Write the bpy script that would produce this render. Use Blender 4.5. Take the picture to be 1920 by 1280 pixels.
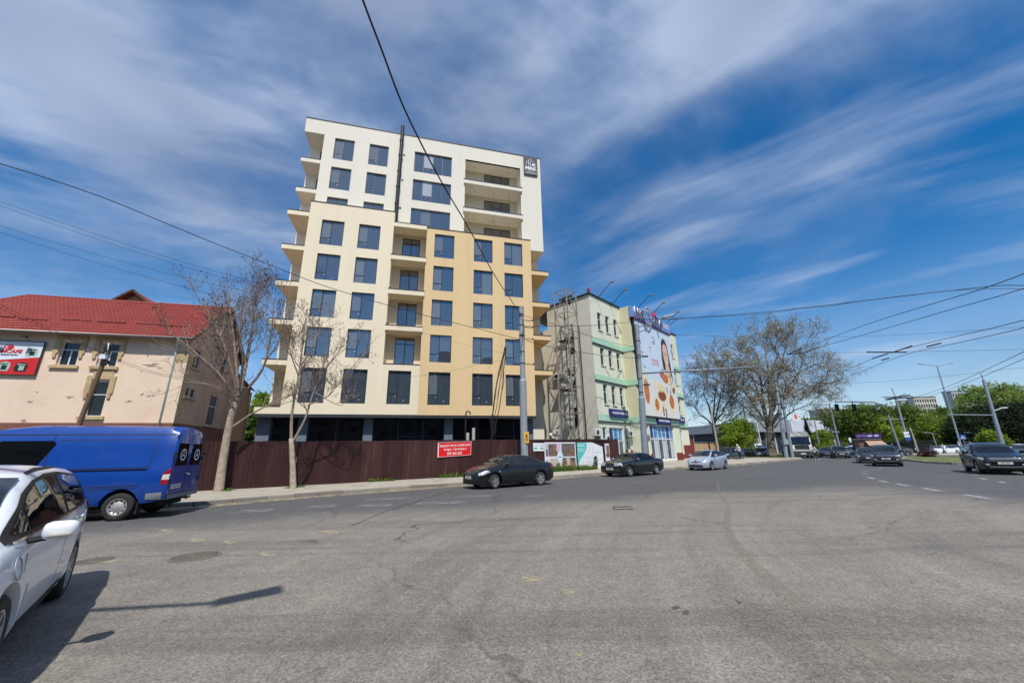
import bpy, bmesh, math, random
from mathutils import Vector, Matrix, Euler
from mathutils.bvhtree import BVHTree
R = math.radians
random.seed(7)
for o in list(bpy.data.objects): bpy.data.objects.remove(o)
scene = bpy.context.scene
COL = scene.collection

# ------------------------------------------------------------------ camera
FPX, CXP, CYP = 715.0, 960.0, 640.0          # focal length and centre, in photo pixels (1920 wide)
PITCH, ROLL, CAMH = math.atan(206/715.0), R(0.92), 1.6
cF = Vector((0, math.cos(PITCH), math.sin(PITCH))); cU0 = Vector((0, -math.sin(PITCH), math.cos(PITCH))); cR0 = Vector((1, 0, 0))
cR = cR0*math.cos(ROLL) - cU0*math.sin(ROLL); cU = cU0*math.cos(ROLL) + cR0*math.sin(ROLL)
CAM = Vector((0, 0, CAMH))
cam_d = bpy.data.cameras.new('camera'); cam = bpy.data.objects.new('camera', cam_d); COL.objects.link(cam)
cam_d.sensor_width = 36; cam_d.lens = 36*FPX/1920; cam_d.clip_start = 0.05; cam_d.clip_end = 6000
m = Matrix((cR, cU, -cF)).transposed().to_4x4(); m.translation = CAM; cam.matrix_world = m
scene.camera = cam

def ray(x, y): return (cF*FPX + cR*(x-CXP) + cU*(CYP-y)).normalized()
def AT(x, y, Y):                     # the point seen at photo position (x, y) that lies Y metres ahead
    d = ray(x, y); return CAM + d*(Y/d.y)
def GR(x, y, z=0.0):                 # the point seen there that lies at height z
    d = ray(x, y); return CAM + d*((z-CAMH)/d.z)

# ------------------------------------------------------------------ sun, sky
SUN_AZ, SUN_EL = R(-8), R(57)        # direction the shadows fall (from +Y towards +X), height of the sun
sd = bpy.data.lights.new('sun', 'SUN'); sd.energy = 4.4; sd.angle = R(0.53); sd.color = (1.0, 0.955, 0.89)
sun = bpy.data.objects.new('sun', sd); COL.objects.link(sun)
sdir = Vector((math.sin(SUN_AZ)*math.cos(SUN_EL), math.cos(SUN_AZ)*math.cos(SUN_EL), -math.sin(SUN_EL)))
sun.rotation_euler = sdir.to_track_quat('-Z', 'Y').to_euler(); sun.location = (0, -30, 60)

world = bpy.data.worlds.new('World'); scene.world = world; world.use_nodes = True
def build_world():
    nt = world.node_tree; nt.nodes.clear(); N = nt.nodes.new; L = nt.links.new
    out = N('ShaderNodeOutputWorld'); bg = N('ShaderNodeBackground'); bg.inputs[1].default_value = 0.13
    sky = N('ShaderNodeTexSky'); sky.sky_type = 'NISHITA'; sky.sun_disc = False; sky.sun_elevation = SUN_EL
    ts = -sdir; sky.sun_rotation = math.atan2(ts.x, ts.y); sky.altitude = 100; sky.air_density = 1.0; sky.dust_density = 0.35; sky.ozone_density = 3.0
    tc = N('ShaderNodeTexCoord'); sep = N('ShaderNodeSeparateXYZ'); L(tc.outputs['Generated'], sep.inputs[0])
    def M(op, a, b=None, c=None):
        n = N('ShaderNodeMath'); n.operation = op
        for i, v in enumerate((a, b, c)):
            if v is None: continue
            if isinstance(v, (int, float)): n.inputs[i].default_value = v
            else: L(v, n.inputs[i])
        return n.outputs[0]
    zc = M('MAXIMUM', sep.outputs[2], 0.0); zz = M('ADD', zc, 0.16)
    px = M('DIVIDE', sep.outputs[0], zz); py = M('DIVIDE', sep.outputs[1], zz)
    cmb = N('ShaderNodeCombineXYZ'); L(px, cmb.inputs[0]); L(py, cmb.inputs[1])
    def noise(vec, scale, detail, rough, dist=0.0):
        n = N('ShaderNodeTexNoise'); n.inputs['Scale'].default_value = scale; n.inputs['Detail'].default_value = detail
        n.inputs['Roughness'].default_value = rough; n.inputs['Distortion'].default_value = dist; L(vec, n.inputs['Vector']); return n
    def mapping(vec, loc, rot, sc):
        mp = N('ShaderNodeMapping'); mp.vector_type = 'TEXTURE'; mp.inputs['Location'].default_value = loc; mp.inputs['Rotation'].default_value = rot; mp.inputs['Scale'].default_value = sc
        L(vec, mp.inputs['Vector']); return mp.outputs[0]
    def mrange(v, a, b, c=0.0, d=1.0):
        n = N('ShaderNodeMapRange'); n.interpolation_type = 'SMOOTHSTEP'; n.inputs[1].default_value = a; n.inputs[2].default_value = b
        n.inputs[3].default_value = c; n.inputs[4].default_value = d; L(v, n.inputs[0]); return n.outputs[0]
    # gentle warp so the streaks bend
    wn = noise(cmb.outputs[0], 0.5, 2, 0.5); ws = N('ShaderNodeVectorMath'); ws.operation = 'SCALE'; ws.inputs[3].default_value = 0.35; L(wn.outputs['Color'], ws.inputs[0])
    va = N('ShaderNodeVectorMath'); va.operation = 'ADD'; L(cmb.outputs[0], va.inputs[0]); L(ws.outputs[0], va.inputs[1])
    P = va.outputs[0]
    # long cirrus streaks fanning up to the right, broad veil bands, fine fibres
    st = noise(mapping(P, (0.35, 1.2, 0), (0, 0, R(-40)), (1.15, 0.36, 1)), 1.0, 5, 0.52, 0.15).outputs[0]
    fib = noise(mapping(P, (0, 3.3, 0), (0, 0, R(-40)), (0.7, 0.14, 1)), 1.0, 4, 0.55, 0.3).outputs[0]
    veil = noise(mapping(P, (2.2, 0.75, 0), (0, 0, R(24)), (0.62, 0.36, 1)), 1.0, 5, 0.54, 0.25).outputs[0]
    big = noise(mapping(P, (5.2, 1.1, 0), (0, 0, R(60)), (0.9, 0.7, 1)), 1.0, 3, 0.5).outputs[0]
    s1 = mrange(st, 0.42, 0.72); s2 = mrange(veil, 0.38, 0.72); s3 = mrange(fib, 0.35, 0.75); bg_ = mrange(big, 0.36, 0.62)
    west = mrange(px, 0.55, -0.75); east = mrange(px, -0.1, 0.55); high = mrange(sep.outputs[2], 0.50, 0.80)
    west = M('MULTIPLY', west, mrange(sep.outputs[2], 0.22, 0.50, 0.25, 1.0)); wv = M('MINIMUM', M('ADD', M('MULTIPLY', west, 0.80), M('MULTIPLY', high, 0.5)), 1.0)
    c1 = M('MULTIPLY', M('MULTIPLY', s1, M('ADD', M('MULTIPLY', s3, 0.40), 0.60)), M('MULTIPLY', M('ADD', M('MULTIPLY', bg_, 0.45), 0.55), M('ADD', M('MULTIPLY', east, 0.75), 0.25)))
    c2 = M('MULTIPLY', s2, M('ADD', M('MULTIPLY', wv, 0.78), 0.10)); c3 = M('MULTIPLY', M('MULTIPLY', wv, bg_), 0.30)
    cl = M('MINIMUM', M('ADD', M('ADD', c1, c2), c3), 0.76)
    hz = mrange(sep.outputs[2], -0.02, 0.40, 0.46, 0.0); cl = M('MAXIMUM', cl, hz)
    # cloud colour: white, grey where thick
    cc = N('ShaderNodeMix'); cc.data_type = 'RGBA'; cc.inputs[6].default_value = (4.4, 5.2, 6.7, 1); cc.inputs[7].default_value = (2.6, 3.2, 4.5, 1); L(mrange(big, 0.42, 0.66), cc.inputs[0])
    hsv = N('ShaderNodeHueSaturation'); hsv.inputs['Saturation'].default_value = 1.42; hsv.inputs['Value'].default_value = 1.0; L(sky.outputs[0], hsv.inputs['Color'])
    mx = N('ShaderNodeMix'); mx.data_type = 'RGBA'; L(cl, mx.inputs[0]); L(hsv.outputs[0], mx.inputs[6]); L(cc.outputs[2], mx.inputs[7])
    L(mx.outputs[2], bg.inputs[0]); L(bg.outputs[0], out.inputs[0])
build_world()
scene.view_settings.view_transform = 'Standard'; scene.view_settings.look = 'None'; scene.view_settings.gamma = 1; scene.view_settings.exposure = 0.0
scene.view_settings.use_curve_mapping = False
scene.cycles.use_denoising = True; scene.cycles.max_bounces = 6; scene.cycles.transparent_max_bounces = 16
scene.cycles.caustics_reflective = False; scene.cycles.caustics_refractive = False

# ------------------------------------------------------------------ helpers: materials
_M = {}
def srgb(r, g, b):
    f = lambda c: (c/255/12.92) if c/255 <= 0.04045 else ((c/255+0.055)/1.055)**2.4
    return (f(r), f(g), f(b))
def mat(name, col, rough=0.7, metal=0.0, var=0.12, scale=3.0, bump=0.0, bscale=40.0, spec=0.5, coat=0.0, stain=None, streak=False, ior=None):
    """Principled material with noise in colour and roughness; stain = (colour, amount, scale) of irregular patches."""
    if name in _M: return _M[name]
    m = bpy.data.materials.new(name); m.use_nodes = True; nt = m.node_tree; N = nt.nodes.new; L = nt.links.new
    b = nt.nodes['Principled BSDF']; b.inputs['Roughness'].default_value = rough; b.inputs['Metallic'].default_value = metal
    b.inputs['Specular IOR Level'].default_value = spec; b.inputs['Coat Weight'].default_value = coat; b.inputs['Coat Roughness'].default_value = 0.03
    if ior: b.inputs['IOR'].default_value = ior
    b.inputs['Base Color'].default_value = (*col, 1)
    tc = N('ShaderNodeTexCoord')
    if var > 0:
        n = N('ShaderNodeTexNoise'); n.inputs['Scale'].default_value = scale; n.inputs['Detail'].default_value = 6; n.inputs['Roughness'].default_value = 0.6
        src = tc.outputs['Object']
        if streak:
            mp = N('ShaderNodeMapping'); mp.inputs['Scale'].default_value = (1.6, 1.6, 0.12); L(src, mp.inputs[0]); src = mp.outputs[0]
        L(src, n.inputs['Vector'])
        mr = N('ShaderNodeMapRange'); mr.inputs[1].default_value = 0.25; mr.inputs[2].default_value = 0.75; mr.inputs[3].default_value = 1-var; mr.inputs[4].default_value = 1+var*0.6; L(n.outputs[0], mr.inputs[0])
        mu = N('ShaderNodeMix'); mu.data_type = 'RGBA'; mu.blend_type = 'MULTIPLY'; mu.inputs[0].default_value = 1; mu.inputs[6].default_value = (*col, 1); L(mr.outputs[0], mu.inputs[7])
        cur = mu.outputs[2]
        if stain:
            sc_, am, ss = stain
            n2 = N('ShaderNodeTexNoise'); n2.inputs['Scale'].default_value = ss; n2.inputs['Detail'].default_value = 8; n2.inputs['Roughness'].default_value = 0.65
            L(src, n2.inputs['Vector'])
            m2 = N('ShaderNodeMapRange'); m2.interpolation_type = 'SMOOTHSTEP'; m2.inputs[1].default_value = 0.50; m2.inputs[2].default_value = 0.72; m2.inputs[3].default_value = 0; m2.inputs[4].default_value = am; L(n2.outputs[0], m2.inputs[0])
            x2 = N('ShaderNodeMix'); x2.data_type = 'RGBA'; L(m2.outputs[0], x2.inputs[0]); L(cur, x2.inputs[6]); x2.inputs[7].default_value = (*sc_, 1); cur = x2.outputs[2]
        L(cur, b.inputs['Base Color'])
        r2 = N('ShaderNodeMapRange'); r2.inputs[3].default_value = max(0, rough-0.08); r2.inputs[4].default_value = min(1, rough+0.08); L(n.outputs[0], r2.inputs[0])
        if rough > 0.12: L(r2.outputs[0], b.inputs['Roughness'])
    if bump > 0:
        n3 = N('ShaderNodeTexNoise'); n3.inputs['Scale'].default_value = bscale; n3.inputs['Detail'].default_value = 4; L(tc.outputs['Object'], n3.inputs['Vector'])
        bp = N('ShaderNodeBump'); bp.inputs['Strength'].default_value = bump; bp.inputs['Distance'].default_value = 0.02; L(n3.outputs[0], bp.inputs['Height']); L(bp.outputs[0], b.inputs['Normal'])
    _M[name] = m; return m
def glassmat(name, col=(0.012, 0.018, 0.026), ior=1.9, rough=0.02, wave=0.02):
    if name in _M: return _M[name]
    m = mat(name, col, rough, 0, 0, ior=ior)
    nt = m.node_tree; N = nt.nodes.new; L = nt.links.new
    tc = N('ShaderNodeTexCoord'); n = N('ShaderNodeTexNoise'); n.inputs['Scale'].default_value = 0.8; n.inputs['Detail'].default_value = 1; L(tc.outputs['Object'], n.inputs['Vector'])
    bp = N('ShaderNodeBump'); bp.inputs['Strength'].default_value = wave; bp.inputs['Distance'].default_value = 0.3; L(n.outputs[0], bp.inputs['Height']); L(bp.outputs[0], nt.nodes['Principled BSDF'].inputs['Normal'])
    return m

# ------------------------------------------------------------------ helpers: meshes
class MB:
    def __init__(s, M=None): s.v = []; s.f = []; s.mi = []; s.M = M; s.cur = 0
    def add(s, vs, fs, M=None):
        b = len(s.v); T = M if M is not None else s.M
        for p in vs:
            p = Vector(p); s.v.append(T @ p if T is not None else p)
        for f in fs: s.f.append([b+i for i in f]); s.mi.append(s.cur)
        return s
    def box(s, c, d, M=None):
        x, y, z = c; a, b, e = d[0]/2, d[1]/2, d[2]/2
        vs = [(x-a, y-b, z-e), (x+a, y-b, z-e), (x+a, y+b, z-e), (x-a, y+b, z-e), (x-a, y-b, z+e), (x+a, y-b, z+e), (x+a, y+b, z+e), (x-a, y+b, z+e)]
        return s.add(vs, [(0, 3, 2, 1), (4, 5, 6, 7), (0, 1, 5, 4), (1, 2, 6, 5), (2, 3, 7, 6), (3, 0, 4, 7)], M)
    def bx(s, x0, x1, y0, y1, z0, z1, M=None): return s.box(((x0+x1)/2, (y0+y1)/2, (z0+z1)/2), (x1-x0, y1-y0, z1-z0), M)
    def bevbox(s, c, d, b, M=None):
        bm = bmesh.new(); bmesh.ops.create_cube(bm, size=1); bmesh.ops.scale(bm, vec=d, verts=bm.verts); bmesh.ops.bevel(bm, geom=bm.edges[:], offset=b, segments=2, affect='EDGES', profile=0.5)
        bmesh.ops.translate(bm, vec=c, verts=bm.verts); bm.verts.index_update()
        s.add([v.co.copy() for v in bm.verts], [[v.index for v in f.verts] for f in bm.faces], M); bm.free(); return s
    def quad(s, *p): return s.add(p, [tuple(range(len(p)))])
    def prism(s, poly, y0, y1, M=None):                  # poly in (x, z), extruded along y
        n = len(poly); vs = [(x, y0, z) for x, z in poly]+[(x, y1, z) for x, z in poly]
        fs = [tuple(range(n)), tuple(range(2*n-1, n-1, -1))]+[(i, i+n, (i+1) % n+n, (i+1) % n) for i in range(n)]
        return s.add(vs, fs, M)
    def slab(s, poly, z0, z1, M=None):                   # poly in (x, y), extruded along z
        n = len(poly); vs = [(x, y, z0) for x, y in poly]+[(x, y, z1) for x, y in poly]
        fs = [tuple(range(n-1, -1, -1)), tuple(range(n, 2*n))]+[(i, (i+1) % n, (i+1) % n+n, i+n) for i in range(n)]
        return s.add(vs, fs, M)
    def tube(s, pts, rad, n=6, M=None, cap=True):
        pts = [Vector(p) for p in pts]; k = len(pts)
        if not hasattr(rad, '__len__'): rad = [rad]*k
        vs = []; fs = []; up = None
        for i, p in enumerate(pts):
            t = (pts[min(i+1, k-1)]-pts[max(i-1, 0)])
            if t.length < 1e-9: t = Vector((0, 0, 1))
            t.normalize()
            if up is None: up = t.orthogonal().normalized()
            else:
                up = up - t*up.dot(t)
                up = up.normalized() if up.length > 1e-6 else t.orthogonal().normalized()
            w = t.cross(up)
            for j in range(n):
                a = 2*math.pi*j/n; vs.append(p+(up*math.cos(a)+w*math.sin(a))*rad[i])
        for i in range(k-1):
            for j in range(n): fs.append((i*n+j, i*n+(j+1) % n, (i+1)*n+(j+1) % n, (i+1)*n+j))
        if cap and n > 2: fs.append(tuple(range(n-1, -1, -1))); fs.append(tuple(range((k-1)*n, k*n)))
        return s.add(vs, fs, M)
    def bar(s, a, b, r, n=4, M=None): return s.tube([a, b], r, n, M)
    def lathe(s, prof, n=24, M=None, axis='z', closed=False):  # prof: (radius, height)
        vs = []; fs = []
        for r, h in prof:
            for j in range(n):
                a = 2*math.pi*j/n; c, q = r*math.cos(a), r*math.sin(a)
                vs.append((c, q, h) if axis == 'z' else (c, h, q))
        k = len(prof); rng = range(k) if closed else range(k-1)
        for i in rng:
            i2 = (i+1) % k
            for j in range(n):
                f = (i*n+j, i*n+(j+1) % n, i2*n+(j+1) % n, i2*n+j); fs.append(f if axis == 'z' else f[::-1])
        return s.add(vs, fs, M)
    def ball(s, c, r, M=None, nu=10, nv=7):
        rx, ry, rz = r if hasattr(r, '__len__') else (r, r, r); vs = [(c[0], c[1], c[2]-rz)]; fs = []
        for i in range(1, nv):
            t = math.pi*i/nv-math.pi/2
            for j in range(nu): a = 2*math.pi*j/nu; vs.append((c[0]+rx*math.cos(t)*math.cos(a), c[1]+ry*math.cos(t)*math.sin(a), c[2]+rz*math.sin(t)))
        vs.append((c[0], c[1], c[2]+rz)); T = len(vs)-1
        for j in range(nu): fs.append((0, 1+(j+1) % nu, 1+j)); fs.append((T, T-nu+j, T-nu+(j+1) % nu))
        for i in range(nv-2):
            for j in range(nu): a = 1+i*nu; fs.append((a+j, a+(j+1) % nu, a+nu+(j+1) % nu, a+nu+j))
        return s.add(vs, fs, M)
    def mesh(s, name, mats=None, smooth=False, sharp=None):
        me = bpy.data.meshes.new(name); me.from_pydata([tuple(v) for v in s.v], [], s.f)
        for m_ in (mats if isinstance(mats, (list, tuple)) else [mats]):
            if m_: me.materials.append(m_)
        if any(s.mi): me.polygons.foreach_set('material_index', s.mi)
        if smooth or sharp:
            me.polygons.foreach_set('use_smooth', [True]*len(me.polygons))
            if sharp: me.set_sharp_from_angle(angle=R(sharp))
        me.update(); return me
    def build(s, name, mats, parent=None, smooth=False, sharp=None, **kw):
        return ob(name, s.mesh(name, mats, smooth, sharp), parent, **kw)
def ob(name, data, parent=None, loc=None, rot=None, M=None):
    o = bpy.data.objects.new(name, data); COL.objects.link(o)
    if parent: o.parent = parent
    if M is not None: o.matrix_local = M
    if loc is not None: o.location = loc
    if rot is not None: o.rotation_euler = rot
    return o
def tag(o, label, cat, group=None, kind=None):
    if label: o['label'] = label
    if cat: o['category'] = cat
    if group: o['group'] = group
    if kind: o['kind'] = kind
    return o
def thing(name, label, cat, loc=(0, 0, 0), rz=0.0, group=None):
    return tag(ob(name, None, None, loc=loc, rot=(0, 0, rz)), label, cat, group)
def struct(o, kind='structure', label=None):
    o['kind'] = kind
    if label: o['label'] = label
    return o
def copy_tree(o, parent=None):
    c = o.copy(); COL.objects.link(c); c.parent = parent
    if parent is not None: c.matrix_parent_inverse = o.matrix_parent_inverse.copy()
    for ch in list(o.children): copy_tree(ch, c)
    return c
_TX = {}
def text_mesh(txt, size, depth=0.004, align='CENTER', bold=0.0, sx=1.0, shear=0.0):
    k = (txt, size, depth, align, bold, sx, shear)
    if k in _TX: return _TX[k]
    cu = bpy.data.curves.new('lettering', 'FONT'); cu.body = txt; cu.size = size; cu.extrude = depth; cu.align_x = align; cu.align_y = 'CENTER'; cu.offset = bold; cu.resolution_u = 3; cu.shear = shear
    t = bpy.data.objects.new('tmp', cu); COL.objects.link(t); bpy.context.view_layer.update()
    me = bpy.data.meshes.new_from_object(t.evaluated_get(bpy.context.evaluated_depsgraph_get())); bpy.data.objects.remove(t); bpy.data.curves.remove(cu)
    for v in me.vertices: v.co.x *= sx
    _TX[k] = me; return me
def text(txt, size, m_, parent, loc, rot=(math.pi/2, 0, 0), name='lettering', **kw):
    me = text_mesh(txt, size, **kw).copy(); me.materials.clear(); me.materials.append(m_)
    return ob(name, me, parent, loc=loc, rot=rot)
def lerp(a, b, t): return a+(b-a)*t
# ------------------------------------------------------------------ ground, road, pavement
def asphalt():
    m = bpy.data.materials.new('asphalt'); m.use_nodes = True; nt = m.node_tree; N = nt.nodes.new; L = nt.links.new; b = nt.nodes['Principled BSDF']
    b.inputs['Specular IOR Level'].default_value = 0.35
    tc = N('ShaderNodeTexCoord'); P = tc.outputs['Object']; sep = N('ShaderNodeSeparateXYZ'); L(P, sep.inputs[0])
    def M(op, a, b_=None, c=None):
        n = N('ShaderNodeMath'); n.operation = op
        for i, v in enumerate((a, b_, c)):
            if v is None: continue
            if isinstance(v, (int, float)): n.inputs[i].default_value = v
            else: L(v, n.inputs[i])
        return n.outputs[0]
    def noise(scale, detail=5, rough=0.6, sc=None, rot=0, dist=0):
        n = N('ShaderNodeTexNoise'); n.inputs['Scale'].default_value = scale; n.inputs['Detail'].default_value = detail; n.inputs['Roughness'].default_value = rough; n.inputs['Distortion'].default_value = dist
        if sc:
            mp = N('ShaderNodeMapping'); mp.inputs['Scale'].default_value = sc; mp.inputs['Rotation'].default_value = (0, 0, rot); L(P, mp.inputs[0]); L(mp.outputs[0], n.inputs['Vector'])
        else: L(P, n.inputs['Vector'])
        return n.outputs[0]
    def mr(v, a, b_, c=0.0, d=1.0, s='SMOOTHSTEP'):
        n = N('ShaderNodeMapRange'); n.interpolation_type = s; n.inputs[1].default_value = a; n.inputs[2].default_value = b_; n.inputs[3].default_value = c; n.inputs[4].default_value = d; L(v, n.inputs[0]); return n.outputs[0]
    def mixc(f, a, b_, bt='MIX'):
        n = N('ShaderNodeMix'); n.data_type = 'RGBA'; n.blend_type = bt
        for i, v in ((0, f), (6, a), (7, b_)):
            if isinstance(v, (int, float)): n.inputs[i].default_value = v
            elif isinstance(v, tuple): n.inputs[i].default_value = (*v, 1)
            else: L(v, n.inputs[i])
        return n.outputs[2]
    big = noise(0.22, 4, 0.55, dist=0.6)
    # old, worn, dusty surfacing in the near lot; newer darker surfacing on the carriageway
    d1 = M('SUBTRACT', M('MULTIPLY_ADD', sep.outputs[0], 0.33, 13.4), sep.outputs[1]); d1 = M('ADD', d1, M('MULTIPLY', M('SUBTRACT', big, 0.5), 4.0))
    d2 = M('SUBTRACT', M('MULTIPLY_ADD', sep.outputs[1], 0.12, 13.6), sep.outputs[0]); d2 = M('ADD', d2, M('MULTIPLY', M('SUBTRACT', big, 0.5), 5.0))
    lot = M('MULTIPLY', mr(d1, -0.8, 2.4), mr(d2, -1.5, 3.5))
    col = mixc(lot, srgb(90, 90, 90), srgb(130, 124, 115))
    dust = mr(noise(0.5, 6, 0.62, dist=0.4), 0.50, 0.74, 0, 0.55); col = mixc(M('MULTIPLY', dust, lot), col, srgb(150, 142, 128))
    # curved tyre tracks of cars turning round the junction
    cxy = N('ShaderNodeVectorMath'); cxy.operation = 'SUBTRACT'; cxy.inputs[1].default_value = (19.0, 1.0, 0); L(P, cxy.inputs[0]); ln = N('ShaderNodeVectorMath'); ln.operation = 'LENGTH'; L(cxy.outputs[0], ln.inputs[0])
    sp2 = N('ShaderNodeSeparateXYZ'); L(cxy.outputs[0], sp2.inputs[0]); th = M('ARCTAN2', sp2.outputs[1], sp2.outputs[0]); cb = N('ShaderNodeCombineXYZ'); L(M('MULTIPLY', ln.outputs['Value'], 1.5), cb.inputs[0]); L(M('MULTIPLY', th, 1.6), cb.inputs[1])
    tn = N('ShaderNodeTexNoise'); tn.inputs['Scale'].default_value = 1.0; tn.inputs['Detail'].default_value = 6; tn.inputs['Roughness'].default_value = 0.65; L(cb.outputs[0], tn.inputs['Vector'])
    col = mixc(mr(tn.outputs[0], 0.50, 0.70, 0, 0.45), col, srgb(96, 92, 86)); col = mixc(M('MULTIPLY', mr(tn.outputs[0], 0.48, 0.32, 0, 0.35), lot), col, srgb(152, 145, 133))
    tr = mr(noise(0.55, 5, 0.6, (0.16, 1.5, 1), R(-28), 1.2), 0.48, 0.70, 0, 0.42); col = mixc(tr, col, srgb(78, 76, 73))
    oil = mr(noise(1.3, 5, 0.7), 0.63, 0.78, 0, 0.5); col = mixc(oil, col, srgb(62, 60, 58))
    # aggregate
    vo = N('ShaderNodeTexVoronoi'); vo.inputs['Scale'].default_value = 62; L(P, vo.inputs['Vector'])
    agg = mr(vo.outputs['Color'], 0.1, 0.9, 0.66, 1.32, 'LINEAR'); g2 = mr(noise(30, 4, 0.75), 0.3, 0.7, 0.76, 1.22, 'LINEAR'); g3 = mr(noise(5, 4, 0.7), 0.3, 0.7, 0.86, 1.12, 'LINEAR'); col = mixc(1.0, col, g3, 'MULTIPLY')
    col = mixc(1.0, col, agg, 'MULTIPLY'); col = mixc(1.0, col, g2, 'MULTIPLY')
    # cracks
    vc = N('ShaderNodeTexVoronoi'); vc.feature = 'DISTANCE_TO_EDGE'; vc.inputs['Scale'].default_value = 0.16
    nd = N('ShaderNodeTexNoise'); nd.inputs['Scale'].default_value = 0.9; nd.inputs['Detail'].default_value = 6; L(P, nd.inputs['Vector'])
    vm = N('ShaderNodeVectorMath'); vm.operation = 'SCALE'; vm.inputs[3].default_value = 1.6; L(nd.outputs['Color'], vm.inputs[0]); va = N('ShaderNodeVectorMath'); L(P, va.inputs[0]); L(vm.outputs[0], va.inputs[1]); L(va.outputs[0], vc.inputs['Vector'])
    ck = M('MULTIPLY', mr(vc.outputs[0], 0.0, 0.008, 1, 0), mr(big, 0.42, 0.56, 0, 0.75)); col = mixc(ck, col, srgb(58, 56, 53))
    L(col, b.inputs['Base Color']); b.inputs['Roughness'].default_value = 0.86
    bp = N('ShaderNodeBump'); bp.inputs['Strength'].default_value = 0.55; bp.inputs['Distance'].default_value = 0.006; L(M('ADD', vo.outputs['Distance'], M('MULTIPLY', noise(45, 3), 0.5)), bp.inputs['Height']); L(bp.outputs[0], b.inputs['Normal'])
    _M['asphalt'] = m; return m
def worn(name, col, amount, scale, soft=0.12, rough=0.8):
    """thin worn coating: procedural holes let the surface below show"""
    m = mat(name, col, rough, 0, 0.15, 6); nt = m.node_tree; N = nt.nodes.new; L = nt.links.new
    tc = N('ShaderNodeTexCoord'); n = N('ShaderNodeTexNoise'); n.inputs['Scale'].default_value = scale; n.inputs['Detail'].default_value = 8; n.inputs['Roughness'].default_value = 0.7; L(tc.outputs['Object'], n.inputs['Vector'])
    mr = N('ShaderNodeMapRange'); mr.inputs[1].default_value = amount-soft; mr.inputs[2].default_value = amount+soft; L(n.outputs[0], mr.inputs[0])
    tr = N('ShaderNodeBsdfTransparent'); mx = N('ShaderNodeMixShader'); L(mr.outputs[0], mx.inputs[0]); L(tr.outputs[0], mx.inputs[1]); L(nt.nodes['Principled BSDF'].outputs[0], mx.inputs[2])
    L(mx.outputs[0], nt.nodes['Material Output'].inputs[0]); return m

g = MB(); S_ = 2500; g.quad((-S_, -S_, 0), (S_, -S_, 0), (S_, S_, 0), (-S_, S_, 0)); struct(g.build('road', asphalt()))

KERB = [(-24, 3.2), (-16.5, 9.2), (-10.9, 13.9), (-9.4, 15.5), (-7.3, 17.3), (-2.6, 20.9), (2.8, 25.0), (6.2, 27.9), (11.9, 32.6), (15.6, 35.2), (19.2, 36.9), (26.5, 43.2), (34.5, 50.2), (39.2, 54.6), (41.2, 57.4), (41.6, 60.0), (41.0, 64), (40.5, 78)]
BACK = [(-28, 9.2, .15), (-20, 14.0, .15), (-13.9, 17.8, .15), (-12, 18.97, .15), (-8.8, 20.94, .16), (-3.3, 24.3, .2), (2.37, 27.8, .25), (7.4, 30.9, .3), (11.0, 37.4, .46), (15.0, 41.5, .5), (20.9, 47.6, .52), (27.0, 54.5, .45), (31, 59.5, .35), (33, 62.5, .25), (33.5, 66, .2), (34, 70, .2), (34.5, 76, .2), (36, 90, .2)]
paving = mat('paving', srgb(172, 164, 148), 0.9, 0, 0.16, 1.2, 0.3, 60, stain=(srgb(120, 112, 98), 0.55, 0.9))
g = MB()
for i in range(len(KERB)-1):
    for j in range(4):
        t0, t1 = j/4, (j+1)/4
        def P_(k, t): a = KERB[k]; c = BACK[k]; return (lerp(a[0], c[0], t), lerp(a[1], c[1], t), lerp(.128, c[2], t))
        g.quad(P_(i, t0), P_(i+1, t0), P_(i+1, t1), P_(i, t1))
pav = struct(g.build('pavement', paving))
# kerb stones, one object each
kst = [mat('kerb_stone_%d' % i, c, 0.9, 0, 0.2, 2.5, 0.5, 30, stain=(srgb(96, 90, 80), 0.6, 2.0)) for i, c in enumerate((srgb(150, 145, 136), srgb(133, 128, 120), srgb(162, 155, 142)))]
ksm = [MB().bevbox((0, 0, 0), (0.985, 0.18, 0.26), 0.018).mesh('kerb_stone', k) for k in kst]
acc = 0.0
for i in range(0, len(KERB)-1):
    a = Vector((*KERB[i], 0)); b_ = Vector((*KERB[i+1], 0)); d = b_-a; L_ = d.length; d.normalize(); n_ = max(1, round(L_/1.0)); st = L_/n_
    for k in range(n_):
        c = a+d*(st*(k+.5)); o = ob('kerb_stone', random.choice(ksm), pav, loc=(c.x+d.y*0.02, c.y-d.x*0.02, 0.004+random.uniform(-.012, .01)), rot=(random.uniform(-.02, .02), random.uniform(-.008, .008), math.atan2(d.y, d.x)+random.uniform(-.01, .01)))
        o.scale = (st, 1, 1)
# sandy dust swept against the kerb
sand_m = worn('kerb_dust', srgb(178, 163, 133), 0.50, 1.6, 0.16)
g = MB()
for i in range(1, 13):
    a = Vector(KERB[i]); b_ = Vector(KERB[i+1]); d = (b_-a).normalized(); nn = Vector((d.y, -d.x))
    w = 0.9 if i < 6 else 0.6
    g.quad((*(a+nn*w), .004), (*(b_+nn*w), .004), (*(b_+nn*.05), .004), (*(a+nn*.05), .004))
tag(g.build('kerb_dust', sand_m), 'pale sandy dust swept along the foot of the kerb', 'dust', kind='stuff')
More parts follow.
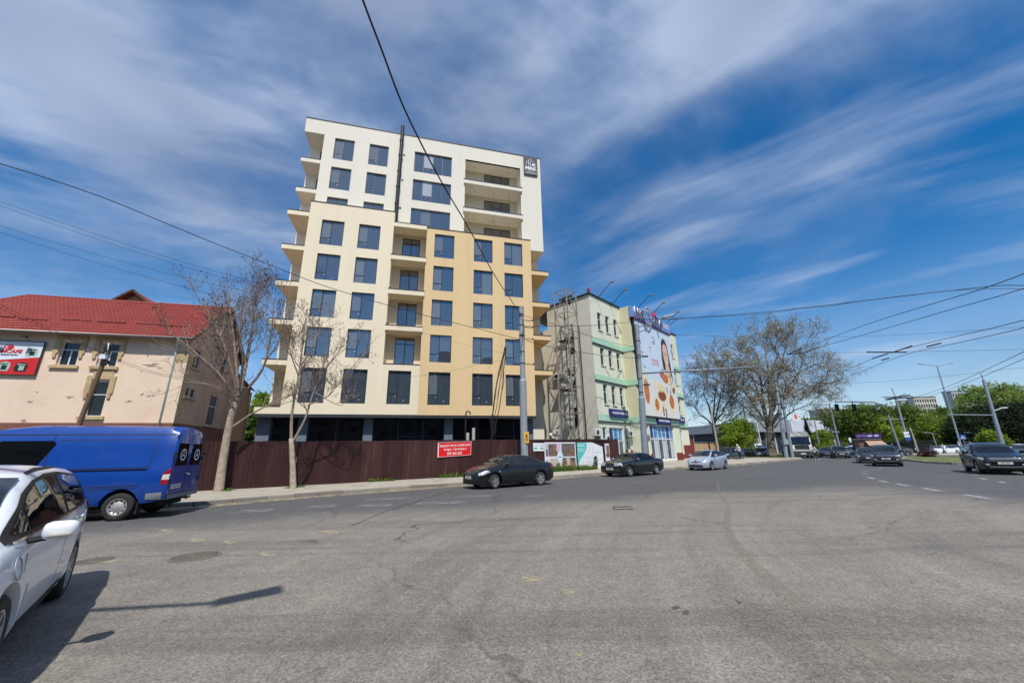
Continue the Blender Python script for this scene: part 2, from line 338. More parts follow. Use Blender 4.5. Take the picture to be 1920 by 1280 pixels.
# faint zebra bars in front of the brown fence
zeb = worn('worn_paint', srgb(150, 150, 147), 0.56, 3.2, 0.16)
def ground_poly(name, px, m_, z, label, cat, group=None):
    pts = [GR(x, y, z) for x, y in px]; c = sum(pts, Vector())/len(pts); g = MB(); g.quad(*[(p.x-c.x, p.y-c.y, 0) for p in pts])
    o = g.build(name, m_, loc=(c.x, c.y, z)); return tag(o, label, cat, group)
zl = [[(662, 951), (672, 946), (738, 943), (734, 948)], [(768, 946), (790, 941), (880, 938), (868, 943)], [(676, 938), (700, 934), (772, 931), (756, 935)], [(560, 953), (580, 948), (636, 945), (624, 950)], [(430, 962), (455, 956), (520, 952), (505, 958)], [(850, 932), (868, 929), (930, 927), (918, 930)], [(975, 931), (988, 928), (1022, 927), (1012, 930)]]
zn = ['faded white zebra bar on the road, third in size, left of the middle', 'longest faded white zebra bar, on the road before the black hatch-tailed sedan', 'thin faded zebra bar close to the kerb below the red banner', 'short faded zebra bar on the road right of the blue van', 'worn zebra bar just behind the blue van shadow', 'faint zebra bar reaching the front wheel of the black sedan', 'small faint paint bar right of the front wheel of the black sedan']
for p, l in zip(zl, zn): ground_poly('zebra_bar', p, zeb, .006, l, 'road marking', 'faded zebra bars')
# lane dashes on the right
dm = worn('lane_paint', srgb(180, 181, 180), 0.40, 6, 0.2)
dl = [((1617, 888.3), (1626, 889.3)), ((1616, 885.3), (1624, 885.9)), ((1620, 882.6), (1629, 882.2)), ((1630, 880.2), (1639, 879.6)), ((1646, 878.0), (1655, 877.4)), ((1627, 894.3), (1640, 897.2)), ((1648, 900.2), (1665, 903.6)), ((1682, 906.6), (1705, 910.6)), ((1731, 914.6), (1764, 920.2)), ((1808, 926.4), (1856, 934.0)), ((1823, 889.6), (1834, 890.4)), ((1836, 895.6), (1850, 898.0)), ((1872, 902.2), (1884, 904.4))]
DN = ['white lane dash at the left turn of the dashed curve, just below the tip', 'white lane dash at the very tip of the dashed curve', 'white lane dash just above the tip of the dashed curve', 'second white lane dash above the tip of the dashed curve', 'farthest white lane dash of the curve, under the grey crossover', 'fifth nearest white lane dash of the long curve', 'fourth nearest white lane dash of the long curve', 'third nearest white lane dash of the long curve', 'second nearest white lane dash of the long curve', 'nearest and longest white lane dash of the long curve', 'uppermost white lane dash left of the large dark SUV wheels', 'middle white lane dash below the large dark SUV', 'lowest white lane dash below the large dark SUV']
for i, (a, b_) in enumerate(dl):
    A_, B_ = GR(*a, .005), GR(*b_, .005); d = (B_-A_).normalized(); nn = Vector((-d.y, d.x, 0))*.09
    g = MB(); c = (A_+B_)/2; g.quad(A_-nn-c, B_-nn-c, B_+nn-c, A_+nn-c)
    tag(g.build('lane_dash', dm, loc=c), DN[i], 'road marking', 'white lane dashes curving across the junction')
# sand heaps trodden flat, on the lot
sm = worn('spilt_sand', srgb(180, 166, 134), 0.50, 9, 0.16)
sp = [(997, 1084, 22, 6, 'oval patch of yellow sand near the middle of the lot'), (1068, 1107, 14, 5, 'small yellow sand patch right of the larger oval one'), (620, 997, 17, 3.5, 'thin yellow sand smear below the faded zebra bars'), (368, 1012, 17, 3, 'sand smear nearest to the blue van rear wheel'), (430, 1016, 14, 3, 'sand smear just above the round manhole cover, right one'), (312, 994, 16, 2.6, 'thin sand smear behind the white car roofline'), (1085, 1225, 8, 4, 'tiny yellow sand spot low in the middle of the lot'), (500, 1039, 18, 3, 'faint sand smear right of the manhole cover'), (195, 1050, 26, 6, 'sandy patch beside the white car rear wheel')]
for x, y, rx, ry, l in sp:
    pts = []
    for k in range(14):
        a = 2*math.pi*k/14; q = random.uniform(.7, 1.15); pts.append((x+rx*q*math.cos(a), y+ry*q*math.sin(a)))
    ground_poly('sand_patch', pts[::-1], sm, .004, l, 'sand')
# darker asphalt patch scars
ps = mat('tar_patch', srgb(88, 86, 82), 0.85, 0, 0.2, 20, .5, 90)
for pl, l in [([(1258, 1137), (1272, 1134), (1276, 1139), (1262, 1142)], 'small dark tar chip, left one of the pair low right of middle'), ([(1279, 1146), (1291, 1141), (1292, 1150), (1280, 1151)], 'small dark tar chip, right one of the pair low right of middle'), ([(1378, 1122), (1392, 1128), (1385, 1131)], 'pointed dark tar chip right of the pair of chips')]:
    ground_poly('tar_patch', pl[::-1], ps, .003, l, 'tar patch')
# manhole cover and a loose ring
def manhole(px, py, r, label, dusty):
    c = GR(px, py); t = thing('manhole_cover', label, 'manhole cover', (c.x, c.y, 0))
    iron = mat('cast_iron', srgb(112, 106, 96), 0.8, 0.1, 0.25, 9, 0.3, 60, stain=(srgb(140, 128, 106), 0.8, 6))
    MB().lathe([(r*.99, 0.0), (r*.99, .006), (r*.86, .010), (r*.86, .002)], 40).build('frame_ring', iron, t)
    MB().lathe([(r*.845, .003), (r*.4, .004), (0.001, .004)], 40).build('lid', iron, t)
    for k in range(9):
        y = (k-4)*r*.18; w = math.sqrt(max(0, (r*.8)**2-y*y)); MB().box((0, y, .008), (2*w, r*.08, .008)).build('rib', iron, t)
    return t
manhole(366, 1043, .36, 'round cast iron manhole cover with raised ribs in the lot', False)
manhole(176, 1051, .26, 'sand-covered round manhole cover close to the white car', True)
c = GR(1168, 953); g = MB(); g.tube([(.27*math.cos(a), .30*math.sin(a), .02+.015*math.sin(3*a)) for a in [R(12+k*14.5) for k in range(24)]], .010, 6)
tag(g.build('loose_ring', mat('old_rubber', (.02, .02, .02), .8), loc=(c.x, c.y, 0)), 'loose black wire ring lying on the asphalt', 'wire ring')

# raised sandy seam wandering across the lot
sm2 = worn('seam_sand', srgb(146, 137, 121), 0.56, 6, 0.16)
sx = [(1346, 903), (1349, 925), (1366, 950), (1362, 985), (1372, 1010), (1395, 1040), (1425, 1070), (1470, 1110), (1530, 1150), (1590, 1185), (1650, 1225), (1720, 1278)]
P_ = [GR(x, y, .004) for x, y in sx]; g = MB()
for i in range(len(P_)-1):
    d = (P_[i+1]-P_[i]).normalized(); nn = Vector((-d.y, d.x, 0)); w = .05+.008*i; w2 = .05+.008*(i+1); g.quad(P_[i]-nn*w, P_[i+1]-nn*w2, P_[i+1]+nn*w2, P_[i]+nn*w)
tag(g.build('sandy_seam', sm2), 'pale sandy seam wandering down the right half of the lot', 'seam')
# ------------------------------------------------------------------ the unfinished apartment tower
def wall_holes(mb, x0, x1, z0, z1, y, holes, rev=0.22):
    """front wall in the plane y with rectangular openings (xa, xb, za, zb) and reveals going back"""
    xs = sorted({x0, x1, *[h[0] for h in holes], *[h[1] for h in holes]}); zs = sorted({z0, z1, *[h[2] for h in holes], *[h[3] for h in holes]})
    xs = [x for x in xs if x0 <= x <= x1]; zs = [z for z in zs if z0 <= z <= z1]
    for i in range(len(xs)-1):
        for j in range(len(zs)-1):
            cx, cz = (xs[i]+xs[i+1])/2, (zs[j]+zs[j+1])/2
            if any(h[0] < cx < h[1] and h[2] < cz < h[3] for h in holes): continue
            mb.quad((xs[i], y, zs[j]), (xs[i+1], y, zs[j]), (xs[i+1], y, zs[j+1]), (xs[i], y, zs[j+1]))
    for a, b, c, d in holes:
        e = y+rev
        mb.quad((a, y, c), (a, y, d), (a, e, d), (a, e, c)); mb.quad((b, y, d), (b, y, c), (b, e, c), (b, e, d))
        mb.quad((a, y, d), (b, y, d), (b, e, d), (a, e, d)); mb.quad((b, y, c), (a, y, c), (a, e, c), (b, e, c))
frame_m = mat('window_frame_anthracite', srgb(46, 49, 54), 0.45, 0.2, 0.08, 8)
glass_b = glassmat('coated_glass', (0.050, 0.068, 0.090), ior=2.6, rough=0.015, wave=0.035)
glass_f = glassmat('filmed_glass', (0.14, 0.165, 0.19), ior=2.2, rough=0.05, wave=0.03); glass_l = glassmat('film_glass_painted_sun', (0.42, 0.45, 0.48), ior=1.8, rough=0.08)  # glass_l: paler film glass, sunlight painted into its base colour
seal_m = mat('sticker_white', srgb(225, 228, 230), 0.6)
_WIN = {}
_STK = MB().box((0, 0, 0), (.06, .004, .06)).mesh('sticker', seal_m)
def window(parent, x0, x1, z0, z1, y, style='two', fm=frame_m, gm=glass_b, M=None, name='window', sticker=0):
    """window of its own: frame mesh, each pane a child; style gives the cells (xa, xb, za, zb) in 0..1"""
    w, h = round(x1-x0, 2), round(z1-z0, 2); key = (w, h, style, fm.name, gm.name)
    T = {'two': [(0, .43, 0, .31), (0, .43, .31, 1), (.43, 1, 0, 1)], 'door': [(0, .5, 0, .78), (0, .5, .78, 1), (.5, 1, 0, .78), (.5, 1, .78, 1)],
         'four': [(0, .25, 0, 1), (.25, .5, 0, .30), (.25, .5, .30, 1), (.5, .75, 0, 1), (.75, 1, 0, 1)], 'log': [(0, .32, 0, 1), (.32, .66, 0, .68), (.32, .66, .68, 1), (.66, 1, 0, 1)],
         'one': [(0, 1, 0, 1)], 'tee': [(0, .5, 0, .66), (.5, 1, 0, .66), (0, 1, .66, 1)], 'hi': [(0, 1, 0, .62), (0, 1, .62, 1)], 'half': [(0, .5, 0, 1), (.5, 1, 0, 1)],
         'shop3': [(0, .33, 0, .62), (.33, .67, 0, .62), (.67, 1, 0, .62), (0, .33, .62, 1), (.33, .67, .62, 1), (.67, 1, .62, 1)]}[style]
    t = 0.06 if w > 0.9 else 0.045
    if key not in _WIN:
        mb = MB(); segs = []
        mb.bx(0, w, 0, .07, 0, t); mb.bx(0, w, 0, .07, h-t, h); mb.bx(0, t, 0.001, .069, t, h-t); mb.bx(w-t, w, 0.001, .069, t, h-t)
        xs = sorted({c[0] for c in T} | {c[1] for c in T})[1:-1]
        for xv in xs:
            zz = [(c[2], c[3]) for c in T if abs(c[1]-xv) < 1e-6]; za = min(z[0] for z in zz); zb = max(z[1] for z in zz)
            mb.bx(w*xv-t*.55, w*xv+t*.55, .004, .066, max(t, h*za), min(h-t, h*zb))
        for c in T:
            if c[3] < 1-1e-6: mb.bx(max(t, w*c[0]+t*.5), min(w-t, w*c[1]-t*.5), .006, .064, h*c[3]-t*.5, h*c[3]+t*.5)
        panes = []
        for c in T:
            a, b, e, f = w*c[0]+t*.4, w*c[1]-t*.4, h*c[2]+t*.4, h*c[3]-t*.4
            cx, cz = (a+b)/2, (e+f)/2; pm = MB().bx(a-cx, b-cx, -.006, .006, e-cz, f-cz).mesh('pane', gm); panes.append((pm, cx, cz))
        _WIN[key] = (mb.mesh('window', fm), panes)
    fmesh, panes = _WIN[key]
    W = ob(name, fmesh, parent, M=(M if M is not None else Matrix.Identity(4)) @ Matrix.Translation((x0, y, z0)))
    for k_, (pm, cx, cz) in enumerate(panes):
        po = ob('pane', pm, W, loc=(cx, .036, cz), rot=(random.gauss(0, .012), 0, random.gauss(0, .012)))
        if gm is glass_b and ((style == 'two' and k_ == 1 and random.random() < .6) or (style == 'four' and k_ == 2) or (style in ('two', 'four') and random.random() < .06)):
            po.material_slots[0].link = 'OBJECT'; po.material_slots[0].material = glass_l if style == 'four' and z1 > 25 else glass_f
    if sticker:
        for sx, sz in [(.36, .24), (.72, .12), (.3, .9)][:sticker]: ob('sticker', _STK, W, loc=(w*sx, .024, h*sz))
    return W

cream = mat('cream_render', srgb(230, 223, 206), 0.9, 0, 0.06, 0.35, 0.15, 120, stain=(srgb(206, 199, 182), 0.30, 0.55), streak=True)
sand_r = mat('warm_cream_render', srgb(236, 222, 192), 0.9, 0, 0.06, 0.35, 0.15, 120, stain=(srgb(212, 198, 168), 0.30, 0.55), streak=True)
beige = mat('ochre_render', srgb(226, 196, 148), 0.9, 0, 0.06, 0.35, 0.15, 120, stain=(srgb(202, 172, 124), 0.30, 0.55), streak=True)
flash = mat('dark_flashing', srgb(52, 48, 50), 0.5, 0.4, 0.1, 6)
recess_joint = mat('recess_shade_joint_render', srgb(214, 201, 176), 0.92, 0, 0.05, 1.0)  # darker render: shade painted on recessed walls; also colours the joint strip
shopcol = mat('shop_column_grey', srgb(108, 118, 130), 0.6, 0, 0.08, 2)
shopdark = mat('shop_cladding_dark', srgb(52, 54, 60), 0.5, 0, 0.08, 2)
ANG = R(14.6)
T0 = thing('apartment_tower', 'nine-storey cream and ochre apartment tower with side balconies behind the brown fence', 'building', (2.0, 34.0, 0), ANG)
ROWS = [(18.93, 21.36), (15.63, 18.06), (12.32, 14.75), (9.02, 11.46), (5.40, 8.16)]
CR = [(-19.12, -17.28), (-16.06, -14.23)]; BG = [(-9.38, -7.55), (-5.68, -3.87), (-2.71, -0.88)]
# cream block
holes = [(a, b, c+.1, d+.1) if i < 4 else (a, b, c+.03, d+.02) for i, (c, d) in enumerate(ROWS) for a, b in CR]
g = MB(); wall_holes(g, -20.2, -13.1, 4.58, 23.14, 0, holes)
g.quad((-20.2, 0, 4.58), (-20.2, 0, 23.14), (-20.2, 3, 23.14), (-20.2, 3, 4.58)); g.quad((-13.1, 0, 8.75), (-13.1, 1.3, 8.75), (-13.1, 1.3, 23.14), (-13.1, 0, 23.14)); g.quad((-20.2, 0, 23.14), (-13.1, 0, 23.14), (-13.1, 1.1, 23.14), (-20.2, 1.1, 23.14))
w1 = g.build('wall', sand_r, T0)
hb = [(-12.62, -10.80, 5.42, 8.18)]
g = MB(); wall_holes(g, -13.1, -10.13, 4.58, 8.72, 0.004, hb); g.quad((-13.1, 0.004, 8.72), (-10.13, 0.004, 8.72), (-10.13, 1.3, 8.72), (-13.1, 1.3, 8.72)); w1b = g.build('wall', sand_r, T0)
MB().bx(-13.1, -10.13, -.03, .25, 8.72, 8.77).build('flashing', flash, w1b)
# ochre block
hg = [(a, b, c, d) for c, d in ROWS for a, b in BG]
g = MB(); wall_holes(g, -10.13, 0, 4.56, 21.88, -0.02, hg)
g.quad((0, -.02, 4.56), (0, 3, 4.56), (0, 3, 21.88), (0, -.02, 21.88)); g.quad((-10.13, -.02, 8.75), (-10.13, -.02, 21.88), (-10.13, 1.3, 21.88), (-10.13, 1.3, 8.75)); g.quad((-10.13, -.02, 21.88), (0, -.02, 21.88), (0, 1.1, 21.88), (-10.13, 1.1, 21.88))
w2 = g.build('wall', beige, T0); w2['label'] = 'ochre rendered wall'
MB().bx(-10.16, .03, -.06, .3, 21.88, 21.95).build('flashing', flash, w2); MB().bx(-20.23, -13.07, -.04, .3, 23.14, 23.21).build('flashing', flash, w1)
for i, (c, d) in enumerate(ROWS):
    for a, b in CR:
        e = .1 if i < 4 else .025
        window(T0, a, b, c+e, d+e, .15, 'two', sticker=2 if i in (1, 3, 4) else 1)
    for a, b in BG: window(T0, a, b, c, d, .13, 'two', sticker=3 if i == 4 else 1)
window(T0, *hb[0], .16, 'two', sticker=2)
# bay with balconies between the two blocks
g = MB(); dh = [(-12.32, -10.68, z, z+2.62) for z in (18.72, 15.40, 12.08, 8.80)]
wall_holes(g, -13.1, -10.13, 8.7, 22.0, 1.3, dh, .2); g.build('wall', recess_joint, T0)
for a, b, c, d in dh: window(T0, a, b, c, d, 1.4, 'door', name='balcony_door')
for z in (22.0, 18.68, 15.36, 12.04):
    s_ = MB().bx(-13.16 if z < 20 else -13.098, -10.06 if z < 20 else -10.132, -.16, 1.3, z-.42, z).build('balcony_slab', sand_r, T0)
    MB().bx(-13.18 if z < 20 else -13.1, -10.05, -.19, .12, z, z+.05).build('flashing', flash, s_)
for z in (18.8, 15.5, 12.2): MB().bx(-13.08, -12.98, .2, .34, z, z+.22).build('meter_box', flash, T0)
# upper storeys, set back
TB = 1.1
TR = [(28.83, 31.27), (25.49, 27.93), (22.16, 24.60)]
TA = [(-19.27, -17.47), (-16.08, -14.26), (-11.73, -7.95)]
ht = [(a, b, c, d) for c, d in TR for a, b in TA]
LOG = (-6.55, -0.55, 21.9, 31.36)
g = MB(); wall_holes(g, -20.25, 1.76, 21.46, 33.07, TB, ht+[LOG], .22)
g.quad((1.76, TB, 21.46), (1.76, 6, 21.46), (1.76, 6, 33.07), (1.76, TB, 33.07)); g.quad((0, TB, 21.46), (0, 3, 21.46), (1.76, 3, 21.46), (1.76, TB, 21.46))
g.quad((-20.25, TB, 21.46), (-20.25, TB, 33.07), (-20.25, 3, 33.07), (-20.25, 3, 21.46))
# loggia box
g.quad((LOG[0], TB, 21.9), (LOG[0], TB, LOG[3]), (LOG[0], 2.75, LOG[3]), (LOG[0], 2.75, 21.9)); g.quad((LOG[1], TB, 21.9), (LOG[1], 2.75, 21.9), (LOG[1], 2.75, LOG[3]), (LOG[1], TB, LOG[3])); g.quad((LOG[0], TB, LOG[3]), (LOG[1], TB, LOG[3]), (LOG[1], 2.75, LOG[3]), (LOG[0], 2.75, LOG[3]))
w3 = g.build('wall', cream, T0)
# parapet reaching over the left balconies
g = MB(); g.bx(-22.02, -20.252, TB, 3.4, 31.44, 33.07); w4 = g.build('parapet', cream, T0)
g = MB(); g.bx(-22.05, 1.79, TB-.05, TB+.3, 33.07, 33.14); g.bx(-22.05, -21.75, TB+.3, 12, 33.07, 33.14); g.build('flashing', flash, w3)
for c, d in TR:
    for a, b in TA: window(T0, a, b, c, d, TB+.14, 'two' if b-a < 2.5 else 'four', sticker=1)
lw = [(-4.25, -1.35, z, z+2.55) for z in (28.73, 25.37, 22.0)]
g = MB(); wall_holes(g, LOG[0], LOG[1], 21.9, LOG[3], 2.75, lw, .2); g.build('wall', recess_joint, T0)
for a, b, c, d in lw: window(T0, a, b, c, d, 2.85, 'log', name='balcony_window')
for z in (28.70, 25.34, 21.98):
    s_ = MB().bx(LOG[0]-.13, LOG[1]+.13, TB-.2, TB-.004, z-.42, z).bx(LOG[0]+.002, LOG[1]-.002, TB-.004, 2.748, z-.42, z).build('balcony_slab', cream, T0)
    MB().bx(LOG[0]-.15, LOG[1]+.15, TB-.24, TB+.08, z, z+.05).build('flashing', flash, s_)
for k, z in enumerate((31.3, 28.2, 24.85)):
    for xx in (-5.4, -3.4, -1.6): MB().tube([(xx, 1.9, z+.05), (xx, 1.9, z-.18)], .02, 5).build('lamp_wire', flash, T0)
# body of the building behind, roof
g = MB(); ch = [(-20.95, -20.28, z, z+2.55) for z in (28.5, 25.2, 22.1, 18.75, 15.42, 12.1, 8.8, 5.2)]
cm_ = [(0.05, .75, z, z+2.55) for z in (18.66, 15.34, 12.03, 8.70)]
wall_holes(g, -21.95, 1.75, 0, 33.0, 3.0, ch+cm_, .2)
g.quad((-21.95, 3, 0), (-21.95, 3, 33), (-21.95, 15, 33), (-21.95, 15, 0)); g.quad((1.75, 3, 0), (1.75, 15, 0), (1.75, 15, 33), (1.75, 3, 33)); g.quad((-21.95, 3, 32.4), (1.75, 3, 32.4), (1.75, 15, 32.4), (-21.95, 15, 32.4)); g.quad((1.75, 15, 0), (-21.95, 15, 0), (-21.95, 15, 33), (1.75, 15, 33))
g.build('rear_wall', cream, T0)
for a, b, c, d in ch+cm_: window(T0, a, b, c, d, 3.1, 'hi', name='balcony_door')
# corner balconies
def corner(l0, l1, y0, z, m_, th=.42):
    s_ = MB().bx(l0, l1, y0, 2.998, z-th, z).build('balcony_slab', m_, T0); MB().bx(l0-.03, l1+(.03 if l1 > 1 else -.002), y0-.03, y0+.25, z, z+.05).build('flashing', flash, s_)
for z in (28.47, 25.17): corner(-21.95, -20.252, TB, z, cream)
for z in (22.03, 18.70, 15.37, 12.04, 8.74): corner(-21.93, -20.202, 0, z, sand_r)
corner(-21.93, -20.202, 0, 5.12, sand_r, .54)
for z in (18.61, 15.29, 11.98, 8.66): corner(.002, 1.75, 0, z, beige)
# flue pipe
g = MB(); g.tube([(-13.08, TB-.22, 22.0), (-13.08, TB-.22, 33.95)], .17, 14); pf = g.build('flue_pipe', mat('flue_dark', srgb(44, 46, 52), .45, .5, .15, 3), T0, sharp=40)
for z in (23.2, 24.6, 26.5, 28.3, 30.2, 32.0): MB().tube([(-13.08, TB-.22, z), (-13.08, TB-.22, z+.18)], .21, 14).bx(-13.14, -13.02, TB-.2, TB, z+.04, z+.12).build('pipe_bracket', flash, pf)
for x_, z_ in ((-12.75, 27.6), (-12.75, 24.4), (-12.75, 30.6)): MB().lathe([(.09, 0), (.09, .05), (.001, .06)], 12, Matrix.Translation((x_, TB, z_)) @ Matrix.Rotation(R(90), 4, 'X')).build('vent_cap', flash, T0)
# roof sign
lg = ob('roof_sign', MB().bx(-.15, 1.40, TB-.16, TB-.003, 30.62, 33.0).mesh('roof_sign', mat('sign_slate', srgb(44, 52, 62), .5, 0, .05)), T0)
wl = mat('sign_white', srgb(238, 240, 242), .5)
def line(pts, w=.035): return MB().tube([(x, TB-.175, z) for x, z in pts], w, 6)
X = lambda u: -.15+1.55*u; Z = lambda v: 30.62+2.38*v
g = MB()
for pts in [[(.08, .53), (.22, .53), (.22, .68), (.34, .76)], [(.40, .50), (.38, .82), (.58, .97), (.58, .78)], [(.52, .47), (.52, .68), (.70, .80), (.90, .64), (.90, .46), (1.0, .46)]]:
    g.tube([(X(.04+.9*(u-.04)), TB-.175, Z(.06+.88*v)) for u, v in pts], .035, 6)
g.bx(X(.60), X(.76), TB-.19, TB-.165, Z(.50), Z(.62)); g.build('skyline_emblem', wl, lg)
text('MRK', .62, wl, lg, (X(.5), TB-.17, Z(.34)), bold=.018, sx=1.02); text('IMOBILIARE', .17, wl, lg, (X(.5), TB-.17, Z(.16)), sx=1.0)
MB().bx(X(.05), X(.95), TB-.175, TB-.16, Z(.07), Z(.085)).build('rule_line', wl, lg)
# ground-floor shops
gs = glassmat('shop_glass', (0.008, 0.009, 0.010), ior=1.6, rough=0.02, wave=0.03)
g = MB(); g.bx(-21.9, 0, .02, 1.6, 4.40, 4.575); g.bx(-21.9, 0, 0.01, .12, 4.34, 4.50); g.build('overhang', shopdark, T0)
xs = [-21.6, -20.9, -19.1, -18.3, -16.3, -14.3, -13.5, -11.6, -9.6, -7.9, -7.1, -5.2, -3.4, -1.7, -.55]
for i in range(len(xs)-1):
    a, b = xs[i], xs[i+1]
    if b-a < 1.0: continue
    st = 'tee' if i in (2, 7, 12) else 'one'
    window(T0, a, b, .1, 4.36, 1.25, st, shopdark, gs, name='shop_window', sticker=1)
for x0, x1 in ((-21.85, -20.95), (-19.05, -18.35), (-14.25, -13.55), (-7.85, -7.15), (-.5, -.02)): MB().bx(x0, x1, .85, 1.6, 0, 4.4).build('shop_column', shopcol, T0)
for x0 in (-11.55, -1.6):
    MB().bx(x0, x0+2.0 if x0 < -5 else x0+1.0, 1.16, 1.24, 2.25, 2.42).bx(x0, x0+.14, 1.16, 1.24, 0, 2.25).bx(x0+.93, x0+1.03, 1.16, 1.24, 0, 2.25).build('door_frame', shopcol, T0)

MB().bx(-14.02, -14.0, -.004, .002, 4.6, 12.0).build('render_joint', recess_joint, T0)
for x, z in ((-12.3, 8.9), (-5.0, 22.2), (-16.8, 23.5), (-8.5, 30.9)): MB().tube([(x, TB-.02 if z > 22 else -.02, z-.12), (x, TB-.02 if z > 22 else -.02, z+.12)], .02, 5).build('cable_end', flash, T0)
# ------------------------------------------------------------------ old house with the red tiled roof
pvc = mat('white_pvc', srgb(228, 230, 232), 0.45, 0, 0.05, 5)
gl_d = glassmat('house_glass', (0.010, 0.012, 0.014), ior=1.55, rough=0.03, wave=0.03)
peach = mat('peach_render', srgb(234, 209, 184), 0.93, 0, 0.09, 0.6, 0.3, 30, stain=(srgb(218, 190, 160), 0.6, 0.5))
stone = mat('cut_stone', srgb(196, 172, 130), 0.9, 0, 0.2, 2.0, 0.4, 25, stain=(srgb(150, 126, 90), 0.5, 1.4))
tile_m = mat('red_roof_tile', srgb(150, 64, 54), 0.7, 0, 0.12, 1.2, stain=(srgb(128, 44, 40), 0.5, 0.8))
zinc = mat('zinc_gutter', srgb(150, 146, 140), 0.5, 0.5, 0.15, 3)
HO = AT(320, 792, 24); HA = R(14)
H0 = thing('old_house', 'old two-storey peach plastered house with red tiled roof at the left', 'house', (HO.x, HO.y, 0), HA)
wins = [(-6.6, -5.62, 7.05, 8.55), (-4.62, -3.62, 7.05, 8.55), (-4.5, -3.65, 4.02, 6.12), (-12.6, -11.6, 7.05, 8.55)]
g = MB(); wall_holes(g, -15, .12, 3.62, 9.1, 0, wins, .28); g.quad((-15, 0, 3.62), (-15, 0, 9.1), (-15, 7.4, 9.1), (-15, 7.4, 3.62)); hw = g.build('wall', peach, H0)
g = MB(); g.bx(-15.05, .16, -.05, 7.4, 0, 3.62); g.build('plinth', mat('brown_plinth', srgb(128, 84, 72), .85, 0, .15, 1.2, .3, 30), H0)
# plaster scars: bare patches as thin raised flakes of older render
scar = mat('bare_mortar', srgb(160, 140, 116), .95, 0, .25, 6, .6, 40)
for px, py, s_ in ((283, 684, 1.3), (132, 744, .6), (242, 753, .55), (45, 789, .6), (70, 735, .3), (300, 690, .5), (55, 753, .45), (265, 696, .3)):
    d = ray(px, py); nn = Vector((-math.sin(HA), math.cos(HA), 0)); t = ((Vector((HO.x, HO.y, 0))-CAM).dot(nn))/d.dot(nn); p = CAM+d*t; l_ = (p-Vector((HO.x, HO.y, 0))).dot(Vector((math.cos(HA), math.sin(HA), 0)))
    pts = [(l_+s_*.34*random.uniform(.15, 1.3)*math.cos(a), p.z+s_*.13*random.uniform(.15, 1.5)*math.sin(a)) for a in [2*math.pi*k/15 for k in range(15)]]
    MB().prism(pts, -.003, .01).build('plaster_scar', scar, H0)
# gable wall facing the tower, its render darkened to paint the shade in
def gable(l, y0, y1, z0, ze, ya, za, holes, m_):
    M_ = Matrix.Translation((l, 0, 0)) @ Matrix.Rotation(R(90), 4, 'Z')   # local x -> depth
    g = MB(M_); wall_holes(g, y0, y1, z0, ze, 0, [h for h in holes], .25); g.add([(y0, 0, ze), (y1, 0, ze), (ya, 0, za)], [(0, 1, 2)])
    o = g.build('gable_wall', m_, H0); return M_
gh = [(.7, 1.5, 7.3, 8.6), (4.1, 5.2, 7.35, 8.9), (.45, 1.75, 5.35, 6.0), (3.85, 5.0, 3.75, 5.95)]
GM = gable(.12, 0, 7.4, 3.62, 9.1, 3.7, 12.3, gh, mat('old_peach_painted_shade', srgb(206, 174, 148), .93, 0, .14, .8, .3, 30, stain=(srgb(150, 126, 104), .6, .7)))
for a, b, c, d in gh:
    window(H0, a, b, c, d, -.12, 'half' if b-a > .9 and d-c < 1 else 'hi', pvc, gl_d, M=GM @ Matrix.Rotation(math.pi, 4, 'Z') @ Matrix.Translation((-a-b, 0, 0)))
    MB(GM).bx(a-.15, b+.15, -.14, 0.0, c-.12, c-.01).build('window_sill', stone, H0)
MB(GM).bx(.02, .5, -.05, -.001, 3.62, 8.2).build('corner_pilaster', stone, H0)
MB().bx(-.62, .17, -.06, -.001, 3.62, 8.2).build('corner_pilaster', peach, H0)
for k in range(6): MB().bx(-.6, .19, -.075, -.06, 7.45+k*.14, 7.56+k*.14).build('pilaster_stone', stone, H0)
for (a, b, c, d) in wins:
    st = 'tee' if d-c < 1.8 else 'hi'; w_ = window(H0, a, b, c, d, .17, st, pvc, gl_d)
    s_ = MB().bx(a-.22, b+.22, -.14, .0, c-.20, c-.05).bx(a-.16, b+.16, -.1, 0, c-.05, c).build('window_sill', stone, H0)
    for q in (-1, 1):
        e0, e1 = (a-.30, a-.02) if q < 0 else (b+.02, b+.30)
        MB().bx(e0, e1, -.07, -.001, d-.75, d+.12).build('window_surround', stone, H0); MB().bx(e0+.06, e1-.06, -.09, -.0, d-1.05, d-.75).build('window_surround', stone, H0)
    MB().bx(a-.30, b+.30, -.08, -.001, d+.12, d+.32).build('window_lintel', stone, H0)
MB().bx(-4.55, -3.55, -.05, -.001, 6.45, 6.85).build('stone_panel', stone, H0)
# roof of pressed tiles: real steps and waves
def tiled(l0, l1, y0, z0, y1, z1, hip=0.0, hipr=0.0, flip=False):
    S = math.hypot(y1-y0, z1-z0); rows = int(S/.32); per = .23; g = MB(); vs = []; fs = []; n = int((l1-l0)/(per/4))
    ty, tz = (y1-y0)/S, (z1-z0)/S; ny, nz = -tz, ty
    if nz < 0: ny, nz = -ny, -nz
    idx = 0
    for r in range(rows):
        for e in (0, 1):
            s_ = S*(r+e*.999)/rows; lift = .055*(1-e)+.012
            for i in range(n+1):
                f = s_/S; a = l0+hip*f; b = l1-hipr*f; x = a+(b-a)*i/n; w = .022*math.cos(2*math.pi*x/per)
                vs.append((x, y0+ty*s_+ny*(lift+w), z0+tz*s_+nz*(lift+w)))
    for q in range(2*rows-1):
        for i in range(n):
            f = (q*(n+1)+i, q*(n+1)+i+1, (q+1)*(n+1)+i+1, (q+1)*(n+1)+i); fs.append(f[::-1] if flip else f)
    g.add(vs, fs); return g
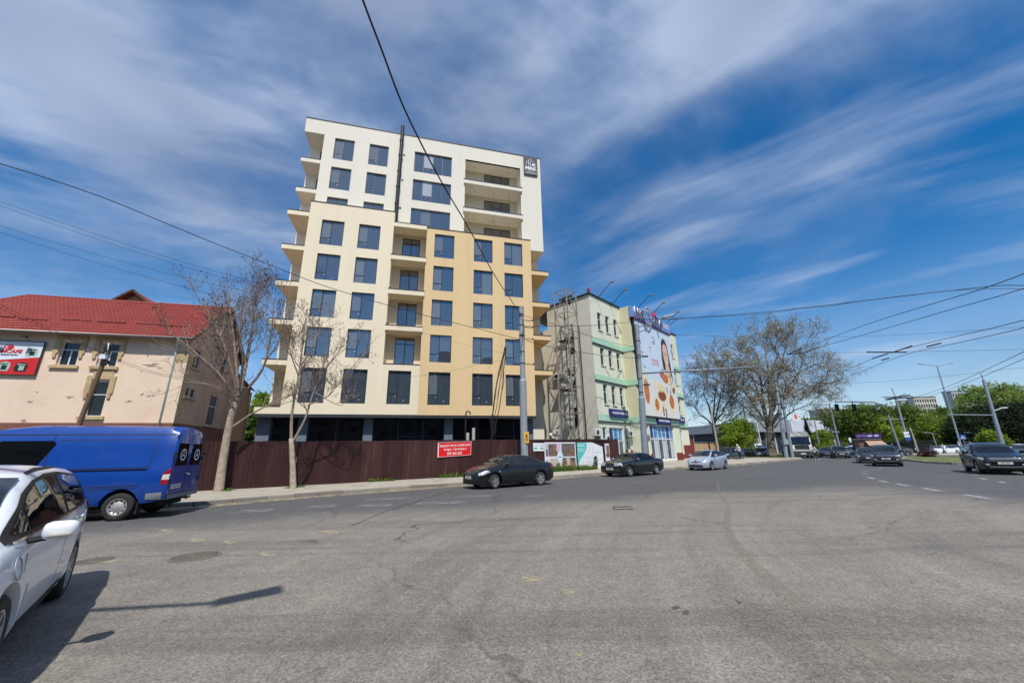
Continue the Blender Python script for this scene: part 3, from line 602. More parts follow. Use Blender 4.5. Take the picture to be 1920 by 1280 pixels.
rf = tiled(-15.5, .42, -.52, 8.93, 3.7, 12.6, hip=3.4).build('roof', tile_m, H0, sharp=40)
tiled(-15.5, .42, 7.9, 8.93, 3.7, 12.6, hip=3.4, flip=True).build('roof', tile_m, H0, sharp=40)
g = MB(); g.add([(-15.5, -.52, 8.93), (-15.5, 7.9, 8.93), (-12.1, 3.7, 12.6)], [(0, 2, 1)]); g.build('roof', tile_m, H0)
MB().tube([(-12.1, 3.7, 12.62), (.43, 3.7, 12.62)], .1, 8).build('ridge_cap', tile_m, rf, smooth=True); MB().tube([(-15.5, -.52, 8.98), (-12.1, 3.7, 12.64)], .08, 8).build('ridge_cap', tile_m, rf, smooth=True)
wood_d = mat('dark_timber', srgb(92, 68, 56), .85, 0, .2, 4)
g = MB(); g.quad((-15.4, -.5, 8.88), (-15.4, .0, 9.05), (.4, .0, 9.05), (.4, -.5, 8.88)); g.build('eave_soffit', wood_d, H0)
g = MB()
for y0, y1 in ((-.55, 3.7), (7.95, 3.7)):
    g.tube([(.45, y0, 8.88), (.45, y1, 12.56)], .09, 4); g.quad((.1, y0, 8.87), (.45, y0, 8.87), (.45, y1, 12.5), (.1, y1, 12.5))
g.build('verge_board', wood_d, H0)
for i, px in enumerate(((-13.2, .95), (-10.6, 1.25), (-8.9, 1.15), (-6.9, 1.35), (-4.9, 1.25), (-2.9, 1.35), (-1.5, 1.2))):
    z_ = 8.93+(px[1])*.874+.1; MB().tube([(px[0]-.75, px[1]-.52, z_), (px[0]+.75, px[1]-.52, z_)], .045, 5).build('snow_guard', mat('dark_red_metal', srgb(120, 44, 40), .5), rf)
# gutter, downpipe
g = MB(); g.lathe([(.07, 0), (.075, 16), (.06, 16), (.055, 0)], 10, Matrix.Translation((-15.5, -.60, 8.93)) @ Matrix.Rotation(R(90), 4, 'Y')); g.build('gutter', zinc, H0, smooth=True)
g = MB(); g.tube([(-.35, -.6, 8.9), (-.38, -.45, 8.72), (-.52, -.13, 8.45), (-.54, -.1, 8.2), (-.54, -.1, .3)], .055, 8); g.build('downpipe', mat('pale_green_pipe', srgb(196, 212, 202), .5, 0, .08, 3), H0, smooth=True)
# cross roof behind with a small gable, and the low rear wing
g = MB(); DY = 8.0; DX = -9.0
g.quad((DX-2.9, DY, 12.7), (DX, DY, 15.2), (DX, DY+6, 15.2), (DX-2.9, DY+6, 12.7)); g.quad((DX, DY, 15.2), (DX+2.9, DY, 12.7), (DX+2.9, DY+6, 12.7), (DX, DY+6, 15.2)); g.build('dormer_roof', tile_m, H0)
g = MB(); g.add([(DX-2.5, DY+.4, 12.6), (DX+2.5, DY+.4, 12.6), (DX, DY+.4, 14.9)], [(0, 1, 2)]); g.build('dormer_gable', mat('raw_board', srgb(186, 150, 98), .9, 0, .2, 3), H0)
for q in (-1, 1): MB().tube([(DX+q*2.95, DY-.02, 12.66), (DX, DY-.02, 15.18)], .11, 4).build('dormer_verge', wood_d, H0)
g = MB(); g.bx(-4, -.6, 7.4, 12.4, 0, 7.6); g.build('rear_wing_wall', mat('rear_wing_render', srgb(178, 140, 110), .93, 0, .15, .8), H0)
g = MB(); g.quad((-4.2, 7.41, 10.2), (-.2, 7.41, 7.5+1.1), (-.2, 12.6, 7.4), (-4.2, 12.6, 9.2)); g.build('rear_wing_roof', tile_m, H0)
MB().tube([(-.45, 12.2, 7.3), (-.45, 12.2, 1.0)], .07, 6).build('downpipe', zinc, H0)
# cafe-machine advertising board on the house
bd = thing('advert_board', 'red and white coffee machine service board hung under the eaves', 'advert board', H0.matrix_basis @ Vector((-11.0, -.14, 6.39)), HA)
BW, BH = 3.68, 1.98
white_v = mat('vinyl_white', srgb(222, 228, 234), .5, 0, .03); red_v = mat('vinyl_red', srgb(206, 34, 36), .5, 0, .06); blk_v = mat('vinyl_black', srgb(30, 32, 36), .5); blu_v = mat('vinyl_navy', srgb(44, 58, 110), .5); grn_v = mat('vinyl_pale_green', srgb(170, 196, 176), .5, 0, .15, 8)
MB().bx(0, BW, 0, .06, 0, BH).build('panel', white_v, bd)
g = MB(); g.add([(0, -.004, 0), (BW, -.004, 0), (BW, -.004, 1.08), (0, -.004, .62)], [(0, 1, 2, 3)]); g.build('red_field', red_v, bd)
g = MB()
for a, b, c, d in ((-.03, BW+.03, -.03, 0), (-.03, BW+.03, BH, BH+.04), (-.03, 0, 0, BH), (BW, BW+.03, 0, BH)): g.bx(a, b, -.02, .05, c, d)
g.build('frame', flash, bd)
text('REMCAFE', .30, red_v, bd, (2.09, -.014, 1.36), bold=.010, sx=1.05, shear=.15); text('Coffee Machines Service', .115, blu_v, bd, (2.05, -.014, 1.16), bold=.003, shear=.15)
g = MB()
for k in range(24):
    a0, a1 = R(40+k*12), R(40+k*12+12); g.quad(*[(2.10+.26*r_*math.cos(a), -.008, 1.63+.15*r_*math.sin(a)) for r_, a in ((1, a0), (1, a1), (.72, a1), (.72, a0))])
g.prism([(2.16+.17*math.cos(R(a)), 1.62+.10*math.sin(R(a))) for a in range(0, 360, 30)], -.012, -.005); g.build('bean_emblem', red_v, bd)
def machine(x, z, s_, m1, m2):
    o = MB().prism([(x-.26*s_, z-.3*s_), (x+.26*s_, z-.3*s_), (x+.32*s_, z), (x+.28*s_, z+.22*s_), (x+.05*s_, z+.30*s_), (x-.25*s_, z+.2*s_), (x-.34*s_, z-.05*s_)], -.012, -.006).build('machine_picture', m1, bd)
    MB().prism([(x-.1*s_, z-.22*s_), (x+.16*s_, z-.22*s_), (x+.18*s_, z+.05*s_), (x-.08*s_, z+.08*s_)], -.016, -.013).bx(x-.2*s_, x+.2*s_, -.016, -.013, z+.12*s_, z+.18*s_).build('machine_detail', m2, o)
machine(3.22, 1.36, .9, grn_v, blk_v); machine(2.14, .47, .95, grn_v, blk_v); machine(2.95, .45, .95, blk_v, grn_v); machine(1.25, .42, .95, blk_v, white_v)
MB().prism([(0, .60), (BW, 1.06), (BW, 1.13), (0, .68)], -.010, -.005).build('white_stripe', white_v, bd)
for x in (1.6, 2.9): MB().tube([(x, .05, BH+.05), (x+.1, -.45, BH+.22)], .015, 5).bx(x+.0, x+.24, -.58, -.40, BH+.17, BH+.25).build('board_lamp', flash, bd)

# ------------------------------------------------------------------ brown corrugated fence
FA = Vector((-13.9, 17.8, 0)); FB = Vector((7.4, 30.9, 0)); fd = (FB-FA).normalized(); FANG = math.atan2(fd.y, fd.x)
FN = thing('corrugated_fence', 'long brown corrugated steel construction fence along the pavement', 'fence', FA, FANG)
fb = mat('brown_sheet', srgb(58, 31, 30), .5, .0, .16, 1.5, spec=.45, stain=(srgb(84, 58, 52), .35, 2.2), streak=True)
def sheet(w, h):
    g = MB(); prof = []; x = 0.0
    while x < w-.01:
        for dx, dy in ((0, 0), (.055, 0), (.07, -.028), (.115, -.028), (.13, 0)):
            if x+dx <= w: prof.append((x+dx, dy))
        x += .165
    prof.append((w, 0)); n = len(prof); vs = [(a, b, 0) for a, b in prof]+[(a, b, h) for a, b in prof]
    g.add(vs, [(i, i+1, n+i+1, n+i) for i in range(n-1)]); return g.mesh('fence_sheet', fb)
fb2 = mat('brown_sheet_faded', srgb(68, 38, 36), .55, .0, .2, 1.2, spec=.45, stain=(srgb(104, 80, 70), .45, 3.0), streak=True)
sh = sheet(1.155, 2.12); x = -7.0
while x < 25.0:
    zb = .12+max(0, x)*.0075+random.uniform(-.015, .015)
    fo_ = ob('fence_sheet', sh, FN, loc=(x, random.uniform(-.02, .02), zb), rot=(random.uniform(-.02, .02), random.uniform(-.006, .006), random.uniform(-.02, .02)))
    if random.random() < .35: fo_.material_slots[0].link = 'OBJECT'; fo_.material_slots[0].material = fb2
    x += 1.14
MB().bx(16.3, 16.62, -.05, -.035, .3, 2.26).build('dark_cover_strip', mat('dark_brown_strip', srgb(48, 26, 26), .5), FN)
MB().bx(17.5, 25.1, -.045, .03, 2.26, 2.36).build('top_rail', fb, FN); MB().bx(25.02, 25.14, -.06, .06, .2, 2.6).build('end_post', fb, FN)
for x in (21.69, 24.46): MB().bx(x-.05, x+.05, -.06, -.03, .25, 2.3).build('fence_post', fb, FN)
for k in range(3): ob('fence_sheet', sh, FN, loc=(25.1, .05+k*1.15, .3), rot=(0, 0, R(90)))
# red letting banner
bn = thing('letting_banner', 'red banner with white Romanian letting text on the brown fence', 'banner', FA+fd*10.98+Vector((fd.y, -fd.x, 0))*.06, FANG)
redb = mat('banner_red', srgb(222, 14, 20), .55, 0, .05, 4)
g = MB(); g.add([(0, 0, 1.33), (2.17, 0, 1.43), (2.2, 0, 2.26), (0, 0, 2.18), (0, .015, 1.33), (2.17, .015, 1.43), (2.2, .015, 2.26), (0, .015, 2.18)], [(0, 1, 2, 3), (7, 6, 5, 4), (0, 4, 5, 1), (3, 2, 6, 7), (0, 3, 7, 4), (1, 5, 6, 2)]); g.build('cloth', redb, bn)
g = MB(); g.add([(0, -.004, 1.33), (.07, -.004, 1.335), (.07, -.004, 2.18), (0, -.004, 2.18)], [(0, 1, 2, 3)])
g.tube([(0.02, -.004, 2.17), (2.18, -.004, 2.25)], .014, 4); g.tube([(0.02, -.004, 1.34), (2.16, -.004, 1.44)], .014, 4); g.tube([(2.165, -.004, 1.44), (2.19, -.004, 2.25)], .014, 4); g.build('white_hem', mat('hem_white', srgb(235, 215, 215), .6), bn)
wt = mat('banner_lettering', srgb(244, 228, 228), .6)
rt = (math.pi/2, R(-2.3), 0)
text('ARENDĂ SPAȚII COMERCIALE', .168, wt, bn, (1.12, -.012, 2.0), rt, depth=.003, bold=.003, sx=.90); text('ETAJUL 1 ȘI ETAJUL 2', .168, wt, bn, (1.14, -.012, 1.78), rt, depth=.003, bold=.003, sx=.95); text('099 366 332', .2, wt, bn, (1.08, -.012, 1.54), rt, depth=.003, bold=.004, sx=.95)
# posters of the developer
def pframe(s_, b=.055): return FA+fd*s_+Vector((fd.y, -fd.x, 0))*b
pw = mat('poster_white', srgb(226, 230, 234), .6, 0, .04); teal = mat('poster_teal', srgb(86, 196, 190), .6, 0, .05); tealp = mat('poster_pale', srgb(204, 226, 232), .6, 0, .05)
ph1 = mat('poster_photo_warm', srgb(150, 108, 84), .6, 0, .9, 5, stain=(srgb(226, 178, 140), .9, 3.0)); ph2 = mat('poster_photo_dusk', srgb(104, 92, 96), .6, 0, .7, 4, stain=(srgb(190, 160, 128), .8, 2.2)); ph3 = mat('poster_photo_pale', srgb(206, 196, 184), .6, 0, .5, 6, stain=(srgb(110, 100, 92), .8, 6.0)); ph4 = mat('poster_photo_brown', srgb(128, 100, 84), .6, 0, .8, 4, stain=(srgb(196, 176, 120), .9, 3.0))
pt = thing('developer_poster', 'small white and teal poster beside the grey pole on the fence', 'poster', pframe(17.85), FANG); MB().bx(0, .92, 0, .01, 1.6, 2.14).build('sheet', pw, pt); MB().bx(.05, .35, -.004, -.001, 1.72, 1.84).build('teal_tab', teal, pt); MB().tube([(.62, -.004, 2.05), (.72, -.004, 1.85), (.82, -.004, 2.05)], .012, 4).bx(.58, .88, -.006, -.001, 1.74, 1.80).build('emblem', mat('poster_grey', srgb(90, 100, 108), .6), pt); MB().bx(.05, .5, -.004, -.001, 1.94, 1.96).build('text_line', teal, pt)
pt = thing('developer_poster', 'large poster of four building pictures between the grey pole and the map', 'poster', pframe(18.80), FANG)
MB().bx(0, 2.82, 0, .012, .28, 2.18).build('sheet', pw, pt)
def picture(pt, a, b, c, d, m_, fac):
    q = MB().bx(a, b, -.004, -.001, c, d).build('picture', m_, pt)
    for (xa, xb, h, mm) in fac:
        s_ = MB().bx(a+(b-a)*xa, a+(b-a)*xb, -.007, -.0045, c+(d-c)*.08, c+(d-c)*h).build('pictured_block', mm, q)
skyp = mat('pic_sky', srgb(196, 186, 198), .6, 0, .1, 2); skd = mat('pic_dusk', srgb(112, 98, 104), .6, 0, .15, 2)
picture(pt, .08, 1.42, 1.18, 2.1, skyp, [(.02, .16, .55, ph2), (.2, .5, .95, ph2), (.5, .72, .98, ph1), (.62, .98, .4, ph4)]); picture(pt, 1.5, 2.74, 1.2, 2.1, skd, [(.05, .4, .5, ph2), (.4, .66, .93, ph4), (.66, .98, .45, ph1)])
picture(pt, .08, 1.42, .38, 1.12, pw, [(.02, .2, .9, skyp), (.25, .78, .97, ph3), (.8, .98, .8, ph3)]); picture(pt, 1.5, 2.74, .38, 1.12, ph2, [(.05, .35, .8, ph4), (.3, .6, .95, ph3), (.62, .95, .7, ph1)])
pt = thing('developer_poster', 'poster with teal curve and white site plan with a cut corner', 'poster', pframe(21.76), FANG)
g = MB(); g.prism([(0, .24), (2.56, .27), (2.55, 1.84), (1.52, 2.17), (0, 2.16)], 0, .012); g.build('sheet', pw, pt)
g = MB(); g.prism([(0, .6), (.12, .75), (.25, .98), (.6, 1.3), (.85, 1.62), (.98, 1.9), (.92, 2.15), (0, 2.15)], -.005, -.001); g.build('teal_field', teal, pt)
for k, z in enumerate((2.0, 1.9, 1.68, 1.56)): MB().bx(.06, .7, -.010, -.006, z-.02, z+.02).build('text_line', pw, pt)
g = MB(); grl = mat('plan_line', srgb(176, 186, 192), .6)
for a, b in (((1.0, .5), (1.0, 1.5)), ((1.0, 1.5), (1.5, 1.9)), ((1.5, .4), (1.5, 1.9)), ((.5, .6), (.5, 1.1)), ((.5, 1.1), (1.5, 1.1)), ((2.0, .5), (2.0, 1.7)), ((1.5, 1.45), (2.4, 1.45)), ((2.0, 1.0), (2.4, .9)), ((.9, .8), (1.4, .8))): g.tube([(a[0], -.004, a[1]), (b[0], -.004, b[1])], .008, 4)
g.build('plan_lines', grl, pt)['kind'] = 'stuff'
pt = thing('developer_poster', 'narrow poster with a tower picture at the fence end', 'poster', pframe(24.55), FANG); MB().bx(0, .55, 0, .012, .6, 2.08).build('sheet', pw, pt); picture(pt, .04, .5, 1.0, 2.02, skyp, [(.3, .8, .9, ph4), (.0, .95, .3, ph1)])
ov = thing('oval_sign', 'pale oval sign on a thin white stick before the posters', 'sign', pframe(19.75, .55), FANG)
MB().prism([(.24*math.cos(R(a)), 1.22+.36*math.sin(R(a))) for a in range(0, 360, 15)], -.01, .01).build('oval_board', tealp, ov); MB().tube([(0, .02, .15), (0, .02, 1.0)], .018, 6).build('stick', pw, ov); MB().bx(-.13, .13, -.016, -.011, 1.16, 1.21).build('text_line', mat('poster_grey', (0.1, 0.12, .14)), ov)

# ------------------------------------------------------------------ pale green shop building
GA = R(45.67)
G0 = thing('green_shop_building', 'pale green four-storey corner building with mint bands and shops below', 'building', (20.86, 47.56, 0), GA)
pg = mat('pale_green_render', srgb(224, 226, 202), .92, 0, .07, .7, .2, 60, stain=(srgb(190, 192, 158), .45, .6)); pgs = mat('grey_side_render', srgb(214, 210, 192), .94, 0, .12, .5, .3, 40, stain=(srgb(176, 170, 152), .6, .5)); mint = mat('mint_band', srgb(176, 214, 186), .9, 0, .06, 1.5); yg = mat('straw_render', srgb(214, 208, 172), .92, 0, .08, .8, .2, 60)
redp = mat('brick_red_plinth', srgb(126, 50, 40), .85, 0, .15, 2)
LW = [(-18.05, -17.35), (-16.58, -15.88), (-15.08, -14.38)]; RWn = [(-2.5, -1.85), (-1.0, -.35)]; RZ = [(12.65, 14.42), (9.2, 10.93), (5.6, 7.42)]
hl = [(a, b, c, d) for a, b in LW for c, d in RZ]; hr = [(a, b, c, d) for a, b in RWn for c, d in RZ]
shopL = [(-18.7, -18.05, .95, 3.55), (-17.62, -15.1, .65, 3.55), (-14.75, -14.1, .9, 3.55)]; shopR = [(-2.7, -1.2, 1.05, 3.7)]
g = MB(); wall_holes(g, -19.25, -13.68, 0, 15.95, 0, hl+shopL, .22); g.build('wall', pg, G0); g = MB(); wall_holes(g, -4.6, .95, 0, 15.95, 0, hr+shopR, .22); g.build('wall', pg, G0)
PB = -1.1
g = MB(); g.quad((-13.68, 0, 4), (-13.68, PB, 4), (-13.68, PB, 15.9), (-13.68, 0, 15.9)); g.build('bay_side_wall', yg, G0); g = MB(); g.quad((-4.6, 0, 0), (-4.6, PB, 0), (-4.6, PB, 15.6), (-4.6, 0, 15.6)); g.build('bay_side_wall', yg, G0)
shopC = [(-13.3, -12.2, .75, 4.0), (-11.9, -6.2, .55, 4.0)]
g = MB(); wall_holes(g, -13.68, -4.6, 0, 15.6, PB, shopC, .25); g.quad((-13.68, 0, 0), (-13.68, PB, 0), (-13.68, PB, 4), (-13.68, 0, 4)); g.build('bay_wall', pg, G0)
sw = [(-5.9, -5.0, 7.0, 9.0), (-5.9, -5.0, 10.4, 12.4), (-9.0, -8.1, 10.4, 12.4)]
MS = Matrix.Translation((-19.25, 0, 0)) @ Matrix.Rotation(R(-90), 4, 'Z')
g = MB(); g.quad((-19.25, 0, 0), (-19.25, 0, 15.95), (-19.25, 5.2, 15.9), (-19.25, 5.2, 0)); g.quad((-19.25, 5.2, 0), (-19.25, 5.2, 13.6), (-19.25, 9.0, 13.2), (-19.25, 9, 0)); g.quad((-19.25, 5.2, 13.6), (-19.25, 5.2, 15.9), (-14, 5.2, 15.9), (-14, 5.2, 13.6)); g.build('side_wall', pgs, G0)
g = MB(); g.quad((-19.25, 0, 15.9), (.95, 0, 15.9), (.95, 9, 15.9), (-19.25, 9, 15.9)); g.quad((.95, 0, 0), (.95, 9, 0), (.95, 9, 15.95), (.95, 0, 15.95)); g.build('roof', zinc, G0)
g = MB(); g.bx(-19.4, -13.6, -.12, .1, 15.95, 16.06); g.bx(-19.4, -19.15, .1, 5.2, 15.92, 16.04); g.build('cornice', flash, G0); MB().bx(-4.7, 1.05, -.12, .1, 15.95, 16.06).build('cornice', flash, G0)
for z, h_ in ((11.14, .55), (7.68, .55), (4.06, .6)):
    for x0, x1, y0 in ((-19.3, -13.682, 0), (-4.598, .98, 0), (-13.73, -4.55, PB)):
        if y0 == PB and z > 5: x1 = -13.0
        b_ = MB().bx(x0, x1, y0-.05, y0-.002, z, z+h_).build('mint_band', mint, G0); MB().bx(x0-.02, x1+.02, y0-.12, y0-.001, z-.08, z).build('ledge', flash, b_)
    MB().bx(-13.74, -13.682, PB, -.002, z, z+h_).build('mint_band', mint, G0)
for a, b, c, d in hl+hr:
    window(G0, a, b, c, d, .12, 'hi', pvc, gl_d); MB().bx(a-.06, b+.06, -.08, -.001, c-.09, c-.01).build('window_sill', pgs, G0)
glbl = glassmat('shop_glass_pale', (0.10, 0.12, 0.13), ior=1.5, rough=.04); blv = mat('window_film_blue', srgb(70, 150, 206), .35, 0, .9, 3.5, stain=(srgb(206, 228, 240), .9, 2.5)); blv2 = mat('window_film_navy', srgb(34, 62, 128), .4, 0, .4, 3, stain=(srgb(120, 160, 200), .6, 2.0))
def shopfront(a, b, c, d, y, n):
    W_ = ob('shopfront', None, G0, loc=(a, y, c)); w, h = b-a, d-c; hh = h*.58
    fr = MB(); st = w/n
    for k in range(n+1): fr.bx(min(max(k*st-.05, 0), w-.1), min(max(k*st-.05, 0), w-.1)+.1, 0, .08, 0, h)
    for z in (0, hh, h-.1): fr.bx(.1, w-.1, .004, .076, z, z+.1)
    fr.build('frame', pvc, W_)
    for k in range(n):
        MB().bx(k*st+.05, k*st+st-.05, .03, .045, .1, hh).build('pane', glbl, W_)
        MB().bx(k*st+.05, k*st+st-.05, .03, .045, hh+.1, h-.1).build('film_pane', blv if (k % 4) else blv2, W_)
        if n > 2 and k % 2: MB().bx(k*st+.14, k*st+st-.14, .024, .029, .16, hh-.08).build('curtain', mat('white_curtain', srgb(196, 204, 204), .8, 0, .3, 8), W_)
for s_ in shopL: shopfront(*s_, .1, 3 if s_[1]-s_[0] > 1 else 1)
for s_ in shopR: shopfront(*s_, .1, 2)
for s_ in shopC: shopfront(*s_, PB+.1, 6 if s_[1]-s_[0] > 2 else 1)
g = MB(); g.bx(-15.08, -14.8, -.06, -.001, 0, 1.55); g.bx(-14.05, -13.68, -.06, -.001, 0, 1.55); g.bx(-4.5, -2.75, -.06, -.001, 0, 2.0); g.bx(-1.15, .98, -.06, -.001, 0, 2.0); g.bx(-2.75, -1.15, -.055, -.001, 0, 1.0); g.build('plinth', redp, G0)
MB().bx(-12.18, -11.92, PB-.06, PB-.001, 0, 1.2).bx(-6.18, -4.55, PB-.06, PB-.001, 0, 1.2).bx(-13.75, -13.32, PB-.06, PB-.001, 0, 1.5).build('plinth', redp, G0)
# blue shop signs
navy = mat('sign_navy', srgb(40, 40, 112), .5, 0, .06)
for a, b, c, d, y, tx in ((-17.45, -14.2, 4.5, 5.2, -.22, 'ACCESORII VETERINARE'), (-10.3, -7.1, 4.06, 4.72, PB-.22, 'FARMACIE VETERINARA'), (-2.35, -.25, 4.55, 5.25, -.22, 'VETERINARE')):
    s_ = MB().bx(a, b, y, y+.2, c, d).build('shop_sign', navy, G0); text(tx, .27, wl, s_, ((a+b)/2, y-.008, (c+d)/2), bold=.006, sx=.92 if len(tx) > 12 else .95)
# rooftop floodlights on arms
for k, (x, y) in enumerate(((-18.0, 0), (-15.4, 0), (-12.2, PB), (-9.0, PB), (-4.9, PB), (-2.6, 0))):
    lp = MB().tube([(x, y+.3, 15.5), (x+.1, y-1.7, 17.0)], .03, 6).build('lamp_arm', flash, G0); MB().bevbox((x+.1, y-1.82, 17.0), (.26, .34, .14), .03).build('lamp_head', zinc, lp)
MB().bx(-19.3, -19.1, -.05, .15, 16.05, 16.5).build('siren', mat('red_siren', srgb(150, 40, 36), .5), G0)
# cables looping over the plaster
for pts in ([(-17.4, 8.9), (-16.6, 8.2), (-15.6, 8.1), (-14.8, 8.75), (-14.2, 9.3)], [(-14.3, 9.4), (-13.9, 8.2), (-13.85, 6.6), (-13.8, 5.6)]): MB().tube([(x, -.03, z) for x, z in pts], .014, 5).build('wall_cable', flash, G0)
# huge billboard on the bay
bb = thing('facade_billboard', 'tall cake shop billboard with a smiling woman on the pale green building', 'billboard', (20.86, 47.56, 0), GA)
sk = mat('billboard_sky', srgb(206, 222, 236), .6, 0, .05, .6); sk2 = mat('billboard_wood', srgb(228, 226, 216), .6, 0, .08, 1.0, streak=True)
Y0 = PB-.25
MB().bx(-13.3, -4.55, Y0, Y0+.2, 8.6, 14.62).build('upper_sheet', sk, bb); MB().bx(-13.3, -4.55, Y0, Y0+.2, 4.75, 8.6).build('lower_sheet', sk2, bb)
MB().bx(-13.45, -13.3, Y0-.04, Y0+.24, 4.6, 14.7).bx(-13.3, -4.5, Y0-.04, Y0+.24, 4.62, 4.75).build('frame', flash, bb)
def flat(name, pts, m_, k=1): return MB().prism(pts, Y0-.004*k-.003, Y0-.004*k+.0005).build(name, m_, bb)
ell = lambda x, z, a, b, r0=0, n=18: [(x+a*math.cos(R(r0+360*i/n)), z+b*math.sin(R(r0+360*i/n))) for i in range(n)]
skin = mat('print_skin', srgb(232, 186, 158), .6, 0, .08, 1.5); hair = mat('print_hair', srgb(58, 48, 50), .6, 0, .2, 2); orange = mat('print_orange', srgb(206, 122, 62), .6, 0, .35, 2.5, stain=(srgb(120, 62, 36), .7, 2)); redo = mat('print_red_orange', srgb(222, 96, 56), .6); creamp = mat('print_cream', srgb(240, 220, 170), .6, 0, .15, 2); choc = mat('print_chocolate', srgb(140, 74, 46), .6, 0, .3, 3); leafp = mat('print_green', srgb(110, 124, 84), .6, 0, .3, 3)
flat('hair', [(-7.35, 12.3), (-7.2, 13.2), (-6.7, 13.75), (-6.1, 13.6), (-5.65, 12.9), (-5.5, 11.8), (-5.35, 10.6), (-5.3, 9.5), (-5.75, 9.3), (-6.3, 9.6), (-6.9, 9.9), (-7.4, 10.1), (-7.5, 11.2)], hair, 1)
flat('neck', [(-6.75, 10.6), (-5.85, 10.6), (-5.6, 9.3), (-5.3, 8.9), (-7.2, 8.9), (-6.9, 9.6)], skin, 2); flat('face', [(-7.12, 12.1), (-7.0, 11.2), (-6.7, 10.55), (-6.35, 10.3), (-6.0, 10.55), (-5.75, 11.3), (-5.72, 12.1), (-5.95, 12.9), (-6.5, 13.15), (-6.95, 12.8)], skin, 3)
for x in (-6.75, -6.1): flat('eye', ell(x, 11.85, .14, .06), hair, 4); flat('eyebrow', [(x-.2, 12.05), (x+.2, 12.08), (x+.2, 12.13), (x-.2, 12.1)], hair, 4)
flat('mouth', [(-6.7, 11.0), (-6.1, 11.0), (-6.25, 10.85), (-6.55, 10.85)], mat('print_white', srgb(240, 236, 234), .6), 4); flat('nose_shade', [(-6.5, 11.35), (-6.32, 11.35), (-6.4, 11.5)], mat('print_rose', srgb(205, 140, 118), .6), 4)
for args, m_, k in (((-12.1, 7.2, .55, 1.3), orange, 1), ((-12.3, 8.6, .35, .8), creamp, 1), ((-8.6, 7.15, 1.2, .75), creamp, 1), ((-8.6, 7.0, .95, .55), choc, 2), ((-8.8, 7.85, .75, .55), creamp, 2), ((-10.1, 5.9, .65, .8), creamp, 1), ((-10.1, 6.0, .45, .62), orange, 2), ((-6.3, 6.4, .75, .95), creamp, 1), ((-6.3, 6.55, .6, .75), orange, 2), ((-8.4, 6.0, .4, .45), creamp, 2), ((-5.4, 8.0, .35, .5), choc, 2), ((-7.2, 9.0, .8, .5), orange, 3), ((-6.2, 8.8, .7, .4), creamp, 3), ((-7.9, 9.3, .7, .35), redo, 2), ((-5.7, 8.45, .45, .4), creamp, 3)):
    flat('cake', ell(*args), m_, k)
for x, z in ((-8.7, 5.35), (-8.1, 5.2)): flat('cinnamon_stick', [(x-.13, z-.45), (x+.13, z-.45), (x+.13, z+.5), (x-.13, z+.5)], choc, 3)
for x, z in ((-7.6, 9.7), (-8.0, 9.6), (-6.0, 9.2), (-5.3, 9.2), (-7.2, 7.7), (-6.3, 7.5)): flat('sprig', [(x-.05, z-.35), (x+.05, z-.35), (x+.12, z+.4), (x-.1, z+.3)], leafp, 4)
for tx, x, z, s_, m_ in (('P', -12.4, 12.0, .95, redo), ('T', -10.2, 11.75, .95, redo), ('T', -12.2, 10.9, .95, redo), ('DITII', -9.3, 10.45, .95, redo)): text(tx, s_, m_, bb, (x, Y0-.012, z), depth=.003, sx=.85)
gp = mat('print_grey', srgb(110, 120, 132), .6)
MB().tube([(x, Y0-.01, z) for x, z in ((-9.6, 13.1), (-9.2, 13.5), (-8.9, 13.1), (-9.5, 12.8), (-8.8, 12.75))], .03, 4).build('small_emblem', gp, bb); text('Nic', .6, gp, bb, (-12.7, Y0-.01, 13.4), depth=.003, shear=.3); text('De', .4, gp, bb, (-12.0, Y0-.01, 9.7), depth=.003, shear=.3); MB().bx(-9.7, -8.8, Y0-.008, Y0-.002, 12.55, 12.6).build('underline', redo, bb)
# raised shop name on top of the billboard
sg = thing('rooftop_name_sign', 'blue white rooftop name sign with raised letters above the billboard', 'sign', (20.86, 47.56, 0), GA)
Y1 = Y0-.1
MB().bx(-13.75, -4.3, Y1, Y1+.3, 14.64, 15.85).build('panel', mat('sign_periwinkle', srgb(120, 146, 206), .5, 0, .06), sg); MB().bx(-13.78, -4.25, Y1-.03, Y1+.3, 14.56, 14.66).build('lower_edge', mat('sign_maroon', srgb(110, 44, 66), .5), sg)
nv = mat('letter_navy', srgb(36, 36, 72), .4)
for tx, x, z, s_ in (('NIC', -12.25, 15.3, 1.25), ('LETA', -8.1, 15.3, 1.25)):
    text(tx, s_, wl, sg, (x, Y1-.10, z), depth=.07, bold=.05, sx=.95); text(tx, s_, nv, sg, (x, Y1-.19, z), depth=.02, bold=.0, sx=.95)
ring = lambda rx, rz, t, m_, y: MB().add([(-10.35+r_*rx*math.cos(R(a)), y, 15.35+r_*rz*math.sin(R(a))) for a in range(0, 360, 12) for r_ in (1, t)], [(2*i, 2*i+1, (2*i+3) % 60, (2*i+2) % 60) for i in range(30)]).build('letter_ring', m_, sg)
ring(.85, 1.15, .70, wl, Y1-.2); ring(.78, 1.07, .84, nv, Y1-.22)
text('Lux', .8, mat('sign_pink', srgb(228, 60, 84), .5), sg, (-8.9, Y1-.22, 16.05), depth=.03, bold=.02, shear=.3)
for z in (15.55, 15.25): MB().bx(-6.2, -4.6, Y1-.02, Y1-.001, z-.06, z+.06).build('small_text_strip', wl, sg)
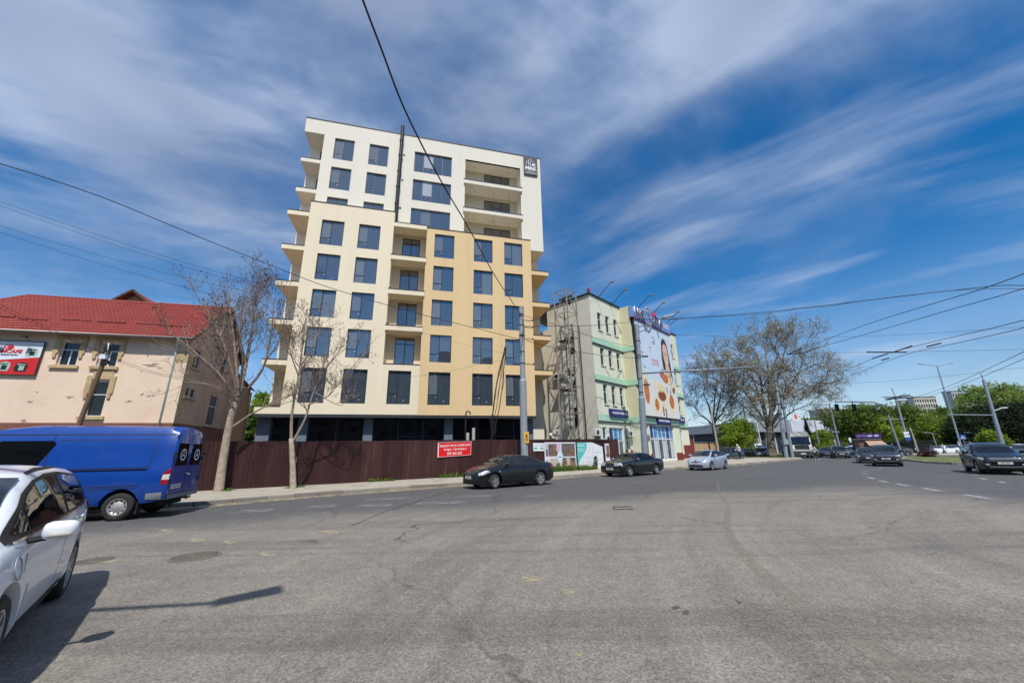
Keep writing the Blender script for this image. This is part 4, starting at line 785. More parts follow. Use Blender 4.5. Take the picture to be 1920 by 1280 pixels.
# air conditioners
def aircon(pos, rz, label):
    t = thing('air_conditioner', label, 'air conditioner', pos, rz); acm = mat('ac_white', srgb(214, 214, 206), .6, 0, .12, 4)
    MB().bevbox((0, .16, .3), (.85, .32, .6), .03).build('case', acm, t); MB().lathe([(.24, -.012), (.24, -.002), (.2, -.002), (.2, -.012)], 20, Matrix.Translation((-.12, 0, .3)), axis='y').build('fan_ring', acm, t)
    MB().prism([(-.12+.2*math.cos(R(a)), .3+.2*math.sin(R(a))) for a in range(0, 360, 24)], -.004, -.001).build('fan_grille', flash, t)
    for x in (-.3, .3): MB().bx(x-.02, x+.02, .02, .5, -.06, -.02).build('bracket', flash, t)
G2W = G0.matrix_basis
aircon(G2W @ Vector((-19.6, -.15, 2.75)), GA, 'air conditioner low on the corner behind the posters fence'); aircon(G2W @ Vector((-14.35, -.45, 2.75)), GA, 'air conditioner beside the shop door under the mint band'); aircon(G2W @ Vector((-19.62, 4.0, 8.2)), GA-R(90), 'air conditioner high on the grey side wall next to the ochre balconies')
MB().tube([(-19.32, 1.35, 13.0), (-19.32, 1.3, .5)], .06, 6).build('downpipe', flash, G0)
for (y0, y1, z0, z1) in ((2.0, 2.7, 10.4, 12.6), (2.2, 3.0, 7.2, 9.2), (2.2, 3.0, 3.6, 5.4), (2.0, 2.9, .9, 2.6)): window(G0, y0, y1, z0, z1, -.03, 'hi', flash, gl_d, M=Matrix.Translation((-19.25, 0, 0)) @ Matrix.Rotation(R(-90), 4, 'Z') @ Matrix.Translation((-y0-y1, 0, 0)))
# low sheds squeezed between the tower and the green building
sd_ = thing('narrow_annex', 'grey plastered annex in the gap between ochre tower and green building', 'annex', (3.4, 41.5, 0), R(30)); MB().bx(-2.2, 2.4, 0, 4, 0, 7.2).build('wall', pgs, sd_); MB().bx(-2.4, 2.6, -.2, 4.2, 7.2, 7.4).build('roof', flash, sd_); window(sd_, .4, 1.3, 3.2, 5.4, -.06, 'one', flash, gl_d)
sd_ = thing('dark_annex', 'dark upper annex with a balcony frame behind the lattice tower', 'annex', (5.6, 46.5, 0), R(45)); MB().bx(-3.2, 1.0, 0, 4, 0, 13.5).build('wall', mat('dark_annex_wall', srgb(112, 110, 104), .9, 0, .2, 1), sd_)
for z in (6, 9, 12): MB().bx(-3.3, -1.2, -.9, 0, z, z+.15).bx(-3.3, -3.2, -.9, -.8, z, z+1.1).bx(-3.3, -1.2, -.9, -.85, z+1.0, z+1.1).build('balcony', flash, sd_)
# steel lattice hoist tower
lt = thing('lattice_tower', 'rusty grey steel lattice hoist tower against the green building side', 'lattice tower', (5.08, 33.6, 0), R(45))
stl = mat('weathered_steel', srgb(158, 150, 134), .7, .2, .25, 4, stain=(srgb(112, 88, 66), .6, 3)); hw_ = .72; HT = 16.0
for sx in (-1, 1):
    for sy in (-1, 1): MB().bx(sx*hw_-.05, sx*hw_+.05, sy*hw_-.05, sy*hw_+.05, 0, HT).build('leg', stl, lt)
zs = [0.2+i*2.26 for i in range(8)]
for i, z in enumerate(zs):
    for fx in range(4):
        a, b = [((-hw_, -hw_), (hw_, -hw_)), ((hw_, -hw_), (hw_, hw_)), ((hw_, hw_), (-hw_, hw_)), ((-hw_, hw_), (-hw_, -hw_))][fx]
        MB().bar((*a, z), (*b, z), .035).build('cross_bar', stl, lt)
        if i < 7:
            p, q = (a, b) if (i+fx) % 2 else (b, a); MB().bar((*p, z), (*q, z+2.26), .032).build('brace', stl, lt)
for z in (HT,):
    for a, b in (((-hw_, -hw_), (hw_, -hw_)), ((hw_, -hw_), (hw_, hw_)), ((hw_, hw_), (-hw_, hw_)), ((-hw_, hw_), (-hw_, -hw_))): MB().bar((*a, z), (*b, z), .035).build('cross_bar', stl, lt)
MB().box((0, 0, HT-.9), (1.5, .16, .2)).box((.1, 0, HT-.5), (.16, 1.5, .16)).build('hoist_beam', flash, lt)
g = MB()
for i in range(26):
    z = .6+i*.55; a = random.uniform(-.5, .5); g.box((a, random.uniform(-.4, .5), z), (random.uniform(.2, .8), .05, random.uniform(.05, .3)))
o = g.build('hoist_fittings', mat('pale_fittings', srgb(190, 186, 176), .7, 0, .3, 4), lt); o['kind'] = 'stuff'
for z in (2.2, 6.7, 11.2): MB().box((0, .2, z), (1.2, .8, .1)).build('landing_plate', flash, lt)
# ------------------------------------------------------------------ poles, lamps, signals
galv = mat('galvanised_steel', srgb(150, 160, 168), .55, .35, .12, 2.0, stain=(srgb(118, 122, 124), .5, 1.5))
galv2 = mat('painted_grey_pole', srgb(150, 158, 164), .6, .1, .12, 2.0, stain=(srgb(118, 112, 104), .5, 1.5)); conc = mat('concrete_pole', srgb(168, 164, 154), .9, 0, .18, 2.5, .3, 30)
dark = mat('dark_fitting', srgb(42, 42, 44), .6, .2, .1, 5); ceram = mat('insulator', srgb(120, 96, 82), .4)
def pole(name, label, base, h, r0, r1, m_, step=None, lean=(0, 0), group=None, cat='pole'):
    t = thing(name, label, cat, base, 0, group); lx, ly = lean
    P_ = lambda z: (lx*z/h, ly*z/h, z)
    g = MB()
    if step:
        g.tube([P_(0), P_(step)], r0, 16); g.tube([P_(step), P_(step+.12)], [r0, r1*1.02], 16); g.tube([P_(step+.12), P_(h)], [r1*1.02, r1], 16)
    else: g.tube([P_(0), P_(h*.5), P_(h)], [r0, (r0+r1)/2, r1], 12)
    g.build('shaft', m_, t, sharp=35); return t
def band(t, z, r, x=0, y=0): MB().tube([(x, y, z), (x, y, z+.06)], r, 14).build('clamp_band', dark, t)
# tall grey pole before the tower
B1 = AT(984.5, 896, 25.2); MP = Vector((B1.x, B1.y, .15))
ztop = AT(977, 578, 25.2).z; zst = AT(981, 714, 25.2).z
p1 = pole('tall_steel_pole', 'tall stepped grey steel pole standing before the ochre wall', MP, ztop-.15, .235, .165, galv2, zst-.15, cat='pole')
for z in (ztop-.5, ztop-.62, ztop-1.3, ztop-2.0, ztop-2.1, ztop-3.2, ztop-4.0): band(p1, z-.15, .182)
MB().lathe([(.18, 0), (.17, .06), (.001, .07)], 16, Matrix.Translation((0, 0, ztop-.15))).build('cap', galv, p1)
zs_ = AT(988, 820, 25.2).z-.15
ys = MB().bx(.01, .30, -.25, -.236, zs_-.34, zs_+.36).build('warning_plate', mat('warning_yellow', srgb(226, 178, 50), .5), p1); MB().prism([(.155, zs_+.24), (.24, zs_+.02), (.07, zs_+.02)], -.256, -.251).bx(.06, .25, -.256, -.251, zs_-.2, zs_-.16).bx(.06, .25, -.256, -.251, zs_-.1, zs_-.06).build('warning_symbol', dark, ys)
for z, s_ in ((ztop-1.4, 1), (ztop-2.3, -1), (ztop-2.25, 1), (ztop-4.0, 1), (ztop-.9, 1)):
    q = MB().tube([(.1*s_, -.05, z-.15), (.75*s_, -.15, z-.1-.15)], .025, 6).build('bracket', dark, p1); MB().ball((.75*s_, -.15, z-.2), (.06, .06, .09)).build('insulator', ceram, q)
for k in range(4): MB().tube([(.17*math.sin(k*1.4), -.17, ztop-.9-k*.5), (.22*math.sin(k+1), -.2, ztop-1.6-k*.5), (.16*math.sin(k*2), -.19, ztop-2.4-k*.4)], .016, 5).build('slack_cable', dark, p1)
# black cable bundle hanging behind the pole, curved service pipe on the fence
cb = thing('hanging_cable_bundle', 'tangle of black cables hanging down beside the grey pole', 'cables', AT(925, 825, 27.2)*1); cb.location.z = 2.2
for k in range(7):
    pts = []
    for j in range(9):
        f = j/8; a = AT(lerp(948, 921, f)+random.uniform(-1.5, 1.5)+(6*math.sin(f*3.1)*((k % 3)-1)), lerp(650, 826, f), lerp(26.2, 27.2, f)); pts.append(a-cb.location)
    MB().tube(pts, .018 if k < 5 else .03, 5).build('cable', dark, cb)
for k in range(3):
    a = AT(923+k*1.5, 785+k*9, 27.1)-cb.location; MB().tube([(a.x+.16*math.cos(R(t)), a.y, a.z+.3*math.sin(R(t))) for t in range(0, 361, 30)], .02, 5).build('cable_coil', dark, cb)
B_ = FA+fd*12.95+Vector((-fd.y, fd.x, 0))*.35; zz = AT(876, 770, B_.y).z
sp_ = thing('service_pipe', 'dark hooked service pipe rising above the red banner', 'pipe', (B_.x, B_.y, .2)); MB().tube([(0, 0, 0), (0, 0, zz-.5), (.02, 0, zz-.3), (.15, 0, zz-.2), (.28, 0, zz-.3), (.28, 0, zz-.42)], .045, 8).build('hooked_tube', dark, sp_, smooth=True)
for px, lb, y1 in ((888, 'white plastic post right of the hooked pipe behind the fence', 802), (877, 'short white plastic post under the hooked pipe', 811)):
    b = FA+fd*(13.4 if px > 880 else 13.0)+Vector((-fd.y, fd.x, 0))*.9; q = AT(px, y1, b.y); tag(MB().tube([(0, 0, 0), (0, 0, q.z-.1)], .1, 10).build('white_post', mat('dirty_white', srgb(190, 186, 178), .7, 0, .2, 4), loc=(q.x, b.y, .1)), lb, 'post')
# pole before the veterinary shops, with lamp arm and long mast arm
B2 = Vector((10.75, 32.75, .2)); q = AT(1194, 608, 32.75); zt2 = q.z
p2 = pole('street_lamp_pole', 'thick grey street lamp pole before the veterinary shops with long side arm', B2, zt2-.2, .26, .18, galv, 5.6, lean=(q.x-B2.x, 0), cat='street lamp')
zr = lambda z: ((q.x-B2.x)*(z-.2)/(zt2-.2), 0, z-.2)
hd = AT(1245, 596, 31.6)-B2; a = Vector(zr(zt2-.3)); MB().tube([a, a+Vector((.7, -.2, .15)), hd+Vector((-.8, .1, -.25)), hd], .045, 8).build('lamp_arm', galv, p2, smooth=True); a2 = Vector(zr(zt2-.8)); MB().tube([a2, a2+Vector((.8, -.2, .25)), hd+Vector((-1.3, .2, -.5))], .035, 6).build('lamp_arm_stay', galv, p2, smooth=True)
hh = MB().bevbox((0, 0, 0), (1.0, .34, .16), .05, Matrix.Translation(hd+Vector((.35, -.05, .12))) @ Matrix.Rotation(R(-14), 4, 'Y')).build('lamp_head', galv, p2); MB().box((0, 0, 0), (.8, .26, .03), Matrix.Translation(hd+Vector((.36, -.05, .03))) @ Matrix.Rotation(R(-14), 4, 'Y')).build('lamp_glass', pvc, hh)
am = Vector(zr(AT(1207, 700, 32.75).z)); e_ = GR(1420, 687, am.z+.2)-B2; e_ = AT(1420, 687, 30.0)-B2
MB().tube([am, e_], [.075, .05], 10).build('mast_arm', galv, p2, smooth=True)
for z in (zt2-1.6, zt2-2.9, zt2-3.1, zt2-5.0, zt2-6.2): v = Vector(zr(z)); MB().tube([v, v+Vector((0, 0, .07))], .2 if z > 6 else .27, 14).build('clamp_band', dark, p2)
for z in (zt2-3.0, zt2-5.5): v = Vector(zr(z)); MB().bx(v.x+.2, v.x+.75, -.2, -.1, v.z-.08, v.z+.04).build('bracket', dark, p2)
# pair of poles at the corner
for i, (bx_, by_, tx, ty, Y, r0, lb) in enumerate(((1475, 858, 1452, 700, 55.5, .26, 'nearer thick grey pole of the leaning pair at the corner'), (1486, 855.5, 1459, 712, 57.0, .23, 'farther grey pole of the pair at the corner'))):
    b = AT(bx_, by_, Y); tq = AT(tx, ty, Y); pp = pole('steel_pole', lb, (b.x, b.y, .12), tq.z-.12, r0, r0*.62, galv, lean=(tq.x-b.x, 0), group='pair of corner poles')
    zc = AT(1472, 828, Y).z-.12; MB().bx(-.34+(tq.x-b.x)*zc/tq.z, .34+(tq.x-b.x)*zc/tq.z, -.38, .2, zc-.35, zc+.35).build('junction_box', galv2, pp) if i == 0 else None
    for f in (.5, .62, .78, .9): v = Vector(((tq.x-b.x)*f, 0, (tq.z-.12)*f)); MB().tube([v, v+Vector((0, 0, .1))], r0*.95, 12).build('clamp_band', dark, pp)
# leaning timber pole before the old house
b = Vector((-22.75, 20.0, 0)); tq = AT(208, 643, 20.0); timber = mat('weathered_timber', srgb(120, 98, 76), .9, 0, .25, 3, .5, 20, streak=True)
wp = pole('timber_pole', 'leaning weathered timber pole with a small lamp before the old house', b, tq.z, .125, .10, timber, lean=(tq.x-b.x, 0))
c_ = Vector((tq.x-b.x, 0, tq.z)); MB().tube([c_+Vector((.05, -.1, -.5)), c_+Vector((.2, -.3, -.1)), c_+Vector((.38, -.45, -.15)), c_+Vector((.5, -.5, -.6))], .025, 6).build('lamp_bracket', pvc, wp, smooth=True); MB().bevbox(c_+Vector((.3, -.35, -.4)), (.22, .2, .4), .05).build('lamp_head', dark, wp); MB().bx(c_.x-.12, c_.x+.25, -.3, -.15, c_.z-.95, c_.z-.7).build('white_box', pvc, wp); MB().bx(c_.x+.08, c_.x+.3, -.2, -.05, c_.z-1.2, c_.z-1.02).build('cable_clamp', dark, wp)
# slender posts in the car park
for px0, py0, px1, py1, Y, r0, m_, lb in ((1345, 832, 1331, 757, 56, .15, conc, 'pale concrete post between the bare trees left of the round green tree'), (1411, 846, 1390, 748, 72, .12, galv, 'thin grey post right of the round green tree'), (1420, 838, 1409, 782, 88, .12, galv, 'thin post left of the plane trunk, middle one'), (1428, 836, 1419, 792, 92, .12, pvc, 'white thin post just left of the plane trunk'), (1300, 830, 1299, 808, 70, .1, conc, 'short dark post right of the green building')):
    b = AT(px0, py0, Y); tq = AT(px1, py1, Y); pole('slim_post', lb, (b.x, b.y, 0), tq.z, r0, r0*.7, m_, lean=(tq.x-b.x, 0), group='slim posts in the car park')
# right-hand street furniture
def gp(px0, px1, py1, Y): b = AT(px0, 838, Y); tq = AT(px1, py1, Y); return Vector((b.x, b.y, 0)), tq
b, tq = gp(1802, 1757, 686, 62); dl_ = pole('double_lamp_post', 'tall slim double-armed street lamp behind the dark SUV', b, tq.z, .14, .07, galv, lean=(tq.x-b.x, 0), cat='street lamp')
for px, py in ((1720, 682), (1788, 680)):
    e_ = AT(px, py, 62)-b; a = tq-b; q = MB().tube([a, lerp(a, e_, .75)], .045, 6).build('lamp_arm', galv, dl_); d_ = (e_-a).normalized(); MB().tube([lerp(a, e_, .72), e_], [.09, .07], 6).build('lamp_head', galv, q)
b, tq = gp(1880, 1844, 712, 52); tp = pole('trolley_pole', 'thick grey pole behind the dark SUV with a long cross arm', b, tq.z, .24, .16, galv, lean=(tq.x-b.x, 0))
a = AT(1864, 778, 52)-b; e_ = AT(1776, 777, 52)-b; MB().tube([a, e_], .07, 8).build('cross_arm', galv, tp); a = AT(1862, 770, 52)-b; e_ = AT(1879, 765, 52)-b; MB().tube([a, e_], .05, 6).build('lamp_arm', pvc, tp); MB().bevbox(e_+Vector((.2, 0, .05)), (.8, .3, .14), .04).build('lamp_head', pvc, tp)
MB().tube([tq-b, tq-b+Vector((-.1, 0, .9))], .04, 6).build('finial', dark, tp)
b, tq = gp(1704, 1679, 744, 66); kp = pole('trolley_pole', 'grey pole carrying the black trolley wire switch above the kiosk', b, tq.z, .2, .13, galv, lean=(tq.x-b.x, 0)); c_ = tq-b
for k in range(7): MB().tube([c_+Vector((random.uniform(-2.6, -1), random.uniform(-.4, .4), random.uniform(-.7, .1))), c_+Vector((random.uniform(1.5, 4.2), random.uniform(-.4, .4), random.uniform(-.3, .5)))], .06, 5).build('wire_switch', dark, kp)
MB().tube([c_, c_+Vector((-.25, 0, 1.6))], .06, 6).build('finial', mat('red_brown_finial', srgb(128, 78, 70), .6), kp)
a = AT(1698, 785, 66)-b; e_ = AT(1655, 786, 66)-b; MB().tube([a, e_], .05, 6).build('cross_arm', galv, kp)
qs = AT(1701, 817, 65.5)-b; pl = MB().bx(qs.x-.45, qs.x+.45, qs.y, qs.y+.04, qs.z-.7, qs.z+.7).build('stop_plate', pvc, kp); MB().bx(qs.x-.45, qs.x+.45, qs.y-.01, qs.y-.002, qs.z-.7, qs.z-.2).bx(qs.x-.4, qs.x+.4, qs.y-.01, qs.y-.002, qs.z+.2, qs.z+.3).build('blue_field', mat('sign_blue', srgb(30, 84, 170), .5), pl)
b, tq = gp(1719, 1706, 801, 64); pole('slim_post', 'slim tapered post beside the person in black', b, tq.z, .16, .1, conc, lean=(tq.x-b.x, 0))
b, tq = gp(1574, 1557, 764, 74); pq = pole('steel_pole', 'slim grey pole with a rusty tip above the black saloon', b, tq.z, .17, .11, galv, lean=(tq.x-b.x, 0)); MB().tube([tq-b, tq-b+Vector((-.1, 0, .7))], .1, 8).build('rusty_tip', mat('red_brown_finial', (.2, .08, .06)), pq)
b, tq = gp(1536, 1524, 770, 80); pole('steel_pole', 'thin grey pole right of the white lorry cab', b, tq.z, .13, .08, galv, lean=(tq.x-b.x, 0))
# traffic signal gantry
b, tq = gp(1687, 1665, 778, 58); tg = pole('signal_gantry', 'curved grey gantry holding two black traffic signals', b, tq.z, .15, .11, galv, lean=(tq.x-b.x, 0), cat='traffic lights')
pts = [AT(x, y, 58)-b for x, y in ((1665, 778), (1660, 767), (1650, 758), (1638, 754), (1600, 753), (1566, 753))]; MB().tube(pts, [.11, .1, .09, .085, .08, .07], 8).build('curved_arm', mat('arm_brown', srgb(112, 104, 100), .6, .2), tg, smooth=True)
for px, py in ((1569, 764), (1601, 764)):
    c_ = AT(px, py, 58)-b; s_ = MB().bevbox(c_, (.42, .3, 1.05), .04, None).build('signal_head', dark, tg)
    for k in (-1, 0, 1): MB().lathe([(.13, 0), (.15, -.14), (.145, -.14), (.12, 0)], 12, Matrix.Translation(c_+Vector((0, -.15, .32*k))), axis='y').build('visor', dark, s_)
    MB().tube([c_+Vector((0, 0, .5)), c_+Vector((0, 0, 1.1))], .03, 5).build('hanger', dark, s_)
# pedestrian crossing sign
c_ = AT(1805, 819, 58); cs = thing('crossing_sign', 'square blue pedestrian crossing sign beside the double lamp post', 'road sign', (c_.x, c_.y, 0), R(-40)); MB().bx(-.35, .35, 0, .03, c_.z-.35, c_.z+.35).build('plate', mat('sign_blue', srgb(30, 84, 170), .5), cs); MB().prism([(0, c_.z+.26), (.27, c_.z-.24), (-.27, c_.z-.24)], -.008, -.002).build('white_triangle', pvc, cs); MB().tube([(-.08, -.012, c_.z-.18), (0, -.012, c_.z+.02), (.08, -.012, c_.z-.18)], .025, 4).ball((0, -.012, c_.z+.1), .04).build('walking_figure', dark, cs); MB().tube([(0, .05, 0), (0, .05, c_.z+.3)], .04, 8).build('post', galv, cs)
c_ = AT(1797, 831, 57); rs = thing('round_road_sign', 'small round pale road sign seen edge-on at the island', 'road sign', (c_.x, c_.y, 0), R(30)); MB().lathe([(.32, 0), (.32, .03), (.001, .03)], 20, Matrix.Translation((0, -.03, c_.z)), axis='y').build('disc', pvc, rs); MB().tube([(0, .05, 0), (0, .05, c_.z+.3)], .035, 6).build('post', galv, rs)
c_ = AT(1594, 824, 70); rs = thing('round_road_sign', 'small round pale road sign between the black saloon and the kiosk', 'road sign', (c_.x, c_.y, 0), R(20)); MB().lathe([(.4, 0), (.4, .03), (.001, .03)], 20, Matrix.Translation((0, -.03, c_.z)), axis='y').build('disc', pvc, rs); MB().tube([(0, .05, 0), (0, .05, c_.z+.3)], .035, 6).build('post', galv, rs)
for px, py, px1, py1, lb in ((1838, 834, 1825, 812, 'small far lamp post with short arm below the dark wood'), (1910, 836, 1897, 806, 'far lamp post with left-hand arm at the right edge'), (1756, 834, 1748, 812, 'tiny far lamp post above the white cars')):
    b = AT(px, py, 90); tq = AT(px1, py1, 90); t_ = pole('far_lamp_post', lb, (b.x, b.y, 0), tq.z, .12, .08, galv, lean=(tq.x-b.x, 0), cat='street lamp'); a = tq-Vector((b.x, b.y, 0)); MB().tube([a, a+Vector((-2.2, 0, .3))], .08, 6).build('lamp_arm', galv, t_)
# lamp standing behind the photographer: its shadow lies across the lot
k_ = 1/math.tan(SUN_EL); sh = Vector((math.sin(SUN_AZ), math.cos(SUN_AZ), 0))*k_
s0 = GR(400, 1130); s1 = GR(524, 1107); hz = 9.0; h0 = s0-sh*hz; h1 = s1-sh*hz; ps_ = GR(100, 1142)-sh*hz
lb = thing('street_lamp', 'street lamp out of frame whose head shades the lot', 'street lamp', (ps_.x-2.5, ps_.y-.2, 0)); o_ = Vector((ps_.x-2.5, ps_.y-.2, 0))
MB().tube([(0, 0, 0), (0, 0, 8.2), (.6, 0, 8.8), Vector((h0.x, h0.y, hz))-o_], [.12, .1, .06, .045], 8).build('post', galv, lb, smooth=True); d_ = h1-h0; MB().tube([Vector((h0.x, h0.y, hz))-o_, Vector((h1.x, h1.y, hz+.1))-o_], [.12, .16], 6).build('lamp_head', galv, lb)

# ------------------------------------------------------------------ overhead wires
wm = mat('wire_black', srgb(30, 30, 32), .6, 0, .1, 3)
def wire(label, pts, r=.012, smooth=True, group='overhead wires', name='overhead_wire'):
    P_ = [AT(*p) if len(p) == 3 else Vector(p[:3]) for p in pts]
    if smooth:
        Q = []
        for i in range(len(P_)-1):
            p0, p1_, p2_, p3 = P_[max(i-1, 0)], P_[i], P_[i+1], P_[min(i+2, len(P_)-1)]
            for j in range(6):
                t = j/6; Q.append(.5*((2*p1_)+(-p0+p2_)*t+(2*p0-5*p1_+4*p2_-p3)*t*t+(-p0+3*p1_-3*p2_+p3)*t**3))
        P_ = Q+[P_[-1]]
    c = P_[0]; o = MB().tube([p-c for p in P_], r, 5).build(name, wm, loc=c, smooth=True); return tag(o, label, 'wire', group)
wire('heavy cable climbing from the grey pole across the tower to the top edge', [(977, 590, 25.2), (930, 520, 17.8), (880, 430, 13.0), (830, 345, 10.2), (790, 270, 8.5), (752, 190, 7.2), (716, 95, 6.15), (680, 0, 5.3), (640, -115, 4.4), (600, -240, 3.65), (560, -380, 3.0)], .022)
wire('heavy cable sagging from the grey pole to the left edge', [(975, 636, 25.2), (900, 617, 24.2), (800, 592, 22.8), (700, 564, 21.2), (600, 533, 19.6), (500, 494, 18), (400, 455, 16.5), (300, 414, 15), (200, 373, 13.6), (100, 338, 12.4), (0, 307, 11.4), (-150, 262, 9.8)], .019)
wire('cable from the grey pole to the lamp pole, lower one', [(985, 638, 25.2), (1040, 652, 26.8), (1100, 662, 28.8), (1160, 669, 31), (1200, 672, 32.6)], .02)
wire('cable from the grey pole to the lamp pole, sloping upper one', [(983, 592, 25.2), (1030, 605, 26.6), (1100, 628, 29), (1160, 645, 31.2), (1199, 650, 32.7)], .016)
wire('level cable from the grey pole past the lattice tower to the lamp pole', [(983, 612, 25.2), (1040, 611, 26.8), (1110, 610, 29.2), (1180, 604, 32), (1195, 600, 32.6)], .02)
wire('twisted thick cable rising gently to the right edge, upper strand', [(1196, 598, 32.6), (1250, 598, 31), (1300, 595, 29.8), (1400, 588, 27.5), (1500, 578, 25.6), (1600, 566, 23.8), (1700, 554, 22.2), (1790, 544, 20.8), (1880, 535, 19.4), (1960, 538, 18)], .022)
wire('twisted thick cable rising gently to the right edge, lower strand', [(1196, 601, 32.5), (1300, 596.5, 29.7), (1400, 590, 27.4), (1460, 585, 26.3), (1500, 578.5, 25.5), (1560, 573, 24.4), (1600, 566.6, 23.7), (1700, 554.6, 22.1), (1790, 544.4, 20.7), (1890, 541, 19.2), (1960, 546, 18)], .014)
TRW = [('upper trolley wire running steeply to the right edge above the plane tree', [(1490, 660, 50), (1560, 632, 42), (1640, 603, 34), (1740, 572, 27), (1840, 542, 21.5), (1960, 498, 17)]), ('second trolley wire running steeply to the right edge above the plane tree', [(1512, 658, 50), (1600, 633, 42), (1680, 610, 35), (1780, 581, 28), (1880, 553, 22.5), (1960, 527, 19)]),
       ('trolley wire of the middle pair, upper one', [(1545, 713, 58), (1600, 688, 50), (1660, 664, 43), (1760, 638, 34), (1860, 615, 27.5), (1960, 590, 23)]), ('trolley wire of the middle pair, lower one', [(1566, 715, 58), (1630, 690, 50), (1700, 664, 43), (1780, 646, 36), (1880, 624, 29), (1960, 604, 25)]),
       ('trolley wire of the lowest pair, upper one', [(1716, 745, 66), (1780, 723, 52), (1850, 692, 40), (1960, 640, 29)]), ('trolley wire of the lowest pair, lower one', [(1733, 746, 66), (1800, 722, 52), (1870, 694, 41), (1960, 655, 31)]),
       ('short trolley wire dropping left to the signal gantry', [(1542, 717, 58), (1560, 735, 64), (1577, 751, 72)]), ('short trolley wire dropping to the signal gantry, right one', [(1562, 720, 58), (1580, 737, 64), (1595, 751, 72)])]
for l, p in TRW: wire(l, p, .026)
SPW = [('thin span wire behind the plane tree, highest', [(1262, 627, 46), (1400, 632, 46), (1510, 633, 46), (1700, 627, 44), (1960, 610, 40)]), ('thin span wire level with the plane tree top third', [(1262, 668, 52), (1400, 665, 50), (1500, 662, 50), (1700, 659, 46), (1960, 654, 40)]), ('thin span wire above the signal gantry to the right edge', [(1523, 718, 58), (1640, 716, 56), (1760, 706, 52), (1960, 684, 45)]), ('thin wire from the mast arm height to the plane tree', [(1262, 681, 60), (1340, 681, 60), (1450, 684, 60)]),
       ('faint slack wire before the plane tree crown', [(1262, 690, 45), (1320, 706, 50), (1400, 727, 56), (1470, 742, 60)]), ('thin wire just above the lorry', [(1485, 776, 58), (1540, 776, 60), (1580, 772, 62)])]
for l, p in SPW: wire(l, p, .016)
for i, (y0, y1, n_) in enumerate(((378, 530, 'topmost'), (386, 538, 'second'), (425, 551, 'third'), (437, 572, 'lowest'))):
    wire('%s of four thin wires slanting down to the left bare tree' % n_, [(-40, y0-14, 26), (120, lerp(y0, y1, .25)+3, 27), (240, lerp(y0, y1, .5)+5, 28), (360, lerp(y0, y1, .75)+4, 29), (482, y1, 30)], .013)
wire('thin double wire sagging from the timber pole over the plaster, upper', [(208, 668, 20), (250, 684, 20.5), (300, 700, 21), (345, 706, 21.4), (420, 700, 20)], .009); wire('thin double wire sagging from the timber pole over the plaster, lower', [(208, 672, 20), (250, 688, 20.5), (300, 703, 21), (345, 710, 21.4), (420, 706, 20)], .009)
wire('wire from the timber pole up to the left edge', [(202, 665, 20), (120, 628, 18.5), (60, 600, 17.5), (-30, 556, 16)], .01); wire('second wire from the timber pole up to the left edge', [(202, 668, 20), (130, 636, 18.5), (60, 606, 17.5), (-30, 562, 16)], .01)
wire('thin wire crossing the lower ochre wall to the grey pole', [(975, 670, 25.4), (900, 683, 26.5), (820, 700, 27.5), (740, 708, 28.2)], .008); wire('thin wire from the tower cornice to the grey pole', [(975, 668, 25.4), (880, 648, 27.5), (780, 620, 30), (690, 596, 32)], .007)
for px0, py0, px1, py1, Y, l in ((1482, 662, 1503, 651, 50, 'black insulator rod on the upper trolley wire'), (1512, 660, 1534, 651, 49, 'black insulator rod on the second trolley wire'), (1636, 672, 1664, 663, 45, 'left insulator rod on the middle trolley pair'), (1653, 675, 1667, 671, 45, 'lower left insulator rod on the middle trolley pair'), (1672, 661, 1710, 648, 43, 'right insulator rod on the middle trolley pair'), (1738, 650, 1764, 643, 39, 'rightmost insulator rod on the middle trolley pair'), (1522, 717, 1560, 719, 58, 'flat black hanger bar above the signals'), (1540, 716, 1546, 711, 58, 'short left hook on the hanger bar'), (1560, 718, 1567, 713, 58, 'short right hook on the hanger bar'), (1476, 664, 1508, 661, 50, 'black cross bar before the plane tree crown'), (1625, 660, 1700, 660, 44, 'long black spreader bar between the middle trolley wires')):
    a, b = AT(px0, py0, Y), AT(px1, py1, Y); tag(MB().tube([Vector(), b-a], .075, 6).build('insulator_rod', wm, loc=a), l, 'insulator', 'trolley wire insulators')
# ------------------------------------------------------------------ vehicles
def paint(name, col, rough=.3, metal=.0, coat=.8, dirt=.06): return mat('paint_'+name, col, rough, metal, .05, 3, coat=coat, stain=(tuple(lerp(c, .25, .35) for c in col), dirt, 2.0))
rubber = mat('tyre_rubber', srgb(44, 43, 42), .85, 0, .15, 12, .4, 60, stain=(srgb(90, 84, 76), .5, 5)); black_p = mat('black_plastic', srgb(26, 27, 28), .6, 0, .1, 8)
chrome = mat('chrome', (.6, .6, .6), .15, 1, .05); alloy = mat('alloy_rim', srgb(176, 178, 182), .35, .7, .1, 6); steelr = mat('steel_rim', srgb(188, 188, 186), .45, .5, .15, 8)
carglass = glassmat('car_glass', (.010, .013, .014), ior=1.7, rough=.02, wave=.01); tint = glassmat('tinted_glass', (.004, .005, .006), ior=1.55, rough=.02, wave=.01)
lampg = mat('headlamp_glass', srgb(206, 212, 216), .12, .3, .3, 14, coat=1); lampr = mat('tail_lamp_red', srgb(150, 14, 22), .2, 0, .2, 10, coat=1); lampo = mat('indicator_amber', srgb(226, 150, 60), .25, 0, .1, coat=1); plate_m = mat('number_plate', srgb(220, 222, 224), .5, 0, .05)
under = mat('underbody_black', (.008, .008, .008), .9)
